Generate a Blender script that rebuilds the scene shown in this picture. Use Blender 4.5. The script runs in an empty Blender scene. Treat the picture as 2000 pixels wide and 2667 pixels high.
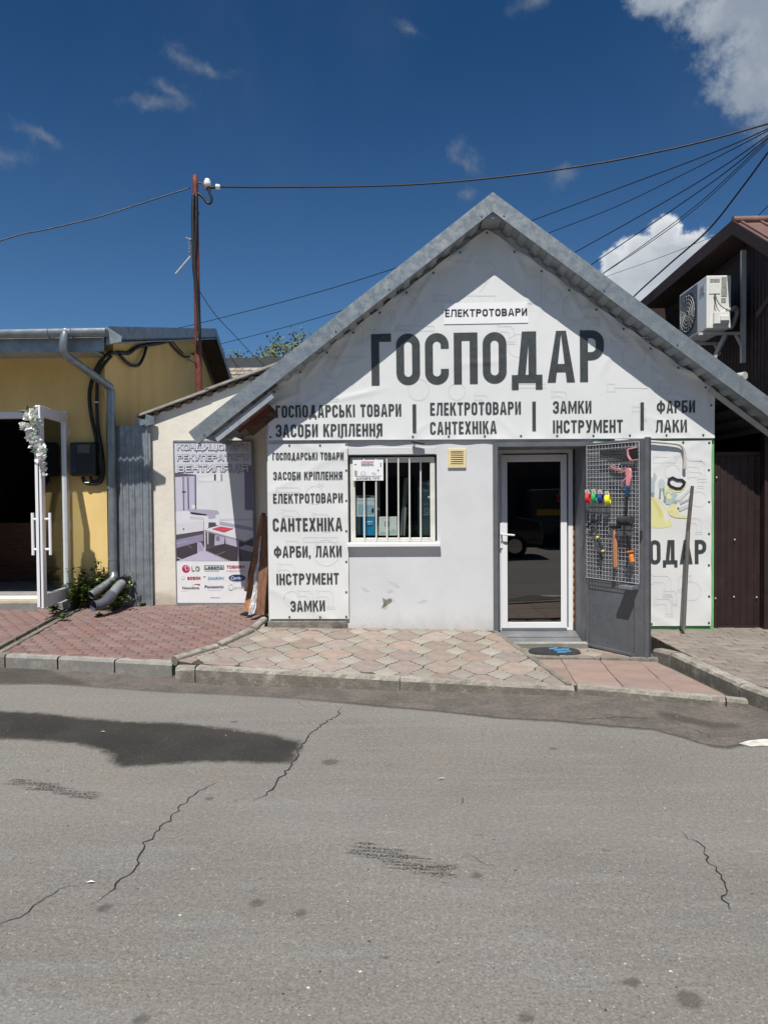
import bpy, bmesh, math, random
from mathutils import Vector, Matrix
random.seed(7)
SC = bpy.context.scene
COL = SC.collection
R = math.radians
# ------------------------------------------------------------------ camera
CAMZ = 1.72
F = 1850.0                                   # focal length in pixels of the 2000 x 2667 picture
cam = bpy.data.cameras.new('camera')
cam.sensor_fit = 'VERTICAL'; cam.sensor_height = 36.0; cam.lens = F / 2667 * 36
cam.clip_start = 0.05; cam.clip_end = 3000
cam_o = bpy.data.objects.new('camera', cam); COL.objects.link(cam_o); SC.camera = cam_o
yaw, tilt, roll = math.atan(56.5 / F), math.atan(41.5 / F), 0.008
FW = Vector((-math.sin(yaw) * math.cos(tilt), math.cos(yaw) * math.cos(tilt), -math.sin(tilt)))
R0 = Vector((math.cos(yaw), math.sin(yaw), 0)); U0 = R0.cross(FW)
RT = R0 * math.cos(roll) - U0 * math.sin(roll); UP = U0 * math.cos(roll) + R0 * math.sin(roll)
CO = Vector((0, 0, CAMZ))
mw = Matrix((RT, UP, -FW)).transposed().to_4x4(); mw.translation = CO
cam_o.matrix_world = mw
# ------------------------------------------------------------------ sky, sun, exposure
SUN_EL, SUN_AZ = R(59), R(9.5)               # sun behind the camera, a little to the left
SD = Vector((-math.sin(SUN_AZ) * math.cos(SUN_EL), -math.cos(SUN_AZ) * math.cos(SUN_EL), math.sin(SUN_EL)))
sun = bpy.data.lights.new('sun', 'SUN'); sun.energy = 5.0; sun.angle = R(0.5); sun.color = (1.0, 0.955, 0.89)
sun_o = bpy.data.objects.new('sun', sun); COL.objects.link(sun_o)
sun_o.rotation_euler = (-SD).to_track_quat('-Z', 'Y').to_euler(); sun_o.location = (-3, -6, 12)
world = bpy.data.worlds.new('World'); SC.world = world; world.use_nodes = True
vs = SC.view_settings
vs.view_transform = 'Standard'; vs.look = 'None'; vs.gamma = 1.0; vs.exposure = 0.10; vs.use_curve_mapping = False
SKY_STRENGTH = 0.064

def ray(u, v):
    return (RT * ((u - 1000) / F) + UP * ((1333.5 - v) / F) + FW)
def P(u, v, y):                              # point on the vertical plane y
    d = ray(u, v); return CO + d * (y / d.y)
def PX(u, v, x):                             # point on the vertical plane x
    d = ray(u, v); return CO + d * (x / d.x)
def G(u, v, z=0.0):                          # point on a level plane
    d = ray(u, v); return CO + d * ((z - CAMZ) / d.z)
def PP(u, v, o, n):                          # point on any plane
    d = ray(u, v); return CO + d * ((o - CO).dot(n) / d.dot(n))

# world shader -------------------------------------------------------
class NT:
    def __init__(s, nt): s.nt = nt; s.n = nt.nodes; s.l = nt.links
    def node(s, t, **k):
        n = s.n.new(t)
        for a, b in k.items(): setattr(n, a, b)
        return n
    def put(s, sock, val):
        if isinstance(val, bpy.types.NodeSocket): s.l.new(val, sock)
        elif val is not None: sock.default_value = val
    def math(s, op, a, b=None, c=None, clamp=False):
        n = s.node('ShaderNodeMath', operation=op, use_clamp=clamp)
        s.put(n.inputs[0], a)
        if b is not None: s.put(n.inputs[1], b)
        if c is not None: s.put(n.inputs[2], c)
        return n.outputs[0]
    def vmath(s, op, a, b=None, out=0, scale=None):
        n = s.node('ShaderNodeVectorMath', operation=op)
        s.put(n.inputs[0], a)
        if b is not None: s.put(n.inputs[1], b)
        if scale is not None: s.put(n.inputs['Scale'], scale)
        return n.outputs[out]
    def noise(s, vec, scale, detail=4, rough=0.5, dist=0.0, out=0):
        n = s.node('ShaderNodeTexNoise'); s.put(n.inputs['Vector'], vec)
        s.put(n.inputs['Scale'], scale); s.put(n.inputs['Detail'], detail); s.put(n.inputs['Roughness'], rough)
        s.put(n.inputs['Distortion'], dist)
        return n.outputs[out]
    def ramp(s, x, a, b, lo=0.0, hi=1.0, smooth=True):
        n = s.node('ShaderNodeMapRange'); n.interpolation_type = 'SMOOTHSTEP' if smooth else 'LINEAR'
        for i, v_ in enumerate((x, a, b, lo, hi)): s.put(n.inputs[i], v_)
        return n.outputs[0]
    def mix(s, f, a, b):
        n = s.node('ShaderNodeMix', data_type='RGBA'); s.put(n.inputs[0], f)
        s.put(n.inputs[6], c4(a)); s.put(n.inputs[7], c4(b)); return n.outputs[2]
    def attr(s, name): return s.node('ShaderNodeAttribute', attribute_name=name).outputs['Fac']
def c4(c):
    if isinstance(c, (tuple, list)) and len(c) == 3: return (*c, 1.0)
    return c
def hexc(r, g, b):                            # 0-255 display colour -> linear
    f = lambda c: c / 3294.6 if c <= 10.31 else ((c / 255 + 0.055) / 1.055) ** 2.4
    return (f(r), f(g), f(b))

def build_world():
    t = NT(world.node_tree); bg = t.n['Background']
    sky = t.node('ShaderNodeTexSky', sky_type='NISHITA', sun_disc=False)
    sky.sun_elevation = SUN_EL; sky.sun_rotation = math.pi + SUN_AZ
    sky.altitude = 900; sky.air_density = 1.0; sky.dust_density = 0.35; sky.ozone_density = 4.0
    d = t.node('ShaderNodeTexCoord').outputs['Generated']
    # the deep, strongly saturated blue of the picture
    col = t.vmath('MULTIPLY', sky.outputs[0], SKY_TINT)
    dz = t.vmath('DOT_PRODUCT', d, (0, 0, 1), out=1)
    col = t.vmath('MULTIPLY', col, t.mix(t.ramp(dz, 0.20, 0.62), (1.55, 1.22, 1.12), (0.62, 0.84, 0.90)))
    warp = t.vmath('SUBTRACT', t.noise(d, 5.0, 6, 0.62, out=1), (0.5, 0.5, 0.5))
    warp2 = t.vmath('SUBTRACT', t.noise(d, 22.0, 5, 0.6, out=1), (0.5, 0.5, 0.5))
    dw = t.vmath('ADD', d, t.vmath('SCALE', warp, scale=0.075))
    dw = t.vmath('ADD', dw, t.vmath('SCALE', warp2, scale=0.028))
    def blob(u, v, ru, rv, tilt_=0.0):
        c = ray(u, v).normalized(); a = RT * math.cos(tilt_) + UP * math.sin(tilt_); b = c.cross(a).normalized(); a = b.cross(c).normalized()
        k = math.cos(math.atan(math.hypot(u - 1000, v - 1333) / F))
        x = t.math('MULTIPLY', t.vmath('DOT_PRODUCT', dw, tuple(a), out=1), F / ru / k)
        y = t.math('MULTIPLY', t.vmath('DOT_PRODUCT', dw, tuple(b), out=1), F / rv / k)
        r2 = t.math('ADD', t.math('MULTIPLY', x, x), t.math('MULTIPLY', y, y))
        front = t.math('GREATER_THAN', t.vmath('DOT_PRODUCT', d, tuple(c), out=1), 0.3)
        return t.math('MULTIPLY', t.math('SUBTRACT', 1.0, t.math('SQRT', r2)), 1.0), front
    def field(lst):
        cur = None
        for bdef in lst:
            v_, fr = blob(*bdef); v_ = t.math('SUBTRACT', v_, t.math('MULTIPLY', t.math('SUBTRACT', 1.0, fr), 50.0))
            cur = v_ if cur is None else t.math('SMOOTH_MAX', cur, v_, 0.15)
        return cur
    fine = t.noise(d, 34.0, 9, 0.68)
    # dense cumulus
    cum = field([(1700, 712, 128, 100), (1640, 800, 120, 125), (1785, 712, 112, 105), (1722, 628, 50, 46), (1810, 646, 52, 40), (1590, 712, 36, 44), (1655, 662, 44, 36)])
    big = field([(2010, 180, 175, 160), (1960, 15, 235, 100), (2080, 40, 270, 280), (1720, -40, 140, 80), (2100, 260, 140, 110)])
    bigd = t.ramp(t.math('ADD', big, t.math('MULTIPLY', t.math('SUBTRACT', fine, 0.5), 1.1)), 0.0, 0.62, 0.0, 0.93)
    cumd = t.ramp(t.math('ADD', cum, t.math('MULTIPLY', t.math('SUBTRACT', fine, 0.5), 0.9)), 0.0, 0.30)
    # thin wisps
    wis = field([(15, 418, 110, 42), (130, 385, 95, 28, -0.5), (400, 300, 90, 28), (440, 265, 90, 26, -0.4), (470, 160, 70, 32, -0.5), (540, 195, 70, 26, -0.3),
                 (1240, 410, 34, 60, 0.7), (1480, 480, 70, 34), (1390, 8, 80, 34), (1080, 68, 50, 25), (1230, 510, 30, 26)])
    wisd = t.ramp(t.math('ADD', wis, t.math('MULTIPLY', t.math('SUBTRACT', fine, 0.5), 2.6)), 0.0, 1.8, 0.0, 0.58)
    veil = t.ramp(t.noise(t.vmath('MULTIPLY', d, (1.0, 1.0, 0.45)), 2.2, 5, 0.6), 0.48, 0.80, 0.0, 0.16)
    # scattered clouds added outside the view as neutral fill light
    away = t.ramp(t.vmath('DOT_PRODUCT', d, tuple(ray(900, 500).normalized()), out=1), 0.72, 0.55)
    sc = t.noise(t.vmath('MULTIPLY', dw, (1.0, 1.0, 1.5)), 2.6, 9, 0.56)
    scd = t.math('MULTIPLY', t.math('MULTIPLY', t.ramp(sc, 0.56, 0.64), away), t.ramp(dz, -0.02, 0.12))
    shade = t.noise(dw, 9.0, 5, 0.55)
    lit = t.math('ADD', t.math('MULTIPLY', t.math('SUBTRACT', shade, 0.5), 1.5), t.math('ADD', t.ramp(dz, 0.26, 0.37, 0.15, 0.95), t.ramp(dz, 0.40, 0.50, 0.0, -0.75)))
    base_up = t.vmath('DOT_PRODUCT', d, tuple(UP), out=1)
    lit1 = t.math('ADD', lit, t.ramp(cum, 0.6, 0.1, 0.0, 0.25), clamp=True)
    ccol = t.mix(lit1, CLOUD_LO, CLOUD_HI)
    out = t.mix(veil, col, (0.40 * CW, 0.47 * CW, 0.62 * CW))
    out = t.mix(wisd, out, (0.62 * CW, 0.70 * CW, 0.80 * CW))
    out = t.mix(scd, out, ccol)
    out = t.mix(cumd, out, ccol)
    bcol = t.mix(t.ramp(t.noise(dw, 7.0, 6, 0.55), 0.36, 0.66), (4.2, 5.0, 6.0), (9.6, 10.2, 10.8))
    out = t.mix(bigd, out, bcol)
    t.put(bg.inputs[0], out); bg.inputs[1].default_value = SKY_STRENGTH
CW = 6.0
SKY_TINT = (0.40, 0.76, 1.00)
CLOUD_LO = (4.6, 5.3, 6.2); CLOUD_HI = (13.0, 13.4, 13.8)
build_world()

# ------------------------------------------------------------------ mesh helpers
LOC = {}
def tag(o, label=None, cat=None, group=None, kind=None):
    if label: o['label'] = label
    if cat: o['category'] = cat
    if group: o['group'] = group
    if kind: o['kind'] = kind
    return o
def thing(name, loc, label, cat, group=None):
    o = bpy.data.objects.new(name, None); COL.objects.link(o); o.location = loc; o.empty_display_size = 0.1
    LOC[o] = Vector(loc); return tag(o, label, cat, group)
class MB:
    def __init__(s): s.v = []; s.f = []; s.m = []; s.cur = 0
    def add(s, vs_, fs, m=None):
        b = len(s.v); s.v += [Vector(x) for x in vs_]; s.f += [tuple(i + b for i in f) for f in fs]; s.m += [s.cur if m is None else m] * len(fs); return s
    def box(s, x0, x1, y0, y1, z0, z1, m=None):
        return s.add([(x0, y0, z0), (x1, y0, z0), (x1, y1, z0), (x0, y1, z0), (x0, y0, z1), (x1, y0, z1), (x1, y1, z1), (x0, y1, z1)],
                     [(0, 3, 2, 1), (4, 5, 6, 7), (0, 1, 5, 4), (1, 2, 6, 5), (2, 3, 7, 6), (3, 0, 4, 7)], m)
    def hexa(s, a, b, m=None):                # two quads a (front) and b (back), same order
        return s.add(list(a) + list(b), [(0, 1, 2, 3), (7, 6, 5, 4), (0, 4, 5, 1), (1, 5, 6, 2), (2, 6, 7, 3), (3, 7, 4, 0)], m)
    def bar(s, p, q, w, h, up=(0, 0, 1), m=None):
        p = Vector(p); q = Vector(q); d = (q - p).normalized(); up = Vector(up)
        if abs(d.dot(up)) > 0.99: up = Vector((0, 1, 0))
        a = d.cross(up).normalized() * (w / 2); b = a.cross(d).normalized() * (h / 2)
        return s.hexa([p - a - b, p + a - b, p + a + b, p - a + b], [q - a - b, q + a - b, q + a + b, q - a + b], m)
    def quad(s, a, b, c, d, m=None): return s.add([a, b, c, d], [(0, 1, 2, 3)], m)
    def prism(s, poly, dvec, m=None):         # planar polygon extruded by dvec
        n = len(poly); dvec = Vector(dvec); poly = [Vector(p) for p in poly]
        return s.add(poly + [p + dvec for p in poly], [tuple(range(n))[::-1], tuple(range(n, 2 * n))] + [(i, (i + 1) % n, n + (i + 1) % n, n + i) for i in range(n)], m)
    def tube(s, pts, r, n=8, cap=True, m=None):
        pts = [Vector(p) for p in pts]; k = len(pts); rs = r if isinstance(r, (list, tuple)) else [r] * k
        vs_ = []; fs = []; up = None
        for i, p in enumerate(pts):
            d = (pts[min(i + 1, k - 1)] - pts[max(i - 1, 0)]).normalized()
            if up is None: up = Vector((0, 0, 1)) if abs(d.z) < 0.9 else Vector((0, 1, 0))
            a = d.cross(up).normalized(); b = a.cross(d).normalized(); up = b
            vs_ += [p + (a * math.cos(2 * math.pi * j / n) + b * math.sin(2 * math.pi * j / n)) * rs[i] for j in range(n)]
        for i in range(k - 1):
            for j in range(n): fs.append((i * n + j, i * n + (j + 1) % n, (i + 1) * n + (j + 1) % n, (i + 1) * n + j))
        if cap: fs += [tuple(range(n))[::-1], tuple((k - 1) * n + j for j in range(n))]
        return s.add(vs_, fs, m)
    def disc(s, c, r, nrm, n=16, thick=0.0, m=None, ry=None):
        nrm = Vector(nrm).normalized(); a = nrm.orthogonal().normalized() if abs(nrm.z) > 0.99 else Vector((0, 0, 1)).cross(nrm).normalized(); b = nrm.cross(a)
        poly = [Vector(c) + a * r * math.cos(2 * math.pi * i / n) + b * (ry or r) * math.sin(2 * math.pi * i / n) for i in range(n)]
        if thick: return s.prism(poly, nrm * thick, m)
        return s.add(poly, [tuple(range(n))], m)
    def build(s, name, mats, parent=None, smooth=False, bevel=0.0, seg=1, kind=None, label=None, fix=True):
        me = bpy.data.meshes.new(name); o = bpy.data.objects.new(name, me); COL.objects.link(o)
        off = Vector((0, 0, 0))
        if parent is not None: o.parent = parent; off = LOC.get(parent, Vector((0, 0, 0))); LOC[o] = off
        me.from_pydata([p - off for p in s.v], [], s.f)
        for mt in (mats if isinstance(mats, (list, tuple)) else [mats]): me.materials.append(mt)
        if any(s.m): me.polygons.foreach_set('material_index', s.m)
        if fix:
            bm = bmesh.new(); bm.from_mesh(me); bmesh.ops.recalc_face_normals(bm, faces=bm.faces); bm.to_mesh(me); bm.free()
        if smooth is True: me.polygons.foreach_set('use_smooth', [True] * len(me.polygons))
        elif smooth: me.shade_smooth() if False else me.polygons.foreach_set('use_smooth', [True] * len(me.polygons)); me.set_sharp_from_angle(angle=R(smooth))
        me.update()
        if bevel:
            b = o.modifiers.new('bevel', 'BEVEL'); b.width = bevel; b.segments = seg; b.limit_method = 'ANGLE'; b.angle_limit = R(35)
        tag(o, label=label, kind=kind)
        return o
def smooth_path(pts, n=8):
    pts = [Vector(p) for p in pts]; out = []; k = len(pts)
    for i in range(k - 1):
        p0, p1, p2, p3 = pts[max(i - 1, 0)], pts[i], pts[i + 1], pts[min(i + 2, k - 1)]
        for j in range(n):
            t = j / n
            out.append(0.5 * ((2 * p1) + (p2 - p0) * t + (2 * p0 - 5 * p1 + 4 * p2 - p3) * t * t + (3 * p1 - p0 - 3 * p2 + p3) * t ** 3))
    out.append(pts[-1]); return out
def wall_mesh(xs, zs, solid, y0, y1):         # grid wall with openings, one connected mesh
    mb = MB(); idx = {}
    def vid(i, j, k):
        if (i, j, k) not in idx: idx[(i, j, k)] = len(mb.v); mb.v.append(Vector((xs[i], (y0, y1)[k], zs[j])))
        return idx[(i, j, k)]
    nx, nz = len(xs) - 1, len(zs) - 1
    S = lambda i, j: 0 <= i < nx and 0 <= j < nz and solid(i, j)
    for i in range(nx):
        for j in range(nz):
            if not S(i, j): continue
            q = [(vid(i, j, 0), vid(i + 1, j, 0), vid(i + 1, j + 1, 0), vid(i, j + 1, 0)), (vid(i, j, 1), vid(i, j + 1, 1), vid(i + 1, j + 1, 1), vid(i + 1, j, 1))]
            if not S(i - 1, j): q.append((vid(i, j, 0), vid(i, j + 1, 0), vid(i, j + 1, 1), vid(i, j, 1)))
            if not S(i + 1, j): q.append((vid(i + 1, j, 0), vid(i + 1, j, 1), vid(i + 1, j + 1, 1), vid(i + 1, j + 1, 0)))
            if not S(i, j - 1): q.append((vid(i, j, 0), vid(i, j, 1), vid(i + 1, j, 1), vid(i + 1, j, 0)))
            if not S(i, j + 1): q.append((vid(i, j + 1, 0), vid(i + 1, j + 1, 0), vid(i + 1, j + 1, 1), vid(i, j + 1, 1)))
            mb.f += q; mb.m += [0] * len(q)
    return mb
def sheet(o, a, b, n, width, length, pitch, depth, flat=0.35, thick=0.0012, duty=0.5):
    """profiled sheet: profile runs along unit a, ribs run along unit b, ribs stand out along n"""
    o, a, b, n = Vector(o), Vector(a), Vector(b), Vector(n); mb = MB(); pts = []
    k = int(width / pitch) + 1; s_ = pitch * (1 - duty) * 0.25
    for i in range(k):
        x = i * pitch; w = pitch * duty
        for dx, h in ((0, 0), (pitch * (1 - duty) - s_ * 2, 0), (pitch * (1 - duty), depth), (pitch - s_ * 0.01, depth), ):
            pass
        fl = pitch * (1 - duty)
        prof = [(0, 0), (fl - s_, 0), (fl, depth), (pitch - s_, depth), (pitch, 0)]
        for dx, h in (prof if i == 0 else prof[1:]):
            if x + dx > width + 1e-6: break
            pts.append((x + dx, h))
    if pts[-1][0] < width: pts.append((width, pts[-1][1]))
    vs_ = [o + a * x + n * h + b * l for l in (0, length) for x, h in pts]; m_ = len(pts)
    mb.add(vs_, [(i, i + 1, m_ + i + 1, m_ + i) for i in range(m_ - 1)])
    return mb

# ------------------------------------------------------------------ materials
def mat(name, col, rough=0.6, var=0.12, scale=6.0, bump=0.0, bscale=80.0, metal=0.0, spec=0.5, dirt=None, dirt_amt=0.0, dscale=3.0, rand=0.0, fine=0.0, stretch=(1, 1, 1), coat=0.0, bdist=0.004, rvar=0.08, base_dirt=None, face_dirt=None):
    m = bpy.data.materials.new(name); m.use_nodes = True; t = NT(m.node_tree); b = t.n['Principled BSDF']
    v_ = t.node('ShaderNodeTexCoord').outputs['Object']
    v_ = t.vmath('MULTIPLY', v_, stretch)
    if rand:
        oi = t.node('ShaderNodeObjectInfo').outputs['Random']
        v_ = t.vmath('ADD', v_, t.node('ShaderNodeCombineXYZ').outputs[0]) if False else v_
    n1 = t.noise(v_, scale, 6, 0.6)
    c = t.mix(t.ramp(n1, 0.3, 0.7), tuple(x * (1 - var) for x in col), tuple(min(1, x * (1 + var)) for x in col))
    if fine:
        nf = t.noise(v_, bscale * 1.5, 3, 0.6)
        c = t.mix(t.ramp(nf, 0.25, 0.75), t.vmath('SCALE', c, scale=1 - fine), t.vmath('SCALE', c, scale=1 + fine))
    if rand:
        h = t.node('ShaderNodeHueSaturation'); t.put(h.inputs['Color'], c); t.put(h.inputs['Value'], t.ramp(oi, 0, 1, 1 - rand, 1 + rand, False))
        o2 = t.math('FRACT', t.math('MULTIPLY', oi, 7.31)); t.put(h.inputs['Saturation'], t.ramp(o2, 0, 1, 1 - rand * 1.2, 1 + rand * 1.2, False)); c = h.outputs[0]
    if dirt:
        n2 = t.noise(v_, dscale, 8, 0.68, 0.3)
        c = t.mix(t.ramp(n2, 0.62 - dirt_amt * 0.25, 0.74, 0, min(1, dirt_amt * 1.6)), c, dirt)
    if base_dirt:                              # splash dirt near the foot of a wall: (z0, z1, colour)
        z = t.node('ShaderNodeSeparateXYZ'); t.put(z.inputs[0], t.node('ShaderNodeNewGeometry').outputs['Position'])
        nn = t.noise(v_, 9.0, 7, 0.7)
        zz = t.math('ADD', z.outputs[2], t.math('MULTIPLY', t.math('SUBTRACT', nn, 0.5), 0.35))
        c = t.mix(t.ramp(zz, base_dirt[1], base_dirt[0], 0, 0.75), c, base_dirt[2])
    if face_dirt:                              # splashed dirt that clings to the upright faces
        z = t.node('ShaderNodeSeparateXYZ'); t.put(z.inputs[0], t.node('ShaderNodeNewGeometry').outputs['True Normal'])
        fd = t.math('MULTIPLY', t.ramp(z.outputs[2], 0.8, 0.3), t.ramp(t.noise(v_, 7.0, 7, 0.7), 0.25, 0.55)); c = t.mix(t.math('MULTIPLY', fd, 0.8), c, face_dirt)
    t.put(b.inputs['Base Color'], c); b.inputs['Metallic'].default_value = metal
    b.inputs['Specular IOR Level'].default_value = spec
    if rvar: t.put(b.inputs['Roughness'], t.ramp(t.noise(v_, scale * 2.3, 4, 0.6), 0.3, 0.7, max(0.03, rough - rvar), min(1, rough + rvar)))
    else: b.inputs['Roughness'].default_value = rough
    if coat: b.inputs['Coat Weight'].default_value = coat
    if bump:
        bn = t.node('ShaderNodeBump'); bn.inputs['Strength'].default_value = bump; bn.inputs['Distance'].default_value = bdist
        t.put(bn.inputs['Height'], t.noise(v_, bscale, 6, 0.6)); t.l.new(bn.outputs[0], b.inputs['Normal'])
    return m
def glass_mat(name, tint=(0.9, 0.93, 0.92), k=1.0, rough=0.0):
    m = bpy.data.materials.new(name); m.use_nodes = True; t = NT(m.node_tree); out = t.n['Material Output']; t.n.remove(t.n['Principled BSDF'])
    tr = t.node('ShaderNodeBsdfTransparent'); tr.inputs[0].default_value = (*tint, 1)
    gl = t.node('ShaderNodeBsdfGlossy'); gl.inputs['Roughness'].default_value = rough; gl.inputs['Color'].default_value = (1, 1, 1, 1)
    fr = t.node('ShaderNodeFresnel'); t.put(fr.inputs[0], t.ramp(t.node('ShaderNodeNewGeometry').outputs['Backfacing'], 0, 1, 1.5, 1 / 1.5, False))
    mx = t.node('ShaderNodeMixShader'); t.put(mx.inputs[0], t.math('MINIMUM', t.math('MULTIPLY', fr.outputs[0], 3.0 * k), 0.85))
    t.l.new(tr.outputs[0], mx.inputs[1]); t.l.new(gl.outputs[0], mx.inputs[2]); t.l.new(mx.outputs[0], out.inputs[0]); return m

M = {}
M['plaster'] = mat('white_plaster', (0.60, 0.608, 0.616), 0.75, 0.04, 2.0, 0.25, 30, dirt=(0.45, 0.42, 0.36), dirt_amt=0.10, dscale=2.2, base_dirt=(0.10, 0.42, (0.42, 0.40, 0.36)), bdist=0.006)
M['banner'] = mat('banner_vinyl', (0.70, 0.71, 0.70), 0.42, 0.02, 3.0, 0.10, 3.0, dirt=(0.66, 0.65, 0.58), dirt_amt=0.22, dscale=1.6, bdist=0.03)
M['ink'] = mat('dark_print_ink', (0.048, 0.056, 0.057), 0.45, 0.18, 14.0, fine=0.06)
M['ink_black'] = mat('black_print_ink', (0.018, 0.018, 0.02), 0.5, 0.1)
M['faint'] = mat('faint_print_line', (0.62, 0.635, 0.635), 0.5, 0.03)
M['green_paint'] = mat('green_paint', (0.16, 0.42, 0.16), 0.6, 0.15, 4, dirt=(0.3, 0.32, 0.25), dirt_amt=0.3)
M['galv'] = mat('galvanised_steel', (0.30, 0.325, 0.33), 0.38, 0.07, 5, 0.03, 30, metal=0.62, dirt=(0.37, 0.40, 0.41), dirt_amt=0.16, dscale=14, fine=0.12, rvar=0.12)
M['galv_dull'] = mat('dull_zinc_sheet', (0.27, 0.30, 0.325), 0.5, 0.18, 7, 0.05, 40, metal=0.55, dirt=(0.42, 0.44, 0.45), dirt_amt=0.4, dscale=5, fine=0.08)
M['zinc_pipe'] = mat('zinc_downpipe', (0.25, 0.285, 0.31), 0.42, 0.15, 9, 0.06, 40, metal=0.6, dirt=(0.5, 0.52, 0.5), dirt_amt=0.25, dscale=14, fine=0.06)
M['soffit'] = mat('soffit_sheet', (0.36, 0.39, 0.41), 0.5, 0.12, 7, metal=0.35, dirt=(0.2, 0.2, 0.2), dirt_amt=0.2)
M['screw'] = mat('screw_head', (0.15, 0.16, 0.17), 0.5, 0.1, metal=0.5)
M['rust'] = mat('rust_red_paint', (0.15, 0.036, 0.024), 0.65, 0.3, 9, 0.2, 60, dirt=(0.05, 0.02, 0.015), dirt_amt=0.4, dscale=5)
M['cable'] = mat('black_cable', (0.012, 0.012, 0.014), 0.5, 0.1)
M['porcelain'] = mat('white_porcelain', (0.85, 0.85, 0.83), 0.2, 0.03)
M['grey_paint'] = mat('grey_gloss_paint', (0.122, 0.128, 0.138), 0.38, 0.10, 7, 0.22, 16, dirt=(0.30, 0.31, 0.32), dirt_amt=0.12, dscale=7, bdist=0.006)
M['grey_jamb'] = mat('grey_jamb_paint', (0.20, 0.205, 0.22), 0.55, 0.15, 6, 0.3, 25, dirt=(0.05, 0.045, 0.04), dirt_amt=0.25, dscale=7)
M['wire'] = mat('white_wire', (0.62, 0.62, 0.64), 0.4, 0.05)
M['upvc'] = mat('white_upvc', (0.80, 0.81, 0.83), 0.3, 0.015, 2, rvar=0.03)
M['cream_pvc'] = mat('aged_cream_paint', (0.66, 0.65, 0.60), 0.5, 0.08, 6, 0.1, 40, dirt=(0.42, 0.34, 0.24), dirt_amt=0.28, dscale=7)
M['vent'] = mat('yellowed_plastic', (0.72, 0.60, 0.34), 0.45, 0.06, 10)
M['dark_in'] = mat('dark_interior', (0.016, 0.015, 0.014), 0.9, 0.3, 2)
M['dark_wood'] = mat('old_dark_wood', (0.11, 0.055, 0.032), 0.75, 0.4, 5, 0.3, 40, stretch=(1, 1, 6), dirt=(0.04, 0.025, 0.02), dirt_amt=0.5)
M['orange_wood'] = mat('varnished_board', (0.34, 0.14, 0.045), 0.55, 0.3, 6, 0.2, 50, stretch=(6, 6, 1), dirt=(0.10, 0.05, 0.03), dirt_amt=0.5)
M['brown_wood'] = mat('brown_weathered_board', (0.17, 0.075, 0.04), 0.7, 0.35, 7, 0.25, 50, stretch=(6, 6, 1), dirt=(0.28, 0.17, 0.11), dirt_amt=0.4)
M['foil'] = mat('foil_wrap', (0.62, 0.62, 0.62), 0.35, 0.3, 12, 0.9, 18, metal=0.3, bdist=0.02)
M['foam'] = mat('orange_foam', (0.42, 0.17, 0.03), 0.95, 0.4, 30, 0.8, 60)
M['threshold'] = mat('grey_floor_tile', (0.15, 0.16, 0.17), 0.45, 0.12, 5, dirt=(0.26, 0.25, 0.23), dirt_amt=0.4, dscale=5)
M['concrete'] = mat('weathered_concrete', (0.335, 0.31, 0.268), 0.9, 0.22, 5, 0.8, 45, dirt=(0.13, 0.12, 0.095), dirt_amt=0.55, dscale=6, fine=0.28, bdist=0.008, face_dirt=(0.125, 0.115, 0.09))
M['kerb_grey'] = mat('kerb_concrete', (0.325, 0.315, 0.285), 0.9, 0.15, 6, 0.6, 60, dirt=(0.16, 0.15, 0.13), dirt_amt=0.45, dscale=4, fine=0.22, bdist=0.005, face_dirt=(0.17, 0.165, 0.15))
M['concrete_dark'] = mat('dirty_concrete', (0.20, 0.185, 0.155), 0.95, 0.25, 5, 0.8, 40, dirt=(0.07, 0.065, 0.05), dirt_amt=0.6, dscale=4, fine=0.25, bdist=0.008)
M['joint'] = mat('joint_sand', (0.060, 0.053, 0.044), 0.95, 0.3, 20, 0.5, 60)
M['paver_red'] = mat('red_paver', (0.212, 0.137, 0.122), 0.85, 0.2, 5, 0.5, 90, rand=0.14, fine=0.16, dirt=(0.20, 0.16, 0.145), dirt_amt=0.45, dscale=3)
M['tile_pink'] = mat('pink_paver', (0.300, 0.240, 0.204), 0.85, 0.16, 6, 0.4, 90, rand=0.16, fine=0.12, dirt=(0.22, 0.20, 0.17), dirt_amt=0.5, dscale=4)
M['tile_cream'] = mat('cream_paver', (0.305, 0.282, 0.236), 0.85, 0.12, 6, 0.4, 90, rand=0.14, fine=0.14, dirt=(0.26, 0.25, 0.2), dirt_amt=0.35, dscale=4)
M['slab_pink'] = mat('square_pink_slab', (0.30, 0.215, 0.182), 0.85, 0.10, 4, 0.4, 90, rand=0.07, fine=0.10, dirt=(0.26, 0.22, 0.18), dirt_amt=0.4)
M['paver_grey'] = mat('brown_grey_paver', (0.235, 0.20, 0.17), 0.88, 0.12, 6, 0.4, 90, rand=0.16, fine=0.14, dirt=(0.33, 0.30, 0.26), dirt_amt=0.3)
M['yellow_wall'] = mat('yellow_render', (0.76, 0.55, 0.22), 0.85, 0.06, 3, 0.45, 130, fine=0.10, dirt=(0.5, 0.36, 0.16), dirt_amt=0.15, stretch=(1, 1, 0.35))
M['cream_wall'] = mat('cream_plaster', (0.70, 0.662, 0.575), 0.85, 0.06, 2.5, 0.5, 12, dirt=(0.48, 0.41, 0.32), dirt_amt=0.3, base_dirt=(0.26, 0.5, (0.36, 0.31, 0.25)), bdist=0.01)
M['slate'] = mat('asbestos_sheet', (0.33, 0.31, 0.28), 0.85, 0.2, 7, 0.3, 40, dirt=(0.14, 0.13, 0.11), dirt_amt=0.5)
M['meter'] = mat('dark_meter_plastic', (0.010, 0.012, 0.015), 0.4, 0.1)
M['meter_glass'] = mat('meter_window', (0.10, 0.10, 0.09), 0.15, 0.2, 30)
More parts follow.
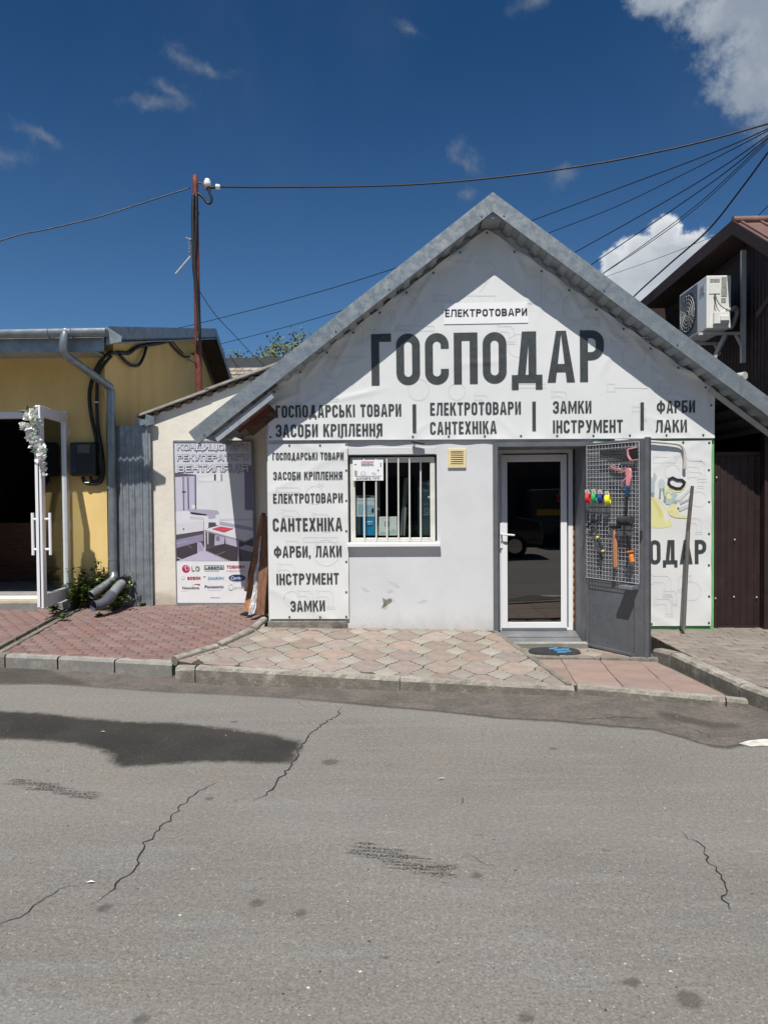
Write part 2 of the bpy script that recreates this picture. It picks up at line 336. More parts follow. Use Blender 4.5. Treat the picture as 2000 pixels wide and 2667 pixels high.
M['pvc_grey'] = mat('grey_sewer_pipe', (0.20, 0.215, 0.235), 0.4, 0.12, 8, dirt=(0.4, 0.4, 0.38), dirt_amt=0.25)
M['brown_sheet'] = mat('brown_painted_sheet', (0.024, 0.0105, 0.009), 0.6, 0.15, 3, 0.05, 30, dirt=(0.08, 0.045, 0.038), dirt_amt=0.3, dscale=4)
M['brown_roof'] = mat('red_brown_roof', (0.18, 0.10, 0.088), 0.6, 0.12, 3, dirt=(0.3, 0.16, 0.13), dirt_amt=0.3)
M['brown_dark'] = mat('dark_brown_board', (0.022, 0.012, 0.010), 0.6, 0.2)
M['ac_white'] = mat('ac_casing', (0.72, 0.72, 0.68), 0.4, 0.03, 4, dirt=(0.5, 0.48, 0.42), dirt_amt=0.12)
M['ac_dark'] = mat('ac_grille', (0.03, 0.03, 0.032), 0.6, 0.1)
M['ac_label'] = mat('ac_label_grey', (0.28, 0.29, 0.26), 0.5, 0.3, 60)
M['red_print'] = mat('red_print', (0.45, 0.03, 0.03), 0.5, 0.05)
M['white_rail'] = mat('off_white_rail', (0.50, 0.50, 0.47), 0.5, 0.08)
M['wrap'] = mat('grey_pipe_wrap', (0.42, 0.41, 0.38), 0.7, 0.1, 8, 0.3, 30)
M['leaf'] = mat('leaf_green', (0.060, 0.105, 0.022), 0.5, 0.35, 3, rand=0.2)
M['leaf_light'] = mat('leaf_spring', (0.115, 0.135, 0.045), 0.55, 0.35, 3)
M['stem'] = mat('stem_brown', (0.06, 0.04, 0.025), 0.8, 0.2)
M['petal'] = mat('white_petal', (0.88, 0.88, 0.85), 0.6, 0.04)
M['petal_green'] = mat('greenish_petal', (0.45, 0.62, 0.42), 0.6, 0.15)
M['leaf_dark'] = mat('silk_leaf', (0.02, 0.075, 0.03), 0.45, 0.2)
M['steel_pole'] = mat('grey_steel_pole', (0.17, 0.155, 0.14), 0.55, 0.2, 8, metal=0.3, dirt=(0.45, 0.43, 0.4), dirt_amt=0.22, dscale=11, stretch=(1, 1, 0.3))
M['conduit'] = mat('grey_conduit', (0.52, 0.51, 0.48), 0.45, 0.08)
M['tile_roof'] = mat('old_roof_tile', (0.30, 0.26, 0.22), 0.9, 0.25, 9, 0.3, 60, rand=0.25)
M['mat_black'] = mat('rubber_mat', (0.028, 0.03, 0.03), 0.9, 0.3, 14, 0.6, 60, fine=0.3)
M['mat_blue'] = mat('mat_blue', (0.045, 0.22, 0.42), 0.9, 0.25, 20)
M['red_brick'] = mat('red_brick', (0.33, 0.14, 0.10), 0.9, 0.25, 14, 0.7, 40, dirt=(0.45, 0.40, 0.34), dirt_amt=0.45, dscale=12)
M['steel'] = mat('tool_steel', (0.10, 0.10, 0.105), 0.42, 0.12, metal=0.8)
M['tool_black'] = mat('tool_black', (0.012, 0.012, 0.014), 0.5, 0.1)
M['pink_grip'] = mat('pink_plastic', (0.72, 0.28, 0.30), 0.45, 0.08)
M['blue_grip'] = mat('blue_grip', (0.012, 0.06, 0.16), 0.5, 0.08)
M['hammer_wood'] = mat('hammer_wood', (0.50, 0.22, 0.10), 0.5, 0.15, 20, stretch=(4, 4, 1))
M['orange_grip'] = mat('orange_grip', (0.62, 0.20, 0.03), 0.5, 0.08)
M['yellow_grip'] = mat('yellow_grip', (0.75, 0.58, 0.04), 0.5, 0.05)
M['tape_red'] = mat('red_tape', (0.55, 0.03, 0.02), 0.35, 0.05); M['tape_green'] = mat('green_tape', (0.03, 0.36, 0.13), 0.35, 0.05)
M['tape_blue'] = mat('blue_tape', (0.01, 0.03, 0.20), 0.35, 0.05); M['tape_yellow'] = mat('yellow_tape', (0.80, 0.72, 0.02), 0.35, 0.05)
M['tag'] = mat('paper_tag', (0.62, 0.56, 0.46), 0.7, 0.2, 40)
M['glass'] = glass_mat('window_glass', k=0.55); M['glass_leaf'] = glass_mat('leaf_glass', k=0.22); M['glass_door'] = glass_mat('door_glass', (0.55, 0.57, 0.56), 1.15)
M['blue_box'] = mat('blue_carton', (0.01, 0.24, 0.46), 0.5, 0.06); M['white_box'] = mat('white_carton', (0.72, 0.74, 0.70), 0.6, 0.05)
M['pale_box'] = mat('pale_carton', (0.62, 0.68, 0.70), 0.5, 0.05); M['grey_tube'] = mat('grey_tube', (0.28, 0.28, 0.27), 0.5, 0.08)
M['dark_box'] = mat('dark_teal_carton', (0.035, 0.06, 0.065), 0.4, 0.1); M['pale_blue'] = mat('pale_blue_print', (0.40, 0.58, 0.68), 0.5, 0.05)
M['paper'] = mat('sign_paper', (0.80, 0.80, 0.82), 0.5, 0.02)
M['floor_in'] = mat('shop_floor', (0.40, 0.39, 0.37), 0.4, 0.1)
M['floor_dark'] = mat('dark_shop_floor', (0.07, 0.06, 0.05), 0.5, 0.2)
M['roof_dark'] = mat('dark_bitumen', (0.05, 0.055, 0.06), 0.7, 0.15)
M['opp_wall'] = mat('opposite_wall', (0.24, 0.20, 0.16), 0.9, 0.15, 2); M['opp_wall2'] = mat('opposite_wall_brown', (0.10, 0.07, 0.05), 0.9, 0.15, 2)
M['car_paint'] = mat('dark_car_paint', (0.012, 0.013, 0.016), 0.15, 0.05, coat=1.0); M['chrome'] = mat('bright_metal', (0.6, 0.6, 0.6), 0.2, metal=1.0)
M['yellow_car'] = mat('yellow_paint', (0.55, 0.33, 0.03), 0.25, 0.05, coat=0.5)

def flat(name, rgb, rough=0.5): 
    k = 'f_' + name
    if name.startswith('p_') and name not in ('p_red', 'p_magenta', 'p_navy', 'p_tosh', 'p_bosch', 'p_daikin'):
        l_ = sum(rgb) / 3; rgb = tuple((c * .68 + l_ * .32) * .93 for c in rgb)
    if k not in M: M[k] = mat(name, rgb, rough, 0.03, 5)
    return M[k]

# asphalt ------------------------------------------------------------
def asphalt():
    m = bpy.data.materials.new('asphalt'); m.use_nodes = True; t = NT(m.node_tree); b = t.n['Principled BSDF']
    v_ = t.node('ShaderNodeNewGeometry').outputs['Position']
    big = t.noise(v_, 0.55, 6, 0.6); mid = t.noise(v_, 3.0, 6, 0.65); fine = t.noise(v_, 85, 4, 0.8)
    streak = t.noise(t.vmath('MULTIPLY', v_, (0.6, 5.0, 1.0)), 1.6, 6, 0.65)
    c = t.mix(t.ramp(big, 0.3, 0.7), A_COL[0], A_COL[1])
    c = t.mix(t.ramp(mid, 0.40, 0.70, 0, 0.45), c, A_COL[2])
    c = t.mix(t.ramp(t.noise(v_, 1.1, 5, 0.7), 0.52, 0.70, 0, 0.5), c, (0.172, 0.170, 0.162))
    c = t.mix(t.ramp(streak, 0.45, 0.70, 0, 0.6), c, A_COL[3])
    c = t.mix(t.ramp(fine, 0.25, 0.75), t.vmath('SCALE', c, scale=0.66), t.vmath('SCALE', c, scale=1.34))
    vo = t.node('ShaderNodeTexVoronoi'); t.put(vo.inputs['Vector'], v_); vo.inputs['Scale'].default_value = 95
    spk = t.math('GREATER_THAN', t.node('ShaderNodeSeparateColor').outputs[0], 0) if False else None
    sep = t.node('ShaderNodeSeparateColor'); t.l.new(vo.outputs['Color'], sep.inputs[0])
    near = t.ramp(vo.outputs['Distance'], 0.42, 0.30)
    light = t.math('MULTIPLY', t.ramp(sep.outputs[0], 0.93, 0.98), near); dark = t.math('MULTIPLY', t.ramp(sep.outputs[1], 0.88, 0.96), near)
    c = t.mix(t.math('MULTIPLY', light, 0.5), c, (0.55, 0.52, 0.47)); c = t.mix(t.math('MULTIPLY', dark, 0.6), c, (0.05, 0.048, 0.045))
    # rare larger pale chips and dark specks
    vo2 = t.node('ShaderNodeTexVoronoi'); t.put(vo2.inputs['Vector'], v_); vo2.inputs['Scale'].default_value = 17
    sp2 = t.node('ShaderNodeSeparateColor'); t.l.new(vo2.outputs['Color'], sp2.inputs[0]); nr2 = t.ramp(vo2.outputs['Distance'], 0.13, 0.07)
    c = t.mix(t.math('MULTIPLY', t.ramp(sp2.outputs[0], 0.985, 0.99), nr2), c, (0.62, 0.60, 0.55))
    c = t.mix(t.math('MULTIPLY', t.ramp(sp2.outputs[1], 0.93, 0.95), nr2), c, (0.05, 0.045, 0.04))
    sxy = t.node('ShaderNodeSeparateXYZ'); t.put(sxy.inputs[0], v_)
    lane = t.math('SINE', t.math('MULTIPLY', t.math('ADD', t.math('ADD', sxy.outputs[1], t.math('MULTIPLY', sxy.outputs[0], 0.12)), t.math('MULTIPLY', big, 0.8)), 3.4))
    c = t.mix(t.ramp(lane, 0.1, 1.0, 0, 0.22), c, (0.25, 0.24, 0.222))
    mg = t.noise(v_, 38, 3, 0.75); c = t.mix(t.ramp(mg, 0.30, 0.70), t.vmath('SCALE', c, scale=0.86), t.vmath('SCALE', c, scale=1.13))
    # white scuffs, stretched along the road
    scf = t.noise(t.vmath('MULTIPLY', v_, (2.2, 11.0, 1.0)), 2.0, 4, 0.6)
    c = t.mix(t.math('MULTIPLY', t.ramp(scf, 0.66, 0.74, 0, 0.5), t.attr('scuff')), c, (0.50, 0.49, 0.45))
    ed = t.noise(v_, 11, 7, 0.75); ed2 = t.noise(v_, 60, 4, 0.7)
    jit = t.math('ADD', t.math('MULTIPLY', t.math('SUBTRACT', ed, 0.5), 0.16), t.math('MULTIPLY', t.math('SUBTRACT', ed2, 0.5), 0.05))
    st = t.ramp(t.math('ADD', t.attr('strip'), t.math('MULTIPLY', jit, 0.5)), -0.008, 0.012)
    sc_ = t.mix(t.ramp(mid, 0.3, 0.7), (0.078, 0.066, 0.057), (0.142, 0.120, 0.104))
    sc_ = t.mix(t.ramp(t.noise(v_, 22, 5, 0.75), 0.3, 0.7), t.vmath('SCALE', sc_, scale=0.7), t.vmath('SCALE', sc_, scale=1.3))
    sc_ = t.mix(t.ramp(fine, 0.25, 0.75), t.vmath('SCALE', sc_, scale=0.65), t.vmath('SCALE', sc_, scale=1.45))
    sc_ = t.mix(t.math('MULTIPLY', light, 0.5), sc_, (0.45, 0.43, 0.38))
    c = t.mix(t.math('MULTIPLY', st, 0.80), c, sc_)
    # crumbled dark rim where the old strip meets the newer surface
    rim = t.math('MULTIPLY', t.ramp(t.math('ABSOLUTE', t.math('ADD', t.attr('strip'), t.math('MULTIPLY', jit, 0.45))), 0.050, 0.0, 0, 0.75), t.attr('rim'))
    c = t.mix(rim, c, (0.045, 0.041, 0.037))
    wet = t.ramp(t.math('ADD', t.attr('wet'), jit), -0.045, 0.05)
    wc = t.mix(t.ramp(t.noise(v_, 2.2, 4, 0.5), 0.35, 0.65), (0.021, 0.020, 0.018), (0.034, 0.032, 0.028))
    wc = t.mix(t.ramp(fine, 0.3, 0.75), t.vmath('SCALE', wc, scale=0.6), t.vmath('SCALE', wc, scale=1.55))
    wc = t.mix(t.math('MULTIPLY', light, 0.25), wc, (0.4, 0.38, 0.34))
    c = t.mix(t.math('MULTIPLY', wet, 0.94), c, wc)
    dmp = t.ramp(t.math('ADD', t.attr('damp'), jit), -0.03, 0.06); c = t.mix(t.math('MULTIPLY', dmp, 0.55), c, (0.04, 0.037, 0.033))
    sk = t.noise(t.vmath('MULTIPLY', t.node('ShaderNodeVectorRotate').outputs[0], (1, 1, 1)), 1) if False else None
    vr = t.node('ShaderNodeVectorRotate', rotation_type='Z_AXIS'); t.put(vr.inputs['Vector'], v_); vr.inputs['Angle'].default_value = 0.13
    skn = t.noise(t.vmath('MULTIPLY', vr.outputs[0], (3.5, 46.0, 1)), 1.0, 5, 0.75)
    skd = t.ramp(t.math('ADD', t.math('MULTIPLY', t.attr('skid'), 0.26), skn), 0.68, 0.75)
    skd = t.math('MULTIPLY', skd, t.ramp(t.noise(v_, 75, 3, 0.7), 0.40, 0.56)); c = t.mix(t.math('MULTIPLY', skd, 0.9), c, (0.022, 0.020, 0.019))
    spt = t.ramp(t.math('ADD', t.attr('spot'), t.math('MULTIPLY', t.math('SUBTRACT', ed2, 0.5), 0.5)), 0.35, 0.85); c = t.mix(t.math('MULTIPLY', spt, 0.62), c, (0.065, 0.06, 0.052))
    t.put(b.inputs['Base Color'], c)
    t.put(b.inputs['Roughness'], t.ramp(wet, 0, 1, 0.88, 0.72)); b.inputs['Specular IOR Level'].default_value = 0.3
    bn = t.node('ShaderNodeBump'); bn.inputs['Strength'].default_value = 0.55; bn.inputs['Distance'].default_value = 0.004
    t.put(bn.inputs['Height'], t.math('ADD', fine, t.math('MULTIPLY', vo.outputs['Distance'], 0.6))); t.l.new(bn.outputs[0], b.inputs['Normal'])
    return m
A_COL = [(0.176, 0.167, 0.152), (0.218, 0.206, 0.186), (0.214, 0.192, 0.156), (0.228, 0.228, 0.216)]
M['asphalt'] = asphalt()
M['crack'] = mat('crack_dark', (0.020, 0.018, 0.017), 0.95, 0.3)

# ------------------------------------------------------------------ the ground
mb = MB(); mb.add([(-400, -400, -0.05), (400, -400, -0.05), (400, 700, -0.05), (-400, 700, -0.05)], [(0, 1, 2, 3)])
mb.build('ground', mat('earth', (0.12, 0.11, 0.09), 0.95, 0.2, 0.5), kind='structure')
def axis(lo, hi, flo, fhi, step, big):
    out = []; x = lo
    while x < flo - 1e-6: out.append(x); x += big
    x = flo
    while x < fhi - 1e-6: out.append(x); x += step
    x = fhi
    while x < hi: out.append(x); x += big
    out.append(hi); return out
def seg_d(px, py, a, b):
    ax, ay = a; bx, by = b; dx, dy = bx - ax, by - ay; L = dx * dx + dy * dy or 1e-9
    t = max(0, min(1, ((px - ax) * dx + (py - ay) * dy) / L)); return math.hypot(px - ax - t * dx, py - ay - t * dy)
def in_poly(px, py, poly):
    c = False; n = len(poly)
    for i in range(n):
        x1, y1 = poly[i]; x2, y2 = poly[(i + 1) % n]
        if (y1 > py) != (y2 > py) and px < (x2 - x1) * (py - y1) / (y2 - y1) + x1: c = not c
    return c
def gp(pts, z=0.0): return [(G(u, v, z).x, G(u, v, z).y) for u, v in pts]
WET = gp([(-150, 1850), (0, 1852), (100, 1856), (200, 1868), (330, 1880), (450, 1882), (560, 1893), (650, 1905), (700, 1912), (780, 1930), (788, 1940), (775, 1960), (760, 1990), (700, 1988), (600, 1984), (500, 1985), (400, 1993), (320, 1998), (292, 1985), (288, 1965), (255, 1950), (200, 1938), (100, 1928), (0, 1925), (-150, 1922)])
STRIP = gp([(-700, 1775), (0, 1783), (130, 1782), (250, 1790), (430, 1803), (600, 1810), (780, 1820), (1000, 1840), (1150, 1853), (1300, 1870), (1450, 1878), (1600, 1892), (1700, 1900), (1780, 1922), (1850, 1944), (1900, 1947), (1950, 1935), (2000, 1925), (2600, 1950)])
DAMP = [gp([(-50, 1735), (120, 1740), (200, 1770), (260, 1788), (120, 1782), (-50, 1780)]), gp([(1700, 1850), (1760, 1858), (1850, 1880), (1930, 1882), (1935, 1897), (1860, 1900), (1790, 1885), (1720, 1872)])]
SKIDS = [((45, 2036), (240, 2074), 0.10), ((945, 2212), (1150, 2268), 0.125)]
SPOTS = [(272, 2365, .035), (670, 2352, .035), (782, 2378, .032), (545, 2080, .03), (1792, 2603, .05), (1577, 2214, .022), (1240, 2280, .03), (1000, 2495, .02), (610, 1880, .03), (860, 1985, .06), (1012, 1994, .02), (1440, 1950, .03), (1370, 2650, .03), (1650, 2558, .03), (1618, 2556, .02), (128, 2007, .02), (1246, 2175, .02), (830, 2107, .012), (370, 2655, .03), (1605, 2168, .012)]
def road():
    xs = axis(-30, 30, -5.0, 4.6, 0.03, 1.0); ys = axis(-12, 12, 2.1, 7.9, 0.03, 0.7)
    nx, ny = len(xs), len(ys); mb = MB()
    mb.v = [Vector((x, y, 0)) for y in ys for x in xs]
    mb.f = [(j * nx + i, j * nx + i + 1, (j + 1) * nx + i + 1, (j + 1) * nx + i) for j in range(ny - 1) for i in range(nx - 1)]; mb.m = [0] * len(mb.f)
    o = mb.build('road', M['asphalt'], kind='structure', fix=False); me = o.data
    wx = [p[0] for p in WET]; wy = [p[1] for p in WET]
    A = {k: [0.0] * (nx * ny) for k in ('wet', 'strip', 'damp', 'skid', 'spot', 'scuff', 'rim')}
    sk = [((G(*a).x, G(*a).y), (G(*b).x, G(*b).y), w) for a, b, w in SKIDS]; sp = [(G(u, v).x, G(u, v).y, r) for u, v, r in SPOTS]
    for j, y in enumerate(ys):
        for i, x in enumerate(xs):
            k = j * nx + i
            # signed distance to the old strip's edge (vertical gap is close enough)
            ye = None
            for q in range(len(STRIP) - 1):
                if STRIP[q][0] <= x <= STRIP[q + 1][0]:
                    f = (x - STRIP[q][0]) / (STRIP[q + 1][0] - STRIP[q][0] + 1e-9); ye = STRIP[q][1] * (1 - f) + STRIP[q + 1][1] * f; break
            A['strip'][k] = (y - (ye if ye is not None else 6.5 if x < 0 else 5.2))
            A['rim'][k] = max(0.35, min(1, (x + 1.6) / 1.2))
            if wx[0] - .4 < x < max(wx) + .4 and min(wy) - .4 < y < max(wy) + .4:
                dd = min(seg_d(x, y, WET[q], WET[(q + 1) % len(WET)]) for q in range(len(WET))); A['wet'][k] = dd if in_poly(x, y, WET) else -dd
            else: A['wet'][k] = -1
            A['damp'][k] = -1
            for pl in DAMP:
                if min(p[0] for p in pl) - .3 < x < max(p[0] for p in pl) + .3 and min(p[1] for p in pl) - .3 < y < max(p[1] for p in pl) + .3:
                    dd = min(seg_d(x, y, pl[q], pl[(q + 1) % len(pl)]) for q in range(len(pl))); A['damp'][k] = max(A['damp'][k], dd if in_poly(x, y, pl) else -dd)
            if 3 < y < 5:
                for a, b, w in sk: A['skid'][k] = max(A['skid'][k], 1 - (seg_d(x, y, a, b) / w) ** 2)
            for sx, sy, r in sp:
                if abs(x - sx) < .1 and abs(y - sy) < .1: A['spot'][k] = max(A['spot'][k], 1.3 - math.hypot(x - sx, y - sy) / r * 0.75)
            A['scuff'][k] = max(0, 1 - abs(y - 3.75 + 0.05 * x) / 0.9)
    for k, vals in A.items():
        at = me.attributes.new(k, 'FLOAT', 'POINT'); at.data.foreach_set('value', vals)
    return o
road()
# cracks: thin dark ribbons lying 4 mm proud of nothing but the road sheet
def ribbon(name, pts, w, parent=None, jit=0.012, z=0.004):
    rnd = random.Random(len(pts) * 17 + int(pts[0][0])); p3 = [Vector((G(u, v).x, G(u, v).y, z)) for u, v in pts]; out = []
    for a, b in zip(p3, p3[1:]):
        n = max(2, int((b - a).length / 0.03)); d = (b - a).normalized(); s = Vector((-d.y, d.x, 0))
        for k in range(n): out.append(a.lerp(b, k / n) + s * rnd.uniform(-jit, jit))
    out.append(p3[-1]); mb = MB(); vs_ = []
    for i, p in enumerate(out):
        d = (out[min(i + 1, len(out) - 1)] - out[max(i - 1, 0)]).normalized(); s = Vector((-d.y, d.x, 0))
        e = min(1, i / 5, (len(out) - 1 - i) / 5); ww = w * (0.12 + e * rnd.uniform(0.35, 1.1)) / 2
        vs_ += [p - s * ww, p + s * ww]
    mb.add(vs_, [(2 * i, 2 * i + 2, 2 * i + 3, 2 * i + 1) for i in range(len(out) - 1)])
    mb.build(name, M['crack'], parent, kind='structure', fix=False)
for pts, w in (([(888, 1845), (880, 1862), (850, 1880), (825, 1900), (800, 1920), (785, 1940), (775, 1965), (755, 1995), (735, 2020), (715, 2045), (690, 2070), (660, 2087)], .016),
               ([(650, 2078), (620, 2085), (590, 2100)], .007),
               ([(570, 2035), (530, 2055), (495, 2080), (470, 2105), (450, 2130), (420, 2155), (410, 2170), (380, 2195), (362, 2225), (355, 2250), (338, 2280), (305, 2305), (270, 2335), (232, 2358)], .011),
               ([(235, 2303), (180, 2310), (140, 2330), (90, 2360), (50, 2390), (-60, 2440)], .008),
               ([(1783, 2168), (1795, 2185), (1820, 2200), (1840, 2225), (1850, 2250), (1875, 2280), (1893, 2300), (1887, 2330), (1885, 2345), (1892, 2365), (1903, 2372)], .011),
               ([(1213, 2230), (1240, 2238), (1270, 2252), (1290, 2262)], .008), ([(1202, 2078), (1204, 2086), (1199, 2094)], .018), ([(1680, 2235), (1695, 2250), (1705, 2258)], .004),
               ([(765, 1822), (790, 1838), (820, 1840), (845, 1838), (880, 1826)], .005), ([(1500, 1873), (1620, 1868), (1710, 1872)], .012), ([(1740, 1875), (1780, 1895), (1840, 1912), (1855, 1925)], .008)):
    ribbon('crack', pts, w * .62, jit=.016)
# worn scrap of white road paint
mb = MB(); pl = [G(u, v) for u, v in ((1922, 1938), (1950, 1930), (1990, 1926), (2080, 1930), (2080, 1948), (2010, 1946), (1985, 1944), (1955, 1946))]
mb.add([(p.x, p.y, 0.005) for p in pl], [tuple(range(8))]); mb.build('road_marking', mat('worn_white_paint', (0.62, 0.60, 0.54), 0.8, 0.2, 12, 0.4, 60, dirt=(0.25, 0.23, 0.2), dirt_amt=0.5, dscale=8), kind='structure')

# ------------------------------------------------------------------ pavements
def plane3(a, b, c):
    n = (b - a).cross(c - a).normalized(); n = n if n.z > 0 else -n
    return (lambda x, y: a.z - (n.x * (x - a.x) + n.y * (y - a.y)) / n.z), n, a
def clip(poly, reg):                          # convex region, counter-clockwise
    out = poly
    for i in range(len(reg)):
        a, b = reg[i], reg[(i + 1) % len(reg)]; inp = out; out = []
        if not inp: return []
        sd = lambda p: (b[0] - a[0]) * (p[1] - a[1]) - (b[1] - a[1]) * (p[0] - a[0])
        for j in range(len(inp)):
            p, q = inp[j], inp[(j + 1) % len(inp)]; sp_, sq = sd(p), sd(q)
            if sp_ >= 0: out.append(p)
            if (sp_ >= 0) != (sq >= 0):
                t = sp_ / (sp_ - sq); out.append((p[0] + (q[0] - p[0]) * t, p[1] + (q[1] - p[1]) * t))
    return out
def area(p): return 0.5 * sum(p[i][0] * p[(i + 1) % len(p)][1] - p[(i + 1) % len(p)][0] * p[i][1] for i in range(len(p)))
def shrink(poly, g):
    cx = sum(p[0] for p in poly) / len(poly); cy = sum(p[1] for p in poly) / len(poly)
    r = math.sqrt(abs(area(poly))) / 2 + 1e-6; k = max(0.3, 1 - g / r); return [(cx + (x - cx) * k, cy + (y - cy) * k) for x, y in poly]
def pavement(name, regs, zf, nrm, pieces, piece_name, thick=0.05, maxn=285, jz=0.003, joint_mat='joint', skip=None):
    """regs: convex outlines; pieces: list of (polygon, material, key); whole alike pieces share one mesh"""
    base = MB()
    for reg in regs:
        base.prism([Vector((x, y, -0.03)) for x, y in reg], (0, 0, 0.0)) if False else None
        top = [Vector((x, y, zf(x, y) - 0.007)) for x, y in reg]; n = len(reg); bot = [Vector((x, y, -0.045)) for x, y in reg]
        base.add(top + bot, [tuple(range(n)), tuple(range(n, 2 * n))[::-1]] + [(i, n + i, n + (i + 1) % n, (i + 1) % n) for i in range(n)])
    root = base.build(name, M[joint_mat], kind='structure'); cache = {}; made = []
    rot = Vector((0, 0, 1)).rotation_difference(nrm).to_matrix().to_4x4()
    for poly, mt, key in pieces:
        full = abs(area(poly)); 
        for reg in regs:
            c = clip(poly, reg)
            if len(c) < 3 or abs(area(c)) < 0.12 * full: continue
            whole = abs(area(c)) > 0.999 * full
            cx = sum(p[0] for p in poly) / len(poly); cy = sum(p[1] for p in poly) / len(poly)
            made.append((math.hypot(cx, cy), c, whole, mt, key, cx, cy))
    made.sort(key=lambda q: q[0]); rest = {}
    rnd = random.Random(3)
    def mesh_for(c, cx, cy, tk):
        # bevelled-edge prism, local coordinates
        m_ = MB(); inner = shrink(c, 0.005); n = len(c); e = 0.004
        vs_ = [(x - cx, y - cy, -tk) for x, y in c] + [(x - cx, y - cy, -e) for x, y in c] + [(x - cx, y - cy, 0) for x, y in inner]
        fs = [tuple(range(2 * n, 3 * n))]
        for i in range(n):
            k = (i + 1) % n; fs += [(i, k, n + k, n + i), (n + i, n + k, 2 * n + k, 2 * n + i)]
        m_.add(vs_, fs); return m_
    for idx, (dist, c, whole, mt, key, cx, cy) in enumerate(made):
        dz = rnd.uniform(-jz, jz)
        if idx < maxn:
            if whole and key is not None and (key, mt) in cache: me = cache[(key, mt)]
            else:
                mm = mesh_for(c, cx, cy, thick * 0.4); me = bpy.data.meshes.new(piece_name); me.from_pydata(mm.v, [], mm.f); me.materials.append(M[mt]); me.update()
                if whole and key is not None: cache[(key, mt)] = me
            o = bpy.data.objects.new(piece_name, me); COL.objects.link(o); o.parent = root
            w = Matrix.Translation((cx, cy, zf(cx, cy) + dz)) @ rot @ Matrix.Rotation(rnd.uniform(-.008, .008), 4, 'Z') @ Matrix.Rotation(rnd.uniform(-.006, .006), 4, 'X')
            o.matrix_world = w
        else:
            g = rest.setdefault(mt, MB()); mm = mesh_for(c, cx, cy, thick * 0.4)
            g.add([(v.x + cx, v.y + cy, v.z + zf(v.x + cx, v.y + cy) + dz) for v in mm.v], mm.f)
    for mt, g in rest.items(): g.build(piece_name, M[mt], root, kind='stuff')
    return root
def ccw(p): return p if area(p) > 0 else p[::-1]
XY = lambda v: (v.x, v.y)
# --- pavement of red wavy pavers in front of the cream wall
kA0, kA1 = G(8, 1700, 0.13), G(462, 1722, 0.13)
bA0, bA1 = P(232, 1583, 9.75), P(700, 1583, 9.75); ZA = 0.235
bA0.z = bA1.z = ZA
zA, nA, _ = plane3(kA0, kA1, bA0)
def wave_pavers(x0, x1, y0, y1, L=0.2, Wd=0.1, ang=0.0, mtf=None, amp=0.012, g=0.0034):
    out = []; ny = int((y1 - y0) / Wd) + 2; nx = int((x1 - x0) / L) + 3; ca, sa = math.cos(ang), math.sin(ang)
    for j in range(-1, ny):
        for i in range(-1, nx):
            ox = x0 + i * L + (L / 2 if j % 2 else 0); oy = y0 + j * Wd
            n = 8; bot = [(ox + L * k / n, oy + amp * (1 if (k // 1) % 4 in (1,) else -1 if k % 4 == 3 else 0)) for k in range(n + 1)]
            top = [(x, y + Wd) for x, y in bot][::-1]
            e = 0.012
            poly = bot[:-1] + [(ox + L, oy), (ox + L + e, oy + Wd * .33), (ox + L - e, oy + Wd * .66)] + top[:-1] + [(ox, oy + Wd), (ox - e, oy + Wd * .66), (ox + e, oy + Wd * .33)]
            poly = shrink(poly, g)
            xm, ym = (x0 + x1) / 2, (y0 + y1) / 2
            poly = [(xm + (x - xm) * ca - (y - ym) * sa, ym + (x - xm) * sa + (y - ym) * ca) for x, y in poly]
            out.append((poly, mtf, 'w'))
    return out
chan = [XY(G(8, 1700, .13)), XY(P(232, 1583, 9.75))]
reg_A = ccw([XY(kA0), XY(kA1), XY(G(690, 1624, 0.25)), XY(bA1), XY(bA0)])
pavement('red_pavement', [reg_A], zA, nA, wave_pavers(-5.2, -0.9, 6.9, 9.9, mtf='paver_red', ang=-0.10), 'paver')
# --- next door's strip of the same pavers, left of the channel
off = 0.16
reg_A2 = ccw([(XY(kA0)[0] - off, XY(kA0)[1]), (XY(bA0)[0] - off * 1.3, XY(bA0)[1] - .25), (-7.5, XY(bA0)[1] - .25), (-7.5, XY(kA0)[1] + 0.5)])
pavement('neighbour_pavement', [reg_A2], lambda x, y: zA(x, y) - 0.004, nA, wave_pavers(-7.8, -4.2, 7.2, 9.9, mtf='paver_red', ang=-0.10), 'paver')
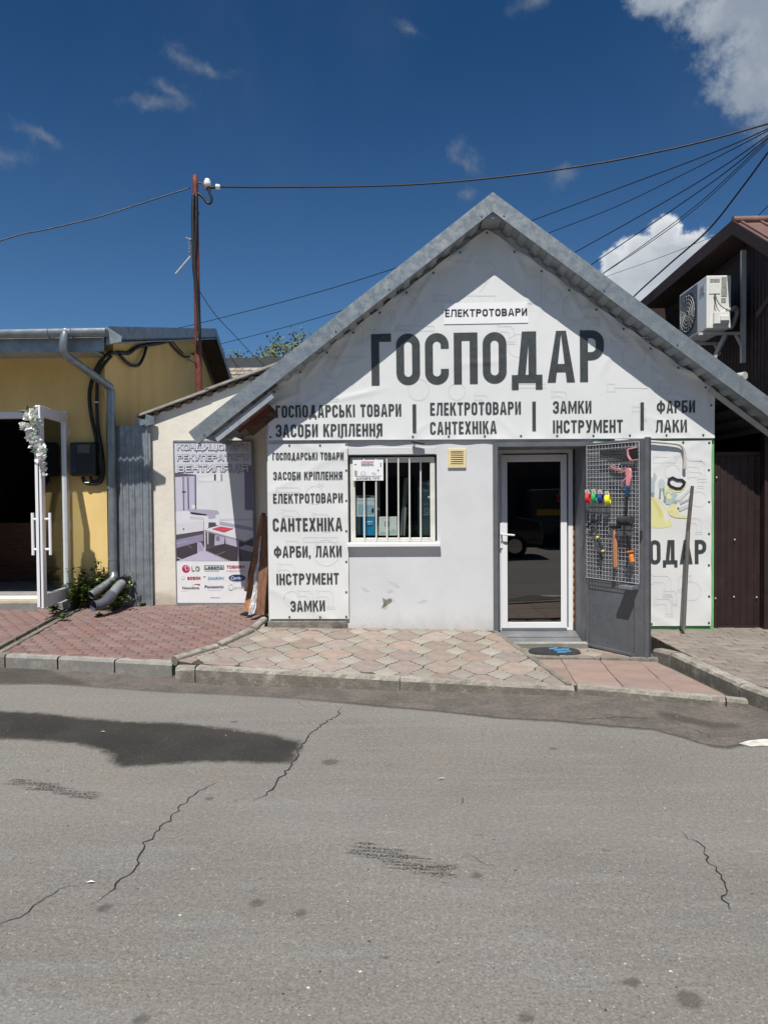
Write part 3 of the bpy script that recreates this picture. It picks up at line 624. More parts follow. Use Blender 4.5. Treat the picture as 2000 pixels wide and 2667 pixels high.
# --- middle pavement: pink octagons and cream diamonds
kB0, kB1 = G(500, 1730, 0.15), G(1488, 1779, 0.10)
bB0 = P(700, 1632, 8.0); bB1 = P(1284, 1641, 8.0)
zB, nB, _ = plane3(G(1000, 1757, .115), bB0, bB1)
def GB(u, v, dz=-.006):
    z = .12
    for _ in range(6): p = G(u, v, z); z = zB(p.x, p.y) + dz
    return G(u, v, z)
sB0, sB1 = GB(466, 1722), GB(690, 1622)
reg_B = ccw([XY(sB0), XY(kB0), XY(kB1), (bB1.x, 8.02), (bB0.x - .05, 8.02), XY(sB1)])
def oct_tiles(x0, x1, y0, y1, px=0.345, py=0.365, cx=0.0, cy=0.0, a=0.37, b=0.43, g=0.0055, t1='tile_pink', t2='tile_cream'):
    out = []
    def zig(p, q, n=7, amp=0.006):
        dx, dy = q[0] - p[0], q[1] - p[1]; L = math.hypot(dx, dy); nx, ny = -dy / L, dx / L
        return [(p[0] + dx * k / n + (nx * amp * (1 if k % 2 else -1) if 0 < k < n else 0), p[1] + dy * k / n + (ny * amp * (1 if k % 2 else -1) if 0 < k < n else 0)) for k in range(n)]
    A_, B_ = a * px, b * py
    for i in range(int((x0 - cx) / px) - 1, int((x1 - cx) / px) + 2):
        for j in range(int((y0 - cy) / py) - 1, int((y1 - cy) / py) + 2):
            X, Y = cx + i * px, cy + j * py
            dia = [(X + A_, Y), (X, Y + B_), (X - A_, Y), (X, Y - B_)]
            d2 = sum((zig(dia[k], dia[(k + 1) % 4]) for k in range(4)), []); out.append((shrink(d2, g), t2, 'd'))
            X += px / 2; Y += py / 2; h, v = px / 2, py / 2
            c8 = [(X + h, Y - v + B_), (X + h, Y + v - B_), (X + h - A_, Y + v), (X - h + A_, Y + v), (X - h, Y + v - B_), (X - h, Y - v + B_), (X - h + A_, Y - v), (X + h - A_, Y - v)]
            o2 = []
            for k in range(8):
                o2 += zig(c8[k], c8[(k + 1) % 8], 7, -0.006) if k % 2 == 1 else [c8[k]]
            out.append((shrink(o2, g), t1, 'o'))
    return out
c0 = G(914, 1726, 0.12)
rt = random.Random(5); tb = oct_tiles(-3.2, 2.4, 5.8, 8.1, cx=c0.x, cy=c0.y)
reg_B1 = ccw([XY(sB0), XY(kB0), (bB0.x - .05, 8.02), XY(sB1)]); reg_B2 = ccw([XY(kB0), XY(kB1), (bB1.x, 8.02), (bB0.x - .05, 8.02)])
pavement('tiled_pavement', [reg_B1, reg_B2], zB, nB, tb, 'paving_tile')
# --- sunk entrance apron: square pink slabs, and the octagon tiles round the mat
zC, nC, _ = plane3(G(1500, 1790, 0.06), G(1900, 1812, 0.06), Vector((1.6, 8.0, 0.012)))
eC0, eC1 = G(1385, 1710, 0.045), G(1700, 1713, 0.045)
reg_C = ccw([XY(G(1400, 1714, .045)), XY(G(1480, 1778, .07)), XY(G(1895, 1812, .06)), XY(G(1700, 1714, .045))])
def square_tiles(x0, x1, y0, y1, s, ang, g, mt, ox=0, oy=0):
    out = []; ca, sa = math.cos(ang), math.sin(ang)
    for i in range(int((x1 - x0) / s) + 2):
        for j in range(int((y1 - y0) / s) + 2):
            X, Y = ox + (i - 1) * s, oy + (j - 1) * s; pl = [(X + g, Y + g), (X + s - g, Y + g), (X + s - g, Y + s - g), (X + g, Y + s - g)]
            out.append(([(x0 + x * ca - y * sa, y0 + x * sa + y * ca) for x, y in pl], mt(i, j) if callable(mt) else mt, 's'))
    return out
pavement('entrance_apron', [reg_C], zC, nC, square_tiles(1.0, 3.4, 5.7, 7.4, 0.385, -0.09, 0.003, lambda i, j: 'tile_cream' if (i, j) in ((5, 3), (2, 1)) else 'slab_pink', 0.05, 0.12), 'paving_slab')
reg_C1 = ccw([XY(G(1300, 1668, .02)), XY(G(1392, 1712, .045)), XY(G(1702, 1711, .045)), XY(P(1690, 1680, 8.0)), (1.05, 8.0)])
reg_C1 = ccw([(1.02, 8.0), XY(G(1330, 1690, .03)), XY(G(1392, 1712, .045)), XY(G(1702, 1711, .045)), (2.62, 8.0)])
pavement('doorstep_pavement', [reg_C1], zC, nC, oct_tiles(0.9, 2.9, 6.8, 8.1, cx=c0.x + .1, cy=c0.y + .1), 'paving_tile')
# --- right pavement of small brown-grey pavers
zD, nD, _ = plane3(P(1850, 1640, 8.0), P(2000, 1640, 8.0), G(2000, 1790, 0.12))
reg_D = ccw([XY(G(1702, 1690, .10)), XY(G(1930, 1775, .12)), (4.0, 4.6), (6.5, 4.4), (6.5, 8.6), (2.5, 8.6), (2.5, 8.0)])
reg_D = ccw([(2.60, 8.0), XY(G(1935, 1778, .12)), (3.6, 5.25), (6.5, 4.9), (6.5, 8.6), (2.60, 8.6)])
def bricks_run(x0, x1, y0, y1, L, Wd, ang, g, mt):
    out = []; ca, sa = math.cos(ang), math.sin(ang)
    for i in range(-2, int((x1 - x0) / L) + 3):
        for j in range(-2, int((y1 - y0) / Wd) + 3):
            X, Y = i * L + (L / 2 if j % 2 else 0), j * Wd; pl = [(X + g, Y + g), (X + L - g, Y + g), (X + L - g, Y + Wd - g), (X + g, Y + Wd - g)]
            out.append(([(x0 + x * ca - y * sa, y0 + x * sa + y * ca) for x, y in pl], mt(i, j), 'b'))
    return out
rb = random.Random(9)
def dm(i, j):
    r = rb.random(); return 'tile_cream' if r < 0.006 else 'paver_red' if r < 0.010 else 'paver_grey'
pavement('grey_pavement', [reg_D], zD, nD, bricks_run(2.3, 6.6, 4.6, 8.7, 0.205, 0.105, 0.10, 0.0032, dm), 'paver', maxn=290)

# kerbs --------------------------------------------------------------
def stone(parent, name, a, b, wd, m, side=1, low=0.0, bev=0.014, rough=0.0, seed=1, name_kind=None):
    """kerb stone between top-front corners a and b (z = top); body lies behind (side=+1: +y side)"""
    d = Vector((b.x - a.x, b.y - a.y, 0)).normalized(); s = Vector((-d.y, d.x, 0)) * wd * side
    n = max(2, int((b - a).length / 0.05)) if rough else 1; rnd = random.Random(seed); mb_ = MB(); vs_ = []
    for i in range(n + 1):
        p = a.lerp(b, i / n); j = lambda k=1.0: rnd.uniform(-rough, rough) * k
        vs_ += [Vector((p.x, p.y, low)), Vector((p.x, p.y, p.z - 0.025)) - s.normalized() * (0.002 + j(.4)), Vector((p.x, p.y, p.z + j(.5))) + s.normalized() * (0.012 + abs(j(.8))),
                Vector((p.x, p.y, p.z + j(.3))) + s, Vector((p.x, p.y, low)) + s]
    fs = []
    for i in range(n):
        for k in range(5): q = (k + 1) % 5; fs.append((i * 5 + k, i * 5 + q, (i + 1) * 5 + q, (i + 1) * 5 + k))
    fs += [(0, 1, 2, 3, 4), tuple(n * 5 + k for k in (4, 3, 2, 1, 0))]
    mb_.add(vs_, fs); return mb_.build(name, m, parent, bevel=0 if rough else bev, seg=3)
def kerb_root(name): 
    o = bpy.data.objects.new(name, None); COL.objects.link(o); LOC[o] = Vector((0, 0, 0)); return tag(o, kind='structure')
k1 = kerb_root('kerb')
uu = [(-180, 1698), (12, 1706), (16, 1706), (149, 1711), (153, 1711.5), (297, 1719), (301, 1719.5), (448, 1727)]
for i in range(0, 8, 2):
    stone(k1, 'kerb_stone', G(*uu[i], .13), G(*uu[i + 1], .13), 0.12, M['kerb_grey'] if i else M['concrete_dark'], low=-0.04, seed=i, rough=0.004, bev=.02)
stone(k1, 'kerb_stone', GB(457, 1741, -.02), GB(507, 1738, -.012), 0.14, M['concrete'], low=-.04, rough=0.009, seed=8)
stone(k1, 'kerb_stone', GB(510, 1738, .004), GB(1040, 1767, .004), 0.11, M['concrete'], low=-.04, rough=0.009, seed=9)
stone(k1, 'kerb_stone', GB(1042, 1767, .004), GB(1495, 1791, .004), 0.12, M['concrete'], low=-.04, rough=0.010, seed=10)
stone(k1, 'kerb_stone', G(1503, 1786, .075), G(1888, 1820, .07), 0.09, M['concrete'], low=-.04, rough=0.005, seed=11)
stone(k1, 'kerb_stone', G(1892, 1820, .07), G(1948, 1826, .06), 0.09, M['concrete'], low=-.04, rough=0.006, seed=12)
# raised kerb that edges the grey pavement
k2 = kerb_root('side_kerb')
qk = [G(1700, 1690, .13), G(1745, 1700, .15), G(1925, 1782, .14), G(2010, 1812, .14)]
for i in range(3): stone(k2, 'kerb_stone', qk[i].lerp(qk[i + 1], .01), qk[i].lerp(qk[i + 1], .99), 0.11, M['concrete'], low=-.04, rough=0.008, seed=20 + i)
stone(k2, 'kerb_stone', G(2012, 1826, .14), G(2300, 1856, .14), 0.11, M['concrete'], low=-.04, rough=0.006, seed=24)
# rounded edging between the red and the tiled pavement
k3 = kerb_root('pavement_edging')
for (a, b) in (((455, 1716, .15), (565, 1683, .17)), ((570, 1680, .175), (655, 1641, .21)), ((658, 1638, .215), (688, 1612, .235))):
    A_, B_ = GB(a[0], a[1], .012), GB(b[0], b[1], .012); mb = MB(); n_ = 8; rr = 0.052; pts = [A_.lerp(B_, i / n_) for i in range(n_ + 1)]
    pts = [Vector((p.x, p.y, p.z - .018 + random.uniform(-.003, .003))) for p in pts]
    mb.tube(pts, [rr * .9] + [rr * random.uniform(.95, 1.05) for _ in pts[2:]] + [rr * .9], 10); mb.build('edging_stone', M['concrete'], k3, smooth=50)
# concrete strips
k4 = kerb_root('concrete_strip')
def strip(a, b, w, h=0.012, m='concrete_dark', name='strip_section'):
    mb = MB(); mb.bar(a, b, w, 0.05); o = mb.build(name, M[m], k4, bevel=.004); return o
p0, p1 = P(1288, 1643, 7.98), G(1482, 1782, .085); strip(p0 + Vector((0, 0, -.02)), p0.lerp(p1, .62) + Vector((0, 0, -.020)), .055); strip(p0.lerp(p1, .63) + Vector((0, 0, -.02)), p1 + Vector((0, 0, -.02)), .05)
strip(G(1392, 1713, .035) + Vector((0, 0, -.01)), G(1560, 1715, .035) + Vector((0, 0, -.012)), .05); strip(G(1563, 1715, .035) + Vector((0, 0, -.01)), G(1712, 1716, .04) + Vector((0, 0, -.01)), .05)
# sloped side of the tiled pavement down to the doorstep
mb = MB(); a, b = Vector((bB1.x, 8.0, zB(bB1.x, 8.0))), p1
mb.quad(p0 + Vector((.01, 0, .0)), p1 + Vector((.01, 0, .0)), Vector((p1.x + .03, p1.y, .0)), Vector((p0.x + .03, p0.y, -.02))); mb.build('strip_side', M['concrete_dark'], k4)
# drain channel between the two red pavements
ch = kerb_root('drain_channel'); a0, a1 = Vector((kA0.x - .08, kA0.y - .02, zA(kA0.x, kA0.y))), Vector((bA0.x - .09, bA0.y - .1, zA(bA0.x, bA0.y - .1)))
mb = MB(); mb.bar(a0 + Vector((0, 0, -.045)), a1 + Vector((0, 0, -.045)), .15, .03); mb.build('channel_floor', M['concrete_dark'], ch)
for s_, w in ((-1, .03), (1, .022)):
    dd = (a1 - a0).normalized(); sd = Vector((dd.y, -dd.x, 0)) * s_ * .072
    for k in range(4):
        q0, q1 = a0.lerp(a1, k / 4 + .004), a0.lerp(a1, (k + 1) / 4 - .004)
        mb = MB(); mb.bar(q0 + sd + Vector((0, 0, -.012 + random.uniform(-.004, .004))), q1 + sd + Vector((0, 0, -.012)), w, .045); mb.build('channel_edge', M['concrete_dark' if s_ < 0 else 'concrete_dark'], ch, bevel=.006)

# ------------------------------------------------------------------ block lettering drawn as flat print
def arc(cx, cy, rx, ry, a0, a1, n=8): return [(cx + rx * math.cos(R(a0 + (a1 - a0) * i / n)), cy + ry * math.sin(R(a0 + (a1 - a0) * i / n))) for i in range(n + 1)]
def stroke(pts, t, closed=False):
    pts = [p for i, p in enumerate(pts) if i == 0 or math.dist(p, pts[i - 1]) > 1e-5]
    if closed and math.dist(pts[0], pts[-1]) < 1e-5: pts = pts[:-1]
    n = len(pts); L = []; Rr = []
    for i in range(n):
        p = pts[i]; a = pts[i - 1] if (i > 0 or closed) else None; b = pts[(i + 1) % n] if (i < n - 1 or closed) else None
        def nr(u, v):
            dx, dy = v[0] - u[0], v[1] - u[1]; l = math.hypot(dx, dy) or 1e-9; return (-dy / l, dx / l)
        if a is None: m = nr(p, b); k = 1
        elif b is None: m = nr(a, p); k = 1
        else:
            n1, n2 = nr(a, p), nr(p, b); m = (n1[0] + n2[0], n1[1] + n2[1]); l = math.hypot(*m) or 1e-9; m = (m[0] / l, m[1] / l); k = 1 / max(0.35, m[0] * n1[0] + m[1] * n1[1])
        L.append((p[0] + m[0] * t / 2 * k, p[1] + m[1] * t / 2 * k)); Rr.append((p[0] - m[0] * t / 2 * k, p[1] - m[1] * t / 2 * k))
    return [[L[i], L[(i + 1) % n], Rr[(i + 1) % n], Rr[i]] for i in range(n if closed else n - 1)]
WF = {'Г': .84, 'Д': 1.28, 'А': 1.14, 'М': 1.42, 'Ф': 1.42, 'Ц': 1.14, 'Т': .98, 'Е': .82, 'Л': 1.12, 'У': 1.06, 'Х': 1.08, 'К': 1.04, ' ': .50, ',': .35, 'Й': 1.0, 'L': .78, 'G': 1.0, 'Ь': .95, 'E': .82, 'T': .95, 'A': 1.14, 'N': 1.05, '!': .35}
def glyph(ch, W, t, tv=None):
    th = (tv or t); w = W * WF.get(ch, 1.0); h = t / 2; S = []                     # S: list of pieces, each a list of polygons
    rect = lambda a, b, c, d: S.append([[(a, b), (c, b), (c, d), (a, d)]]); poly = lambda *p: S.append([list(p)]); st = lambda p, cl=False, tt=t: S.append(stroke(p, tt, cl))
    rr = min(w / 2, 0.36) - h
    def bowl(x0, y0, x1, y1): # D-like bowl from left x0, right outer x1
        r = min((y1 - y0) / 2, (x1 - x0) * 0.8, .30) - h
        st([(x0, y1 - h)] + arc(x1 - h - r, y1 - h - r, r, r, 90, 0, 6) + arc(x1 - h - r, y0 + h + r, r, r, 0, -90, 6) + [(x0, y0 + h)])
    if ch in 'ОO0': st(arc(w - h - rr, 1 - h - rr, rr, rr, 0, 90, 7) + arc(h + rr, 1 - h - rr, rr, rr, 90, 180, 7) + arc(h + rr, h + rr, rr, rr, 180, 270, 7) + arc(w - h - rr, h + rr, rr, rr, 270, 360, 7), True)
    elif ch in 'СCG':
        st([(w - h, .70)] + arc(w - h - rr, 1 - h - rr, rr, rr, 0, 90, 7) + arc(h + rr, 1 - h - rr, rr, rr, 90, 180, 7) + arc(h + rr, h + rr, rr, rr, 180, 270, 7) + arc(w - h - rr, h + rr, rr, rr, 270, 360, 7) + [(w - h, (.30 if ch != 'G' else .42))])
        if ch == 'G': rect(w * .55, .42, w, .42 + th * .8)
    elif ch in 'Г': rect(0, 0, t, 1); rect(t, 1 - th, w, 1)
    elif ch in 'П': rect(0, 0, t, 1); rect(w - t, 0, w, 1); rect(t, 1 - th, w - t, 1)
    elif ch in 'НH': rect(0, 0, t, 1); rect(w - t, 0, w, 1); rect(t, .5 - th / 2, w - t, .5 + th / 2)
    elif ch in 'ТT': rect(0, 1 - th, w, 1); rect(w / 2 - h, 0, w / 2 + h, 1 - th)
    elif ch in 'ІI': rect(0, 0, t, 1)
    elif ch in 'ЕE': rect(0, 0, t, 1); rect(t, 1 - th, w, 1); rect(t, 0, w, th); rect(t, .5 - th / 2, w * .93, .5 + th / 2)
    elif ch in 'LL': rect(0, 0, t, 1); rect(t, 0, w, th)
    elif ch in 'РP': rect(0, 0, t, 1); bowl(t, .42, w, 1)
    elif ch in 'ЬD':
        rect(0, 0, t, 1); bowl(t, 0, w, .58 if ch == 'Ь' else 1)
    elif ch in 'Б': rect(0, 0, t, 1); rect(t, 1 - th, w * .93, 1); bowl(t, 0, w, .60)
    elif ch in 'ВB': rect(0, 0, t, 1); bowl(t, .5 - th / 2, w * .96, 1); bowl(t, 0, w, .5 + th / 2)
    elif ch in 'Я': rect(w - t, 0, w, 1); k = len(S); bowl(t, .42, w, 1); S[k] = [[(w - x, y) for x, y in p] for p in S[k]]; poly((0, 0), (t * 1.08, 0), (w * .62, .44), (w * .62 - t * 1.0, .44))
    elif ch in 'R': rect(0, 0, t, 1); bowl(t, .42, w, 1); poly((w, 0), (w - t * 1.08, 0), (w * .38, .44), (w * .38 + t * 1.0, .44))
    elif ch in 'ИN' or ch == 'Й':
        rect(0, 0, t, 1); rect(w - t, 0, w, 1)
        if ch == 'N': poly((t, 1), (t, 1 - t * 2.1), (w - t, 0), (w - t, t * 2.1))
        else: poly((t, 0), (w - t, 1 - t * 1.9), (w - t, 1), (t, t * 1.9))
        if ch == 'Й': rect(w * .3, 1.06, w * .7, 1.06 + th)
    elif ch in 'Ц': rect(0, 0, t, 1); w2 = w - t * .6; rect(w2 - t, 0, w2, 1); rect(t, 0, w2 - t, th); rect(w2 - t * .1, -t * .9, w2 + t * .6, th)
    elif ch in 'Л': poly((0, 0), (t * .5, 0), (t * 1.15, .12), (t * 1.45, 1), (t * .62, 1), (t * .35, .16), (0, .13)); rect(w - t, 0, w, 1); rect(t * 1.45, 1 - th, w - t, 1)
    elif ch in 'Д':
        f = t * .75; poly((f, th), (f + t * .98, th), (f + t * 1.5, 1), (f + t * .55, 1)); rect(w - f - t, th, w - f, 1); rect(f + t * 1.5, 1 - th, w - f - t, 1)
        rect(0, 0, w, th); rect(0, -t * .85, t * .85, 0); rect(w - t * .85, -t * .85, w, 0)
    elif ch in 'АA':
        m = w / 2; poly((0, 0), (t * 1.02, 0), (m + t * .05, 1), (m - t * .62, 1)); poly((w, 0), (m + t * .62, 1), (m - t * .05, 1), (w - t * 1.02, 0)); rect(w * .26, .20, w * .74, .20 + th)
    elif ch in 'М': rect(0, 0, t, 1); rect(w - t, 0, w, 1); m = w / 2; poly((t, 1), (t, 1 - t * 2.2), (m, 0), (m, .42)); poly((w - t, 1), (w - t, 1 - t * 2.2), (m, 0), (m, .42))
    elif ch in 'К': rect(0, 0, t, 1); poly((t, .36), (t, .62), (w - t * 1.05, 1), (w, 1)); poly((w * .40, .60), (w * .40 + t * .62, .72), (w * 1.04, 0), (w * 1.04 - t * 1.1, 0))
    elif ch in 'У':
        poly((w, 1), (w - t, 1), (w * .34, .10), (w * .34 + t * .9, .0 + .06)); poly((0, 1), (t, 1), (w * .62, .34), (w * .62 - t * .62, .30)); poly((w * .14, 0), (w * .34 + t * .9, 0.06), (w * .34, th * 1.0), (w * .14, th))
    elif ch in 'Х': poly((0, 0), (t, 0), (w, 1), (w - t, 1)); poly((w, 0), (w - t, 0), (0, 1), (t, 1))
    elif ch in 'Ф':
        rect(w / 2 - h, -.02, w / 2 + h, 1.02); q = .14; r2 = min(w / 2, .30) - h
        st(arc(w - h - r2, 1 - q - h - r2, r2, r2, 0, 90, 6) + arc(h + r2, 1 - q - h - r2, r2, r2, 90, 180, 6) + arc(h + r2, q + h + r2, r2, r2, 180, 270, 6) + arc(w - h - r2, q + h + r2, r2, r2, 270, 360, 6), True)
    elif ch in 'З':
        r3 = min(w / 2, .26) - h
        st([(h, .70)] + arc(h + r3, 1 - h - r3, r3, r3, 180, 90, 5) + arc(w - h - r3, 1 - h - r3, r3, r3, 90, 0, 5) + arc(w - h - r3 * .8, .5 + r3 * .8, r3 * .8, r3 * .8, 0, -90, 5) + [(w * .36, .5)])
        st([(w * .36, .5)] + arc(w - h - r3 * .8, .5 - r3 * .8, r3 * .8, r3 * .8, 90, 0, 5) + arc(w - h - r3, h + r3, r3, r3, 0, -90, 5) + arc(h + r3, h + r3, r3, r3, 270, 180, 5) + [(h, .30)])
    elif ch in 'S':
        r3 = min(w / 2, .27) - h
        st([(w - h, .72)] + arc(w - h - r3, 1 - h - r3, r3, r3, 0, 90, 5) + arc(h + r3, 1 - h - r3, r3, r3, 90, 180, 5) + arc(h + r3, .5 + r3, r3, r3, 180, 270, 5) + arc(w - h - r3, .5 - r3, r3, r3, 90, 0, 5) + arc(w - h - r3, h + r3, r3, r3, 0, -90, 5) + arc(h + r3, h + r3, r3, r3, 270, 180, 5) + [(h, .28)])
    elif ch in 'U': st([(h, 1)] + arc(h + rr, h + rr, rr, rr, 180, 270, 7) + arc(w - h - rr, h + rr, rr, rr, 270, 360, 7) + [(w - h, 1)])
    elif ch == ',': poly((0, t), (t, t), (t, 0), (t * .4, -t), (0, -t), (t * .25, 0), (0, 0))
    elif ch == '!': rect(0, t * 1.5, t, 1); rect(0, 0, t, t)
    return S, (t if ch in 'ІI!' else w)
def text_pieces(txt, width, t, gap, tv=None):
    """letters one unit high filling `width`: returns pieces placed along x"""
    fixed = 0; k = 0.0
    for c in txt:
        if c in 'ІI!': fixed += t
        else: k += WF.get(c, 1.0)
    W = (width - fixed - gap * (len(txt) - 1)) / k; x = 0; out = []
    for c in txt:
        S, w = glyph(c, W, t, tv) if c != ' ' else ([], W * WF[' '])
        out += [[[(px + x, py) for px, py in q] for q in pc] for pc in S]; x += w + gap
    return out
def flat_disp(p): return p
def lettering(txt, L, Rr, cap, y, m, parent, t=0.155, gap=0.095, disp=None, out=0.002, cut=0.0, tv=None, name='lettering', grow=0.0):
    """baseline from pixel L to pixel R, cap height in pixels, on the wall plane y"""
    a, b = P(*L, y), P(*Rr, y); top = P(L[0], L[1] - cap, y); hgt = (top - a).length; ex = (b - a); wid = ex.length; ex.normalize(); ez = Vector((0, -1, 0)).cross(ex) * -1
    ez = ez if ez.z > 0 else -ez
    mb_ = MB(); n = 0
    for pc in text_pieces(txt, wid / hgt, t, gap, tv):
        n += 1
        for q in pc:
            if grow:
                cx_ = sum(p[0] for p in q) / len(q); cy_ = sum(p[1] for p in q) / len(q)
            mb_.add([a + ex * (p[0] * hgt) + ez * (p[1] * hgt) + Vector((0, -out - 0.00018 * (n % 6), 0)) for p in q], [tuple(range(len(q)))])
    if disp is None: return mb_.build(name, m, parent, fix=False)
    me = bpy.data.meshes.new('tmp'); me.from_pydata(mb_.v, [], mb_.f); bm = bmesh.new(); bm.from_mesh(me)
    lo = [min(v.co[i] for v in bm.verts) for i in range(3)]; hi = [max(v.co[i] for v in bm.verts) for i in range(3)]
    for ax in (0, 2):
        s_ = math.floor(lo[ax] / cut) * cut + cut
        while s_ < hi[ax]:
            co = Vector((0, 0, 0)); co[ax] = s_; nn = Vector((0, 0, 0)); nn[ax] = 1
            bmesh.ops.bisect_plane(bm, geom=bm.verts[:] + bm.edges[:] + bm.faces[:], plane_co=co, plane_no=nn); s_ += cut
    for v in bm.verts: v.co.y += disp(v.co.x, v.co.z)
    bm.to_mesh(me); bm.free(); off = LOC.get(parent, Vector((0, 0, 0)))
    for v in me.vertices: v.co -= off
    me.materials.append(m); o = bpy.data.objects.new(name, me); COL.objects.link(o); o.parent = parent; LOC[o] = off; me.name = name; return o
def tiny_text(txt, L, Rr, cap, y, m, parent, out=0.003, italic=0.0, off=0.0, name='lettering'):
    c = bpy.data.curves.new(name, 'FONT'); c.body = txt; c.size = 1; c.shear = italic; c.offset = off; c.resolution_u = 2
    o = bpy.data.objects.new('tmp', c); COL.objects.link(o); dg = bpy.context.evaluated_depsgraph_get(); me = bpy.data.meshes.new_from_object(o.evaluated_get(dg)); bpy.data.objects.remove(o)
    xs_ = [v.co.x for v in me.vertices]; ys_ = [v.co.y for v in me.vertices]
    a, b = P(*L, y), P(*Rr, y); h = (P(L[0], L[1] - cap, y) - a).length; ex = b - a; w = ex.length; ex.normalize(); ez = Vector((-ex.z, 0, ex.x)); offv = LOC.get(parent, Vector((0, 0, 0)))
    capu = 0.72
    for v in me.vertices:
        q = a + ex * ((v.co.x - min(xs_)) / (max(xs_) - min(xs_)) * w) + ez * (v.co.y / capu * h); q.y -= out; v.co = q - offv
    me.materials.clear(); me.materials.append(m); me.name = name
    o = bpy.data.objects.new(name, me); COL.objects.link(o); o.parent = parent; LOC[o] = offv; return o

# ------------------------------------------------------------------ the white gabled shop
YF = 8.0
X0, X1 = P(698, 1400, YF).x, P(1857, 1350, YF).x
def zY(v, u=1056, y=YF): return P(u, v, y).z
shop = thing('shop_building', (X0, YF, 0.1), 'small white gabled hardware shop with a galvanised roof edge, barred window and open steel door', 'shop')
YR = 7.64                                     # front plane of the roof overhang
ax = P(1283, 550, YR).x; az = P(1283, 500, YR).z; azb = P(1283, 551, YR).z; SL = 0.762; HS = 3.19
gz = lambda x: azb - SL * abs(x - ax)         # underside of the roof at x
wx = [X0, P(907, 1300, YF).x, P(1138, 1300, YF).x, P(1284, 1400, YF).x, P(1528, 1400, YF).x, X1]
wz = [-0.1, zY(1412, 1020), zY(1184, 1020), zY(1152, 1400), zY(1120, 1300)]
def solid(i, j):
    if i == 1 and j == 1: return False
    if i == 3 and j <= 2: return False
    return True
fw = wall_mesh(wx, wz, solid, YF, YF + 0.28); fw.build('wall', M['plaster'], shop)
# gable triangle above, side and back walls
zt = wz[-1]; TH = 0.12
tri = [(X0, YF, zt), (X1, YF, zt), (X1, YF, gz(X1) + .10), (ax, YF, gz(ax) + .10), (X0, YF, gz(X0) + .10)]
mb = MB(); mb.prism([Vector(p) + Vector((0, .004, 0)) for p in tri], (0, 0.24, 0)); mb.build('gable', M['plaster'], shop)
mb = MB(); mb.prism([(ax - .10, YR + .03, azb - .06), (ax + .10, YR + .03, azb - .06), (ax, YR + .03, azb + .09)], (0, 1.2, 0)); mb.build('ridge_batten', M['soffit'], shop)
YB = 12.2
mb = MB(); mb.box(X0, X0 + .2, YF + .28, YB, -.1, gz(X0) + .05); mb.build('side_wall', M['cream_wall'], shop)
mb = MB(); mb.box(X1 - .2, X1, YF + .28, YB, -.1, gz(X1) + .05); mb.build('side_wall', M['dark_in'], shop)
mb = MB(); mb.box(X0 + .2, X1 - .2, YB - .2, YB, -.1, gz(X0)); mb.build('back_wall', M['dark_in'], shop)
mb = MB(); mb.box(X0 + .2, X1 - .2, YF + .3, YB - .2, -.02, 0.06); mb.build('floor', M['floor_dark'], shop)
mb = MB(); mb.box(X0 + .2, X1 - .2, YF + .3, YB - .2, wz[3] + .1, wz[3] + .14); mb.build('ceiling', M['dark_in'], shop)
# green painted edge at the right corner of the wall
mb = MB(); mb.box(P(1560, 1640, YF).x, X1 + .003, YF - .004, YF + .1, .0, zY(1144, 1850)); mb.build('painted_wall_edge', M['green_paint'], shop)
# roof: profiled sheets on both slopes, ribs running back from the front
for s_ in (-1, 1):
    d = Vector((s_, 0, -SL)).normalized(); n_ = Vector((s_ * SL, 0, 1)).normalized(); L = HS / abs(d.x)
    o0 = Vector((ax, YR + .035, azb + .004))
    sh = sheet(o0, d, (0, 1, 0), n_, L * (.735 if s_ < 0 else .99), YF - YR + .02, 0.185, 0.028); sh.build('soffit_sheet', M['soffit'], shop)
    sh = sheet(o0 + n_ * (.138 if s_ < 0 else .125), d, (0, 1, 0), n_, L * (.968 if s_ < 0 else .995), YB - YR + .2, 0.185, 0.028); sh.build('roof_sheet', M['galv_dull'], shop)
    if s_ < 0: sh = sheet(o0 + n_ * .205 + d * (L * .72) + Vector((0, YF + .45 - YR, 0)), d, (0, 1, 0), n_, L * .30, 9.68 - YF - .5, 0.185, 0.028); sh.build('eave_shadow_sheet', M['galv_dull'], shop)  # extra sheet, added out of view to cast the eave shadow over the poster
    # front flashing: face, folded top and a drip fold; the left one is joined from two lengths
    th = (az - azb) * math.cos(math.atan(SL))
    cuts = [0, .50 if s_ < 0 else .36, 1.0]
    for q in range(2):
        mb = MB(); a_ = Vector((ax, YR, azb)); st_, en = L * cuts[q], L * cuts[q + 1]; dy = -.0 if q == 0 else .003
        f0 = a_ + d * st_ + Vector((0, dy, 0)); f1 = a_ + d * en + Vector((0, dy, 0)); up = n_ * th
        if q == 0: up0 = Vector((0, 0, az - azb))
        else: up0 = up
        mb.quad(f0, f1, f1 + up, f0 + up0); mb.quad(f0 + up0, f1 + up, f1 + up + Vector((0, .16, 0)) + n_ * .004, f0 + up0 + Vector((0, .16, 0))); mb.quad(f0, f1, f1 + Vector((0, .03, 0)), f0 + Vector((0, .03, 0)))
        if q == 1: mb.quad(f1, f1 + Vector((0, .16, 0)), f1 + up + Vector((0, .16, 0)), f1 + up)
        fl = mb.build('ridge_flashing' if False else 'verge_flashing', M['galv'], shop)
    for k in ((.03, .36, .60, .97) if s_ > 0 else (.03, .34, .52, .97)):
        mb = MB(); p = Vector((ax, YR - .001, azb)) + d * (L * k) + n_ * (th * .22); mb.disc(p, .011, (0, -1, 0), 8, .006); mb.build('screw', M['screw'], shop)
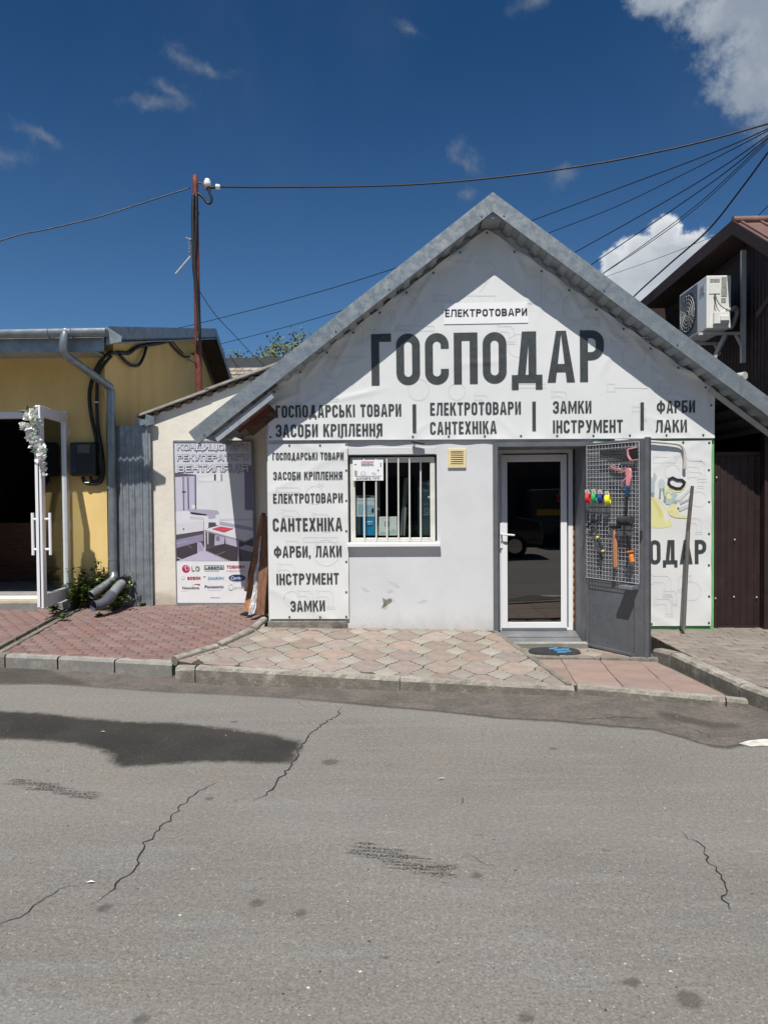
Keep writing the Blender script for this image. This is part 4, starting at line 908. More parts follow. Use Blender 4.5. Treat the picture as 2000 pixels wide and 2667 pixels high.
# closing board and old timber under the left overhang, thin batten under the right one
dL = Vector((-1, 0, -SL)).normalized(); nL = Vector((-SL, 0, 1)).normalized(); LL = HS / abs(dL.x)
for yy, kk, mm, hh, dr in ((YR + .06, .955, 'soffit', .075, -.030), (YF - .10, .90, 'rust', .04, -.095), (YF - .02, .88, 'dark_wood', .12, -.11)):
    a_ = Vector((ax, yy, azb)) + dL * (LL * (.785 if yy > YR + .1 else .76)) + nL * (dr - hh / 2); b_ = Vector((ax, yy, azb)) + dL * (LL * kk) + nL * (dr - hh / 2)
    mb = MB(); mb.bar(a_, b_, .03, hh, nL); mb.build('eave_board', M[mm], shop)
rs = random.Random(4)
for k in range(4):
    yy = YR + .15 + k * .19; a_ = Vector((ax, yy, azb)) + dL * (LL * .79) - nL * .09; b_ = Vector((ax, yy, azb)) + dL * (LL * (.87 + rs.uniform(-.03, .02))) - nL * .09
    mb = MB(); mb.bar(a_, b_, .20, .03, nL); mb.build('soffit_plank', M['dark_wood'], shop)
dR = Vector((1, 0, -SL)).normalized(); nR = Vector((SL, 0, 1)).normalized()
mb = MB(); mb.bar(Vector((ax, YF - .06, azb)) + dR * (LL * .76) - nR * .035, Vector((ax, YF - .06, azb)) + dR * (LL * .985) - nR * .035, .02, .055, nR); mb.build('eave_board', M['white_rail'], shop)
# plinth under the side banner
mb = MB(); mb.box(X0 - .01, P(905, 1600, YF).x, YF - .035, YF + .02, .0, zY(1616, 800)); mb.build('plinth', M['concrete_dark'], shop, bevel=.01)
# patch of fallen plaster (a shallow irregular hole) and lifting flakes
mb = MB(); pp = [P(u, v, YF) + Vector((0, -.0045, 0)) for u, v in ((996, 1557), (1005, 1562), (1018, 1558), (1021, 1566), (1010, 1573), (1003, 1580), (994, 1582), (999, 1572))]
mb.add(pp, [tuple(range(8))[::-1]]); mb.build('bare_patch', mat('bare_mortar', (0.20, 0.19, 0.15), 0.95, 0.3, 30, 0.5, 60), shop, fix=False)
for pts in (((1012, 1556), (1022, 1558), (1030, 1566), (1020, 1564)), ((990, 1583), (1003, 1583), (1012, 1579), (1002, 1587)), ((1010, 1512), (1030, 1520), (1042, 1530), (1026, 1526)), ((1004, 1540), (1018, 1536), (1024, 1540), (1012, 1544)), ((1088, 1570), (1100, 1564), (1112, 1562), (1102, 1570)), ((938, 1528), (950, 1532), (962, 1540), (948, 1538))):
    p4 = [P(u, v, YF) for u, v in pts]; mb = MB(); mb.add([p4[0] + Vector((0, -.002, 0)), p4[1] + Vector((0, -.005, 0)), p4[2] + Vector((0, -.003, 0)), p4[3] + Vector((0, -.002, 0))], [(0, 1, 2, 3)]); mb.build('plaster_flake', M['plaster'], shop, fix=False)

# banners ------------------------------------------------------------
YBN = YF - 0.03
def top_of(x):
    l, a, r = P(697, 1024, YBN), P(1268, 596, YBN), P(1850, 1009, YBN)
    return l.z + (a.z - l.z) * (x - l.x) / (a.x - l.x) if x < a.x else a.z + (r.z - a.z) * (x - a.x) / (r.x - a.x)
bl, br = P(699, 1147, YBN), P(1859, 1141, YBN); apx = P(1268, 596, YBN).x
def bot_of(x): return bl.z + (br.z - bl.z) * (x - bl.x) / (br.x - bl.x)
GS = 0.375                                     # eyelet spacing along the sloping edges
CREASE = [((745, 1085), (860, 1010), .006), ((700, 1060), (790, 1020), .007), ((870, 960), (960, 935), .005), ((1400, 690), (1480, 760), .006), ((1480, 760), (1420, 700), .004), ((1560, 850), (1640, 905), .006), ((1690, 960), (1760, 1005), .005),
          ((1250, 640), (1220, 700), .005), ((1290, 640), (1330, 690), .004), ((1000, 800), (1070, 790), .004), ((1700, 1090), (1790, 1130), .004), ((900, 1120), (980, 1100), .003), ((720, 1140), (800, 1100), .004), ((1150, 690), (1210, 670), .005), ((930, 900), (1090, 850), .006), ((1010, 800), (1130, 740), .005), ((1420, 740), (1400, 830), .005), ((1500, 810), (1590, 800), .006), ((760, 1060), (900, 1060), .004), ((1600, 900), (1560, 980), .004), ((1180, 640), (1260, 720), .004), ((1760, 1030), (1840, 1060), .005), ((1190, 950), (1350, 935), .003), ((880, 1040), (1010, 1010), .004)]
CR = [(P(*a, YBN), P(*b, YBN), h) for a, b, h in CREASE]
rc_ = random.Random(44)
for s_ in (-1, 1):
    for k in range(1, 9):
        xx = apx + s_ * k * GS * math.cos(math.atan(SL))
        if not bl.x < xx < br.x: continue
        for _ in range(2 if k % 2 else 1):
            aa = R(rc_.choice((-1, 1)) * rc_.uniform(8, 32)) + math.atan2(-SL, s_) if rc_.random() < .6 else math.atan2(-1, s_ * rc_.uniform(-.6, 1.2)); ll = rc_.uniform(.25, .7); p_ = Vector((xx, YBN, top_of(xx) - .05)); CR.append((p_, p_ + Vector((math.cos(aa) * ll * (1 if math.cos(aa) * s_ < 0 or True else -1), 0, math.sin(aa) * ll)), rc_.uniform(.006, .0125)))
u_ = 700
while u_ < 1860: p_ = P(u_, 1138, YBN); CR.append((p_, p_ + Vector((rc_.uniform(-.25, .25), 0, rc_.uniform(.12, .3))), rc_.uniform(.002, .004))); u_ += 92
def gable_disp(x, z):
    d = 0.0; slope = math.atan(SL); t_ = top_of(x) - z; dist = t_ * math.cos(slope); s_ = abs(x - apx) / math.cos(slope)
    d -= 0.028 * (math.sin(math.pi * s_ / GS) ** 2) * math.exp(-max(dist, 0) / .10)
    b_ = z - bot_of(x); d -= 0.010 * (math.sin(math.pi * (x - bl.x) / .40) ** 2) * math.exp(-max(b_, 0) / .06)
    d -= 0.006 * math.sin(x * 2.1 + z * 1.3) * math.sin(z * 2.7 - x * .8 + 1)
    for a, b, h in CR:
        ux, uz = b.x - a.x, b.z - a.z; L2 = ux * ux + uz * uz; t = ((x - a.x) * ux + (z - a.z) * uz) / L2
        if -.3 < t < 1.3:
            dd = abs((x - a.x) * uz - (z - a.z) * ux) / math.sqrt(L2); d -= 1.7 * h * math.exp(-(dd / .030) ** 2) * math.exp(-((t - .4) / .45) ** 2)
    return d
def side_disp_f(cx, zt_, zb_, xr, sp):
    def f(x, z):
        return -(0.008 * (math.sin(math.pi * (z - zb_) / sp) ** 2) * math.exp(-max(xr - x, 0) / .06) + .010 * math.exp(-((z - zt_ + .03 + .35 * (x - cx)) / .02) ** 2) * .5
                 + .004 * math.sin(z * 7 + x * 3) + .006 * math.exp(-(((z - zb_) - .12 + (x - cx) * .5) / .03) ** 2) + .005 * math.exp(-(((z - zt_) + .30 - (x - cx) * .55) / .03) ** 2))
    return f
def banner(name, xa, xb, topf, botf, dispf, nx, nz, root, y=YBN):
    mb_ = MB(); vs_ = []
    for i in range(nx + 1):
        x = xa + (xb - xa) * i / nx; zt_, zb_ = topf(x), botf(x)
        for j in range(nz + 1):
            z = zb_ + (zt_ - zb_) * j / nz; vs_.append(Vector((x, y + dispf(x, z), z)))
    fs = [(i * (nz + 1) + j, (i + 1) * (nz + 1) + j, (i + 1) * (nz + 1) + j + 1, i * (nz + 1) + j + 1) for i in range(nx) for j in range(nz)]
    mb_.add(vs_, fs); return mb_.build(name, M['banner'], root, smooth=True, fix=False)
def eyelet(root, x, z, dispf, y=YBN):
    mb_ = MB(); d = dispf(x, z); c = Vector((x, y + d - .001, z)); mb_.disc(c, .0125, (0, -1, 0), 10, .004); mb_.disc(c + Vector((0, -.005, 0)), .006, (0, -1, 0), 8, .004); mb_.build('eyelet', M['screw'], root)
gb = thing('gable_banner', (apx, YBN, bl.z), 'large white gable banner with big dark capitals across the shop front', 'banner', 'printed banners on the shop')
banner('banner_sheet', bl.x, br.x, top_of, bot_of, gable_disp, 190, 74, gb)
for s_ in (-1, 1):
    k = 0
    while True:
        s = k * GS; x = apx + s_ * s * math.cos(math.atan(SL))
        if k == 0 and s_ < 0: k = 1; continue
        if x < bl.x + .02 or x > br.x - .02: break
        eyelet(gb, x, top_of(x) - .045, gable_disp); k += 1
x = bl.x + .025
while x < br.x: eyelet(gb, x, bot_of(x) + .035, gable_disp); x += .40
eyelet(gb, br.x - .04, bot_of(br.x) + .36, gable_disp); eyelet(gb, bl.x + .03, bot_of(bl.x) + .3, gable_disp)
LT = lambda txt, L, Rr, cap, t=.165, gap=.10, m='ink': lettering(txt, L, Rr, cap, YBN, M[m], gb, t, gap, gable_disp, .0045, .045)
LT('ГОСПОДАР', (968, 1004), (1572, 994), 133, .155, .098)
LT('ГОСПОДАРСЬКІ ТОВАРИ', (719, 1089), (1045, 1084), 32); LT('ЗАСОБИ КРІПЛЕННЯ', (719, 1139), (996, 1136), 33)
LT('ЕЛЕКТРОТОВАРИ', (1120, 1082), (1356, 1079), 33); LT('САНТЕХНІКА', (1120, 1132), (1293, 1129), 33)
LT('ЗАМКИ', (1439, 1077), (1539, 1076), 32); LT('ІНСТРУМЕНТ', (1439, 1128), (1621, 1126), 33)
LT('ФАРБИ', (1709, 1076), (1808, 1075), 32); LT('ЛАКИ', (1706, 1126), (1787, 1125), 32)
for u0, v0, v1 in ((1079, 1053, 1127), (1390, 1046, 1122), (1671, 1048, 1120)):
    a, b = P(u0 - 4.6, v1, YBN), P(u0 + 4.6, v0, YBN); mb = MB(); n = 6
    for k in range(n):
        za, zb_ = a.z + (b.z - a.z) * k / n, a.z + (b.z - a.z) * (k + 1) / n
        q = [(a.x, za), (b.x, za), (b.x, zb_), (a.x, zb_)]; mb.add([(x, YBN + gable_disp(x, z) - .007, z) for x, z in q], [(0, 1, 2, 3)])
    mb.build('divider_bar', M['ink'], gb, fix=False)
# pale line drawings printed behind the words
def faint(parent, shapes, y, dispf, w=.010):
    mb_ = MB()
    for pts, closed in shapes:
        pw = [P(u, v, y) for u, v in pts]; p2 = []
        for a, b in (zip(pw, pw[1:] + pw[:1]) if closed else zip(pw, pw[1:])):
            n = max(1, int((b - a).length / .08)); p2 += [((a.lerp(b, k / n)).x, (a.lerp(b, k / n)).z) for k in range(n)]
        if not closed: p2.append((pw[-1].x, pw[-1].z))
        for q in stroke(p2, w, closed): mb_.add([(x, y + dispf(x, z) - .0016, z) for x, z in q], [(0, 1, 2, 3)])
    mb_.build('line_drawing', M['faint'], parent, fix=False, kind='stuff')
circ = lambda u, v, r, r2=None: ([(u + r * math.cos(k * math.pi / 10), v + (r2 or r) * math.sin(k * math.pi / 10)) for k in range(20)], True)
rectp = lambda a, b, c, d: ([(a, b), (c, b), (c, d), (a, d)], True)
def pipe(u, v, s=1, f=1): return [([(u, v), (u + 30 * s * f, v), (u + 38 * s * f, v + 8 * s), (u + 38 * s * f, v + 40 * s)], False), ([(u, v + 14 * s), (u + 20 * s * f, v + 14 * s), (u + 25 * s * f, v + 19 * s), (u + 25 * s * f, v + 40 * s)], False), rectp(u - 6 * s, v - 3 * s, u, v + 17 * s), rectp(u + 22 * s * f, v + 40 * s, u + 41 * s * f, v + 46 * s)]
SH = [circ(1055, 815, 40, 46), circ(1055, 815, 30, 35), circ(1500, 800, 36), circ(1440, 770, 20), circ(1090, 1015, 28), rectp(1200, 770, 1290, 800), rectp(1030, 850, 1130, 862), circ(870, 960, 26), rectp(1590, 880, 1700, 890), rectp(1370, 720, 1410, 790), circ(1650, 930, 30), circ(1190, 1020, 22), rectp(1330, 1000, 1420, 1010),
      ([(1165, 680), (1280, 685), (1290, 700), (1250, 760)], False), ([(830, 930), (950, 930)], False), rectp(1580, 1000, 1600, 1020), ([(1600, 1010), (1750, 1012)], False), circ(1350, 900, 30), circ(1730, 1010, 18)]
for u, v, s, f in ((1135, 770, 1, 1), (1560, 830, 1.2, -1), (840, 1000, 1, 1), (1300, 850, 1, 1), (1440, 1020, .9, 1), (1650, 1060, .8, 1), (980, 860, .9, -1), (1240, 1030, .8, 1), (1500, 700, .8, 1)): SH += pipe(u, v, s, f)
faint(gb, SH, YBN, gable_disp)
# paper sticker above the big word
stk = thing('paper_sign', (P(1265, 845, YBN).x, YBN, P(1265, 845, YBN).z), 'white paper strip with one word in plain black capitals above the giant lettering', 'sign')
mb = MB(); q = [P(1156, 845, YBN), P(1375, 841, YBN), P(1374, 786, YBN), P(1155, 790, YBN)]; nn_ = 24
for k in range(nn_):
    for j in range(6):
        f0, f1, g0_, g1_ = k / nn_, (k + 1) / nn_, j / 6, (j + 1) / 6; B_ = lambda f, g: q[0].lerp(q[1], f).lerp(q[3].lerp(q[2], f), g)
        mb.add([(p.x, p.y + gable_disp(p.x, p.z) - .007, p.z) for p in (B_(f0, g0_), B_(f1, g0_), B_(f1, g1_), B_(f0, g1_))], [(0, 1, 2, 3)])
mb.build('paper', M['paper'], stk, fix=False)
lettering('ЕЛЕКТРОТОВАРИ', (1159, 826), (1372, 822), 19, YBN, M['ink_black'], stk, .20, .14, gable_disp, .0105, .04, tv=.16)
# side banner left of the window
xl, xr, zb_, zt_ = P(700, 1400, YBN).x, P(907, 1400, YBN).x, zY(1612, 800, YBN), zY(1156, 800, YBN)
sd_ = side_disp_f((xl + xr) / 2, zt_, zb_, xr, .345)
sb = thing('side_banner', ((xl + xr) / 2, YBN, zb_), 'tall narrow white banner listing seven lines of goods left of the barred window', 'banner', 'printed banners on the shop')
banner('banner_sheet', xl, xr, lambda x: zt_, lambda x: zb_, sd_, 26, 60, sb)
for v in (1158, 1225, 1304, 1383, 1463, 1542, 1606): eyelet(sb, P(902, v, YBN).x, P(902, v, YBN).z, sd_)
for u in (754, 834):
    for v in (1160, 1607): eyelet(sb, P(u, v, YBN).x, P(u, v, YBN).z, sd_)
for txt, L, Rr, cap in (('ГОСПОДАРСЬКІ ТОВАРИ', (710, 1198), (895, 1197), 19), ('ЗАСОБИ КРІПЛЕННЯ', (712, 1250), (892, 1249), 21), ('ЕЛЕКТРОТОВАРИ', (712, 1311), (893, 1309), 25), ('САНТЕХНІКА', (711, 1384), (892, 1382), 34), ('ФАРБИ, ЛАКИ', (714, 1452), (890, 1450), 29), ('ІНСТРУМЕНТ', (721, 1523), (883, 1521), 29), ('ЗАМКИ', (757, 1593), (847, 1591), 28)):
    lettering(txt, L, Rr, cap, YBN, M['ink'], sb, .165, .10, sd_, .0055, .04)
SH = [circ(850, 1440, 34), rectp(720, 1270, 780, 1282), circ(820, 1290, 24), circ(760, 1560, 20), rectp(790, 1400, 880, 1412)]
for u, v, s, f in ((740, 1330, 1, 1), (820, 1340, 1, 1), (730, 1470, 1, 1), (830, 1540, 1, 1), (750, 1410, .8, 1), (860, 1230, .8, -1), (780, 1540, .9, 1)): SH += pipe(u, v, s, f)
faint(sb, SH, YBN, sd_, .008)
# right banner behind the open door
xl2, xr2, zb2, zt2 = P(1545, 1400, YBN).x, P(1851, 1400, YBN).x, zY(1630, 1800, YBN), zY(1148, 1800, YBN)
sd2 = side_disp_f((xl2 + xr2) / 2, zt2, zb2, xr2, .36)
rbn = thing('tool_banner', ((xl2 + xr2) / 2, YBN, zb2), 'white banner with a faded yellow helmet and tools behind the open steel door', 'banner', 'printed banners on the shop')
banner('banner_sheet', xl2, xr2, lambda x: zt2, lambda x: zb2, sd2, 34, 60, rbn)
for v in (1153, 1224, 1307, 1390, 1472, 1553, 1622): eyelet(rbn, P(1845, v, YBN).x, P(1845, v, YBN).z, sd2)
for u, v in ((1778, 1152), (1696, 1625), (1620, 1152)): eyelet(rbn, P(u, v, YBN).x, P(u, v, YBN).z, sd2)
lettering('ГОСПОДАР', (1553, 1470), (1838, 1468), 62, YBN, M['ink'], rbn, .155, .09, sd2, .0055, .04)
def printed(parent, y, dispf, polys, base_out=.0016, name='printed_picture', step=.0002):
    """flat coloured shapes; each next shape is a hair prouder"""
    mats_ = []; mb_ = MB()
    for k, (cname, rgb, pts) in enumerate(polys):
        m_ = flat(cname, rgb); 
        if m_ not in mats_: mats_.append(m_)
        w = [P(u, v, y) for u, v in pts]; mb_.add([(p.x, y + (dispf(p.x, p.z) if dispf else 0) - base_out - step * k, p.z) for p in w], [tuple(range(len(w)))], mats_.index(m_))
    return mb_.build(name, mats_, parent, fix=False)
el = lambda u, v, a, b, n=16, t0=0, t1=360: [(u + a * math.cos(R(t0 + (t1 - t0) * k / n)), v + b * math.sin(R(t0 + (t1 - t0) * k / n))) for k in range(n)]
HY, HY2, GT, GT2, BK = (0.72, 0.70, 0.34), (0.66, 0.62, 0.24), (0.42, 0.50, 0.50), (0.24, 0.30, 0.30), (0.03, 0.032, 0.032)
printed(rbn, YBN, sd2, [
    ('helmet', HY, [(1640, 1330), (1655, 1300), (1690, 1292), (1715, 1300), (1735, 1325), (1738, 1352), (1750, 1360), (1748, 1370), (1725, 1376), (1680, 1374), (1645, 1366)]),
    ('helmet2', HY2, [(1690, 1294), (1700, 1296), (1722, 1330), (1728, 1360), (1720, 1362), (1712, 1330)]),
    ('paleband', (.74, .74, .62), [(1706, 1298), (1713, 1302), (1734, 1336), (1737, 1360), (1731, 1360), (1726, 1334)]),
    ('spanner', GT, [(1690, 1250), (1705, 1250), (1702, 1295), (1692, 1293)]), ('spanner', GT, el(1698, 1243, 11, 13)), ('banner_bg', (.78, .78, .77), [(1690, 1228), (1700, 1226), (1699, 1244), (1694, 1244)]),
    ('spanner2', GT2, [(1693, 1282), (1703, 1283), (1702, 1294), (1693, 1293)]),
    ('pliers', (.50, .55, .56), el(1722, 1262, 9, 15)), ('pliers2', GT2, [(1716, 1272), (1721, 1272), (1719, 1300), (1714, 1298)]), ('pliers2', GT2, [(1723, 1272), (1728, 1270), (1733, 1296), (1728, 1298)]),
    ('yel3', HY, [(1730, 1268), (1760, 1278), (1745, 1300), (1728, 1296)]),
    ('sawblade', HY, [(1733, 1265), (1780, 1275), (1790, 1256), (1772, 1281), (1745, 1284), (1735, 1278)]),
    ('trowel', GT, [(1730, 1285), (1742, 1272), (1763, 1288), (1745, 1316), (1731, 1312)]), ('trowel2', GT2, [(1728, 1290), (1734, 1294), (1731, 1310), (1726, 1306)]),
    ('trowel3', (.33, .40, .40), [(1745, 1314), (1758, 1300), (1764, 1306), (1752, 1320)]),
    ('drill', HY, el(1752, 1329, 13, 17)), ('drill', HY, [(1756, 1338), (1790, 1344), (1788, 1350), (1754, 1348)]), ('drill2', (.6, .58, .3), el(1748, 1332, 3, 3)),
    ('drillnose', (.55, .58, .58), [(1764, 1322), (1795, 1312), (1796, 1320), (1768, 1332)]), ('blk', BK, [(1763, 1320), (1767, 1324), (1765, 1328), (1762, 1324)]),
    ('bit', (.6, .62, .62), [(1762, 1300), (1795, 1270), (1798, 1276), (1768, 1306)]), ('bit2', (.45, .48, .48), [(1768, 1308), (1796, 1296), (1797, 1301), (1770, 1314)])])
mb = MB(); hp = [(1741, 1248), (1750, 1244), (1762, 1250), (1774, 1250), (1781, 1256), (1778, 1264), (1770, 1272), (1758, 1272), (1744, 1266), (1739, 1258)]; wpt = [P(u, v, YBN) for u, v in hp]
for q_ in stroke([(p.x, p.z) for p in wpt], .028, True): mb.add([(x, YBN + sd2(x, z) - .011, z) for x, z in q_], [(0, 1, 2, 3)])
mb.build('printed_handle', M['ink_black'], rbn, fix=False)
SH = [circ(1818, 1300, 20), circ(1750, 1230, 20), circ(1800, 1540, 24), rectp(1700, 1190, 1760, 1205)]
for u, v, s, f in ((1700, 1500, 1.2, 1), (1790, 1200, 1.2, 1), (1710, 1560, 1, 1), (1790, 1350, .9, 1), (1795, 1230, .9, 1), (1800, 1500, .9, -1), (1730, 1540, .8, 1)): SH += pipe(u, v, s, f)
faint(rbn, SH, YBN, sd2, .008)

# window --------------------------------------------------------------
WX0, WX1, WZ0, WZ1 = wx[1], wx[2], wz[1], wz[2]
win = MB()
for (a, b, c, d) in ((WX0 + .02, WX0 + .075, WZ0, WZ1 - .03), (WX1 - .075, WX1 - .02, WZ0, WZ1 - .03), (WX0 + .075, WX1 - .075, WZ1 - .085, WZ1 - .03), (WX0 + .075, WX1 - .075, WZ0, WZ0 + .045)): win.box(a, b, YF + .055, YF + .11, c, d)
wf = win.build('window', M['cream_pvc'], shop, bevel=.004)
mb = MB(); mb.box(WX0 + .07, WX1 - .07, YF + .08, YF + .088, WZ0 + .04, WZ1 - .08); mb.build('pane', M['glass'], wf)
mb = MB(); mb.box(WX0 - .01, WX1 + .03, YF - .075, YF + .055, WZ0 - .048, WZ0 - .004); mb.build('sill', M['upvc'], wf, bevel=.006, seg=2)
mb = MB(); mb.box(WX0 - .005, WX1 - .02, YF - .006, YF + .05, WZ1 + .002, WZ1 + .08); mb.build('lintel_board', M['plaster'], wf, bevel=.003)
for k, u in enumerate((948, 979, 1007, 1037, 1066, 1095)):
    x = P(u, 1290, YF + .03).x; mb = MB(); mb.tube([(x, YF + .03, WZ0 + .01), (x + .004, YF + .03, WZ1 - .03)], .0095, 8, True); mb.build('window_bar', M['cream_pvc'], wf, smooth=50)
for zz in (WZ0 + .012, WZ1 - .035):
    mb = MB(); mb.box(WX0 + .03, WX1 - .03, YF + .028, YF + .040, zz - .006, zz + .006); mb.build('bar_rail', M['cream_pvc'], wf)
# goods standing inside the window
def carton(name, u0, v0, u1, v1, y, dep, m, label, cat, extra=None):
    a, b = P(u0, v1, y), P(u1, v0, y); t_ = thing(name, ((a.x + b.x) / 2, y, a.z), label, cat); mb_ = MB(); mb_.box(a.x, b.x, y, y + dep, a.z, b.z); mb_.build('carton_body', M[m], t_, bevel=.003)
    if extra: extra(t_)
    return t_
YW = YF + .13
mb = MB(); mb.box(WX0 + .02, WX1 - .02, YF + .11, YF + .55, WZ0 - .03, WZ0 + .012); mb.build('inner_sill', M['dark_wood'], wf)
def e1(t_):
    printed(t_, YW, None, [('bluepanel', (.30, .50, .62), [(933, 1313), (975, 1316), (975, 1340), (933, 1339)]), ('pale', (.60, .64, .64), [(925, 1297), (975, 1296), (975, 1303), (925, 1304)])], .002)
    tiny_text('LUXEN', (937, 1297), (964, 1296), 6, YW, M['ink_black'], t_, .004) if False else None
    printed(t_, YW, None, [('blk', BK, el(971, 1330, 3.2, 7)), ('blk', BK, [(936, 1293), (964, 1292), (964, 1296), (936, 1297)])], .003)
def e2(t_): printed(t_, YW, None, [('paleb', (.55, .72, .82), [(956, 1357), (971, 1357), (971, 1360), (956, 1361)]), ('paleb', (.55, .72, .82), [(958, 1364), (968, 1364), (968, 1366), (958, 1366)]), ('navy', (.01, .05, .25), [(958, 1367), (970, 1367), (970, 1370), (958, 1370)])], .002)
def e3(t_):
    printed(t_, YW, None, [('greyp', (.30, .31, .30), el(1008, 1365, 7, 9)), ('whitep', (.74, .75, .72), el(1008, 1365, 3.5, 5)), ('paleb2', (.45, .60, .62), [(990, 1386), (1031, 1383), (1031, 1388), (990, 1391)]), ('paleb2', (.45, .60, .62), [(1020, 1379), (1030, 1379), (1030, 1381), (1020, 1381)])], .002)
carton('carton', 921, 1346, 940, 1394, YW, .12, 'dark_box', 'small dark box in the lower left corner of the shop window', 'box')
carton('carton', 944, 1347, 975.5, 1395, YW, .10, 'blue_box', 'bright blue carton standing on the sill behind the window bars', 'box', e2)
carton('carton', 921, 1290, 975.5, 1346, YW, .12, 'pale_box', 'pale carton resting on top of the blue carton in the window', 'box', e1)
carton('carton', 987, 1346, 1034, 1395, YW, .12, 'white_box', 'square white carton with a round emblem on the window sill', 'box', e3)
def e5(t_):
    printed(t_, YW, None, [('teal_l', (.13, .19, .20), [(1097, 1260), (1122, 1258), (1122, 1261), (1097, 1263)]), ('teal_l', (.13, .19, .20), [(1098, 1278), (1122, 1277), (1122, 1279), (1098, 1280)]), ('whitep', (.74, .75, .72), [(1114, 1292), (1124, 1292), (1124, 1297), (1114, 1297)]), ('teal_l', (.13, .19, .20), [(1103, 1312), (1115, 1312), (1115, 1314), (1103, 1314)]),
                           ('teal_l', (.13, .19, .20), el(1111, 1330, 8, 6)), ('teal_d', (.035, .06, .065), el(1111, 1330, 6, 4)), ('teal_l', (.13, .19, .20), [(1102, 1338), (1120, 1338), (1120, 1342), (1102, 1342)])], .002)
carton('carton', 1090, 1252, 1126, 1395, YW, .14, 'dark_box', 'tall dark teal carton at the right side of the shop window', 'box', e5)
for nm, a, b, r_, lb in (('cardboard_tube', (986, 1395), (984, 1246), .022, 'grey tube standing beside the pale carton inside the window'), ('cardboard_tube', (1049, 1395), (1052, 1246), .03, 'leaning grey tube in the middle of the shop window')):
    p, q = P(*a, YW + .18), P(b[0] + (6 if 'leaning' in lb else 0), b[1], YW + .32); o = MB(); o.tube([p, q], r_, 12); oo = o.build(nm, M['grey_tube'], smooth=50); tag(oo, lb, 'tube')
# advert sheet fixed on the bars
YA = YF + .012
adv = thing('advert_sheet', (P(960, 1250, YA).x, YA, P(960, 1250, YA).z), 'small white advert sheet fixed to the upper left of the window bars', 'sign')
mb = MB(); a, b = P(919, 1252, YA), P(998, 1197, YA); mb.box(a.x, b.x, YA, YA + .004, a.z, b.z); mb.build('sheet', M['paper'], adv)
printed(adv, YA, None, [('pinkbar', (.62, .28, .38), [(941, 1201), (974, 1201), (974, 1205), (941, 1205)]), ('ltgrey', (.55, .56, .58), el(946, 1233, 8, 6)), ('whitep', (.74, .75, .72), el(946, 1233, 5, 4)), ('ltgrey', (.55, .56, .58), [(966, 1232), (972, 1230), (980, 1232), (976, 1238)]), ('blk', BK, [(922, 1210), (928, 1208), (928, 1212)]), ('blk', BK, el(985, 1225, 2, 2)), ('gr', (.3, .3, .32), [(923, 1226), (930, 1226), (930, 1240), (924, 1240)]), ('gr', (.3, .3, .32), [(990, 1205), (993, 1205), (993, 1216), (990, 1216)]), ('gr', (.3, .3, .32), [(925, 1240), (994, 1239), (994, 1240), (925, 1241)])], .001)
lettering('SOUDAL', (941, 1213), (974, 1212), 6.5, YA, M['ink_black'], adv, .2, .14, out=.006); lettering('КУПУЙТЕ ТУТ!', (929, 1249.5), (988, 1248.5), 6, YA, M['ink'], adv, .18, .14, out=.006)
# vent grille, yellowed
va, vb = P(1166, 1219, YF), P(1213, 1169, YF); mb = MB()
for bx in ((va.x, vb.x, vb.z - .03, vb.z), (va.x, vb.x, va.z, va.z + .03), (va.x, va.x + .035, va.z + .03, vb.z - .03), (vb.x - .03, vb.x, va.z + .03, vb.z - .03)): mb.box(bx[0], bx[1], YF - .022, YF, bx[2], bx[3])
vg = mb.build('vent_grille', M['vent'], shop, bevel=.003)
mb = MB(); mb.box(va.x + .02, vb.x - .02, YF - .003, YF + .002, va.z + .02, vb.z - .02); mb.build('vent_back', mat('vent_shade', (.20, .15, .08), .8), vg)
for k in range(7):
    z = va.z + .042 + k * (vb.z - va.z - .08) / 6.4; mb = MB(); mb.bar((va.x + .034, YF - .013, z), (vb.x - .030, YF - .013, z), .016, .004, (0, -.6, .8)); mb.build('slat', M['vent'], vg)
# flat black lamp above the window
lp = P(1090, 1160, YF); mb = MB(); c = P(1090, 1156, YF - .10)
mb.hexa([c + Vector(v) for v in ((-.075, -.05, .012), (.06, -.06, -.016), (.06, -.06, .006), (-.075, -.05, .034))], [c + Vector(v) for v in ((-.075, .06, .03), (.06, .05, .004), (.06, .05, .028), (-.075, .06, .052))])
lm = mb.build('flood_lamp', M['tool_black'], shop, bevel=.003); mb = MB(); mb.box(lp.x - .06, lp.x - .045, YF - .09, YF - .0, c.z + .02, c.z + .034); mb.build('bracket', M['tool_black'], lm)

# glazed entrance door, set back in its grey opening -----------------------
YD = 8.55
dx0, dx1 = P(1297, 1400, YD).x, P(1490, 1400, YD).x; dzb, dzt = P(1390, 1641, YD).z, P(1390, 1166, YD).z
o0, o1 = wx[3], wx[4]
mb = MB()                                      # steel opening frame at the wall face
mb.box(o0 - .002, o0 + .055, YF - .02, YF + .06, -.02, wz[3]); mb.box(o1 - .012, o1 + .02, YF - .02, YF + .06, -.02, wz[3]); mb.box(o0 + .055, o1 - .012, YF - .02, YF + .06, wz[3] - .05, wz[3])
mb.build('opening_frame', M['grey_paint'], shop, bevel=.003)
mb = MB(); mb.box(o1 - .01, o1 + .08, YF + .062, YD + .05, -.1, wz[3] - .0); mb.build('jamb', M['grey_jamb'], shop)
mb = MB(); mb.box(o0 - .02, o0 + .02, YF + .062, YD + .05, -.1, wz[3] - .0); mb.build('jamb', M['grey_jamb'], shop)
mb = MB(); mb.box(o0 + .02, o1 - .01, YF + .062, YD + .05, wz[3] - .05, wz[3]); mb.build('jamb', M['grey_jamb'], shop)
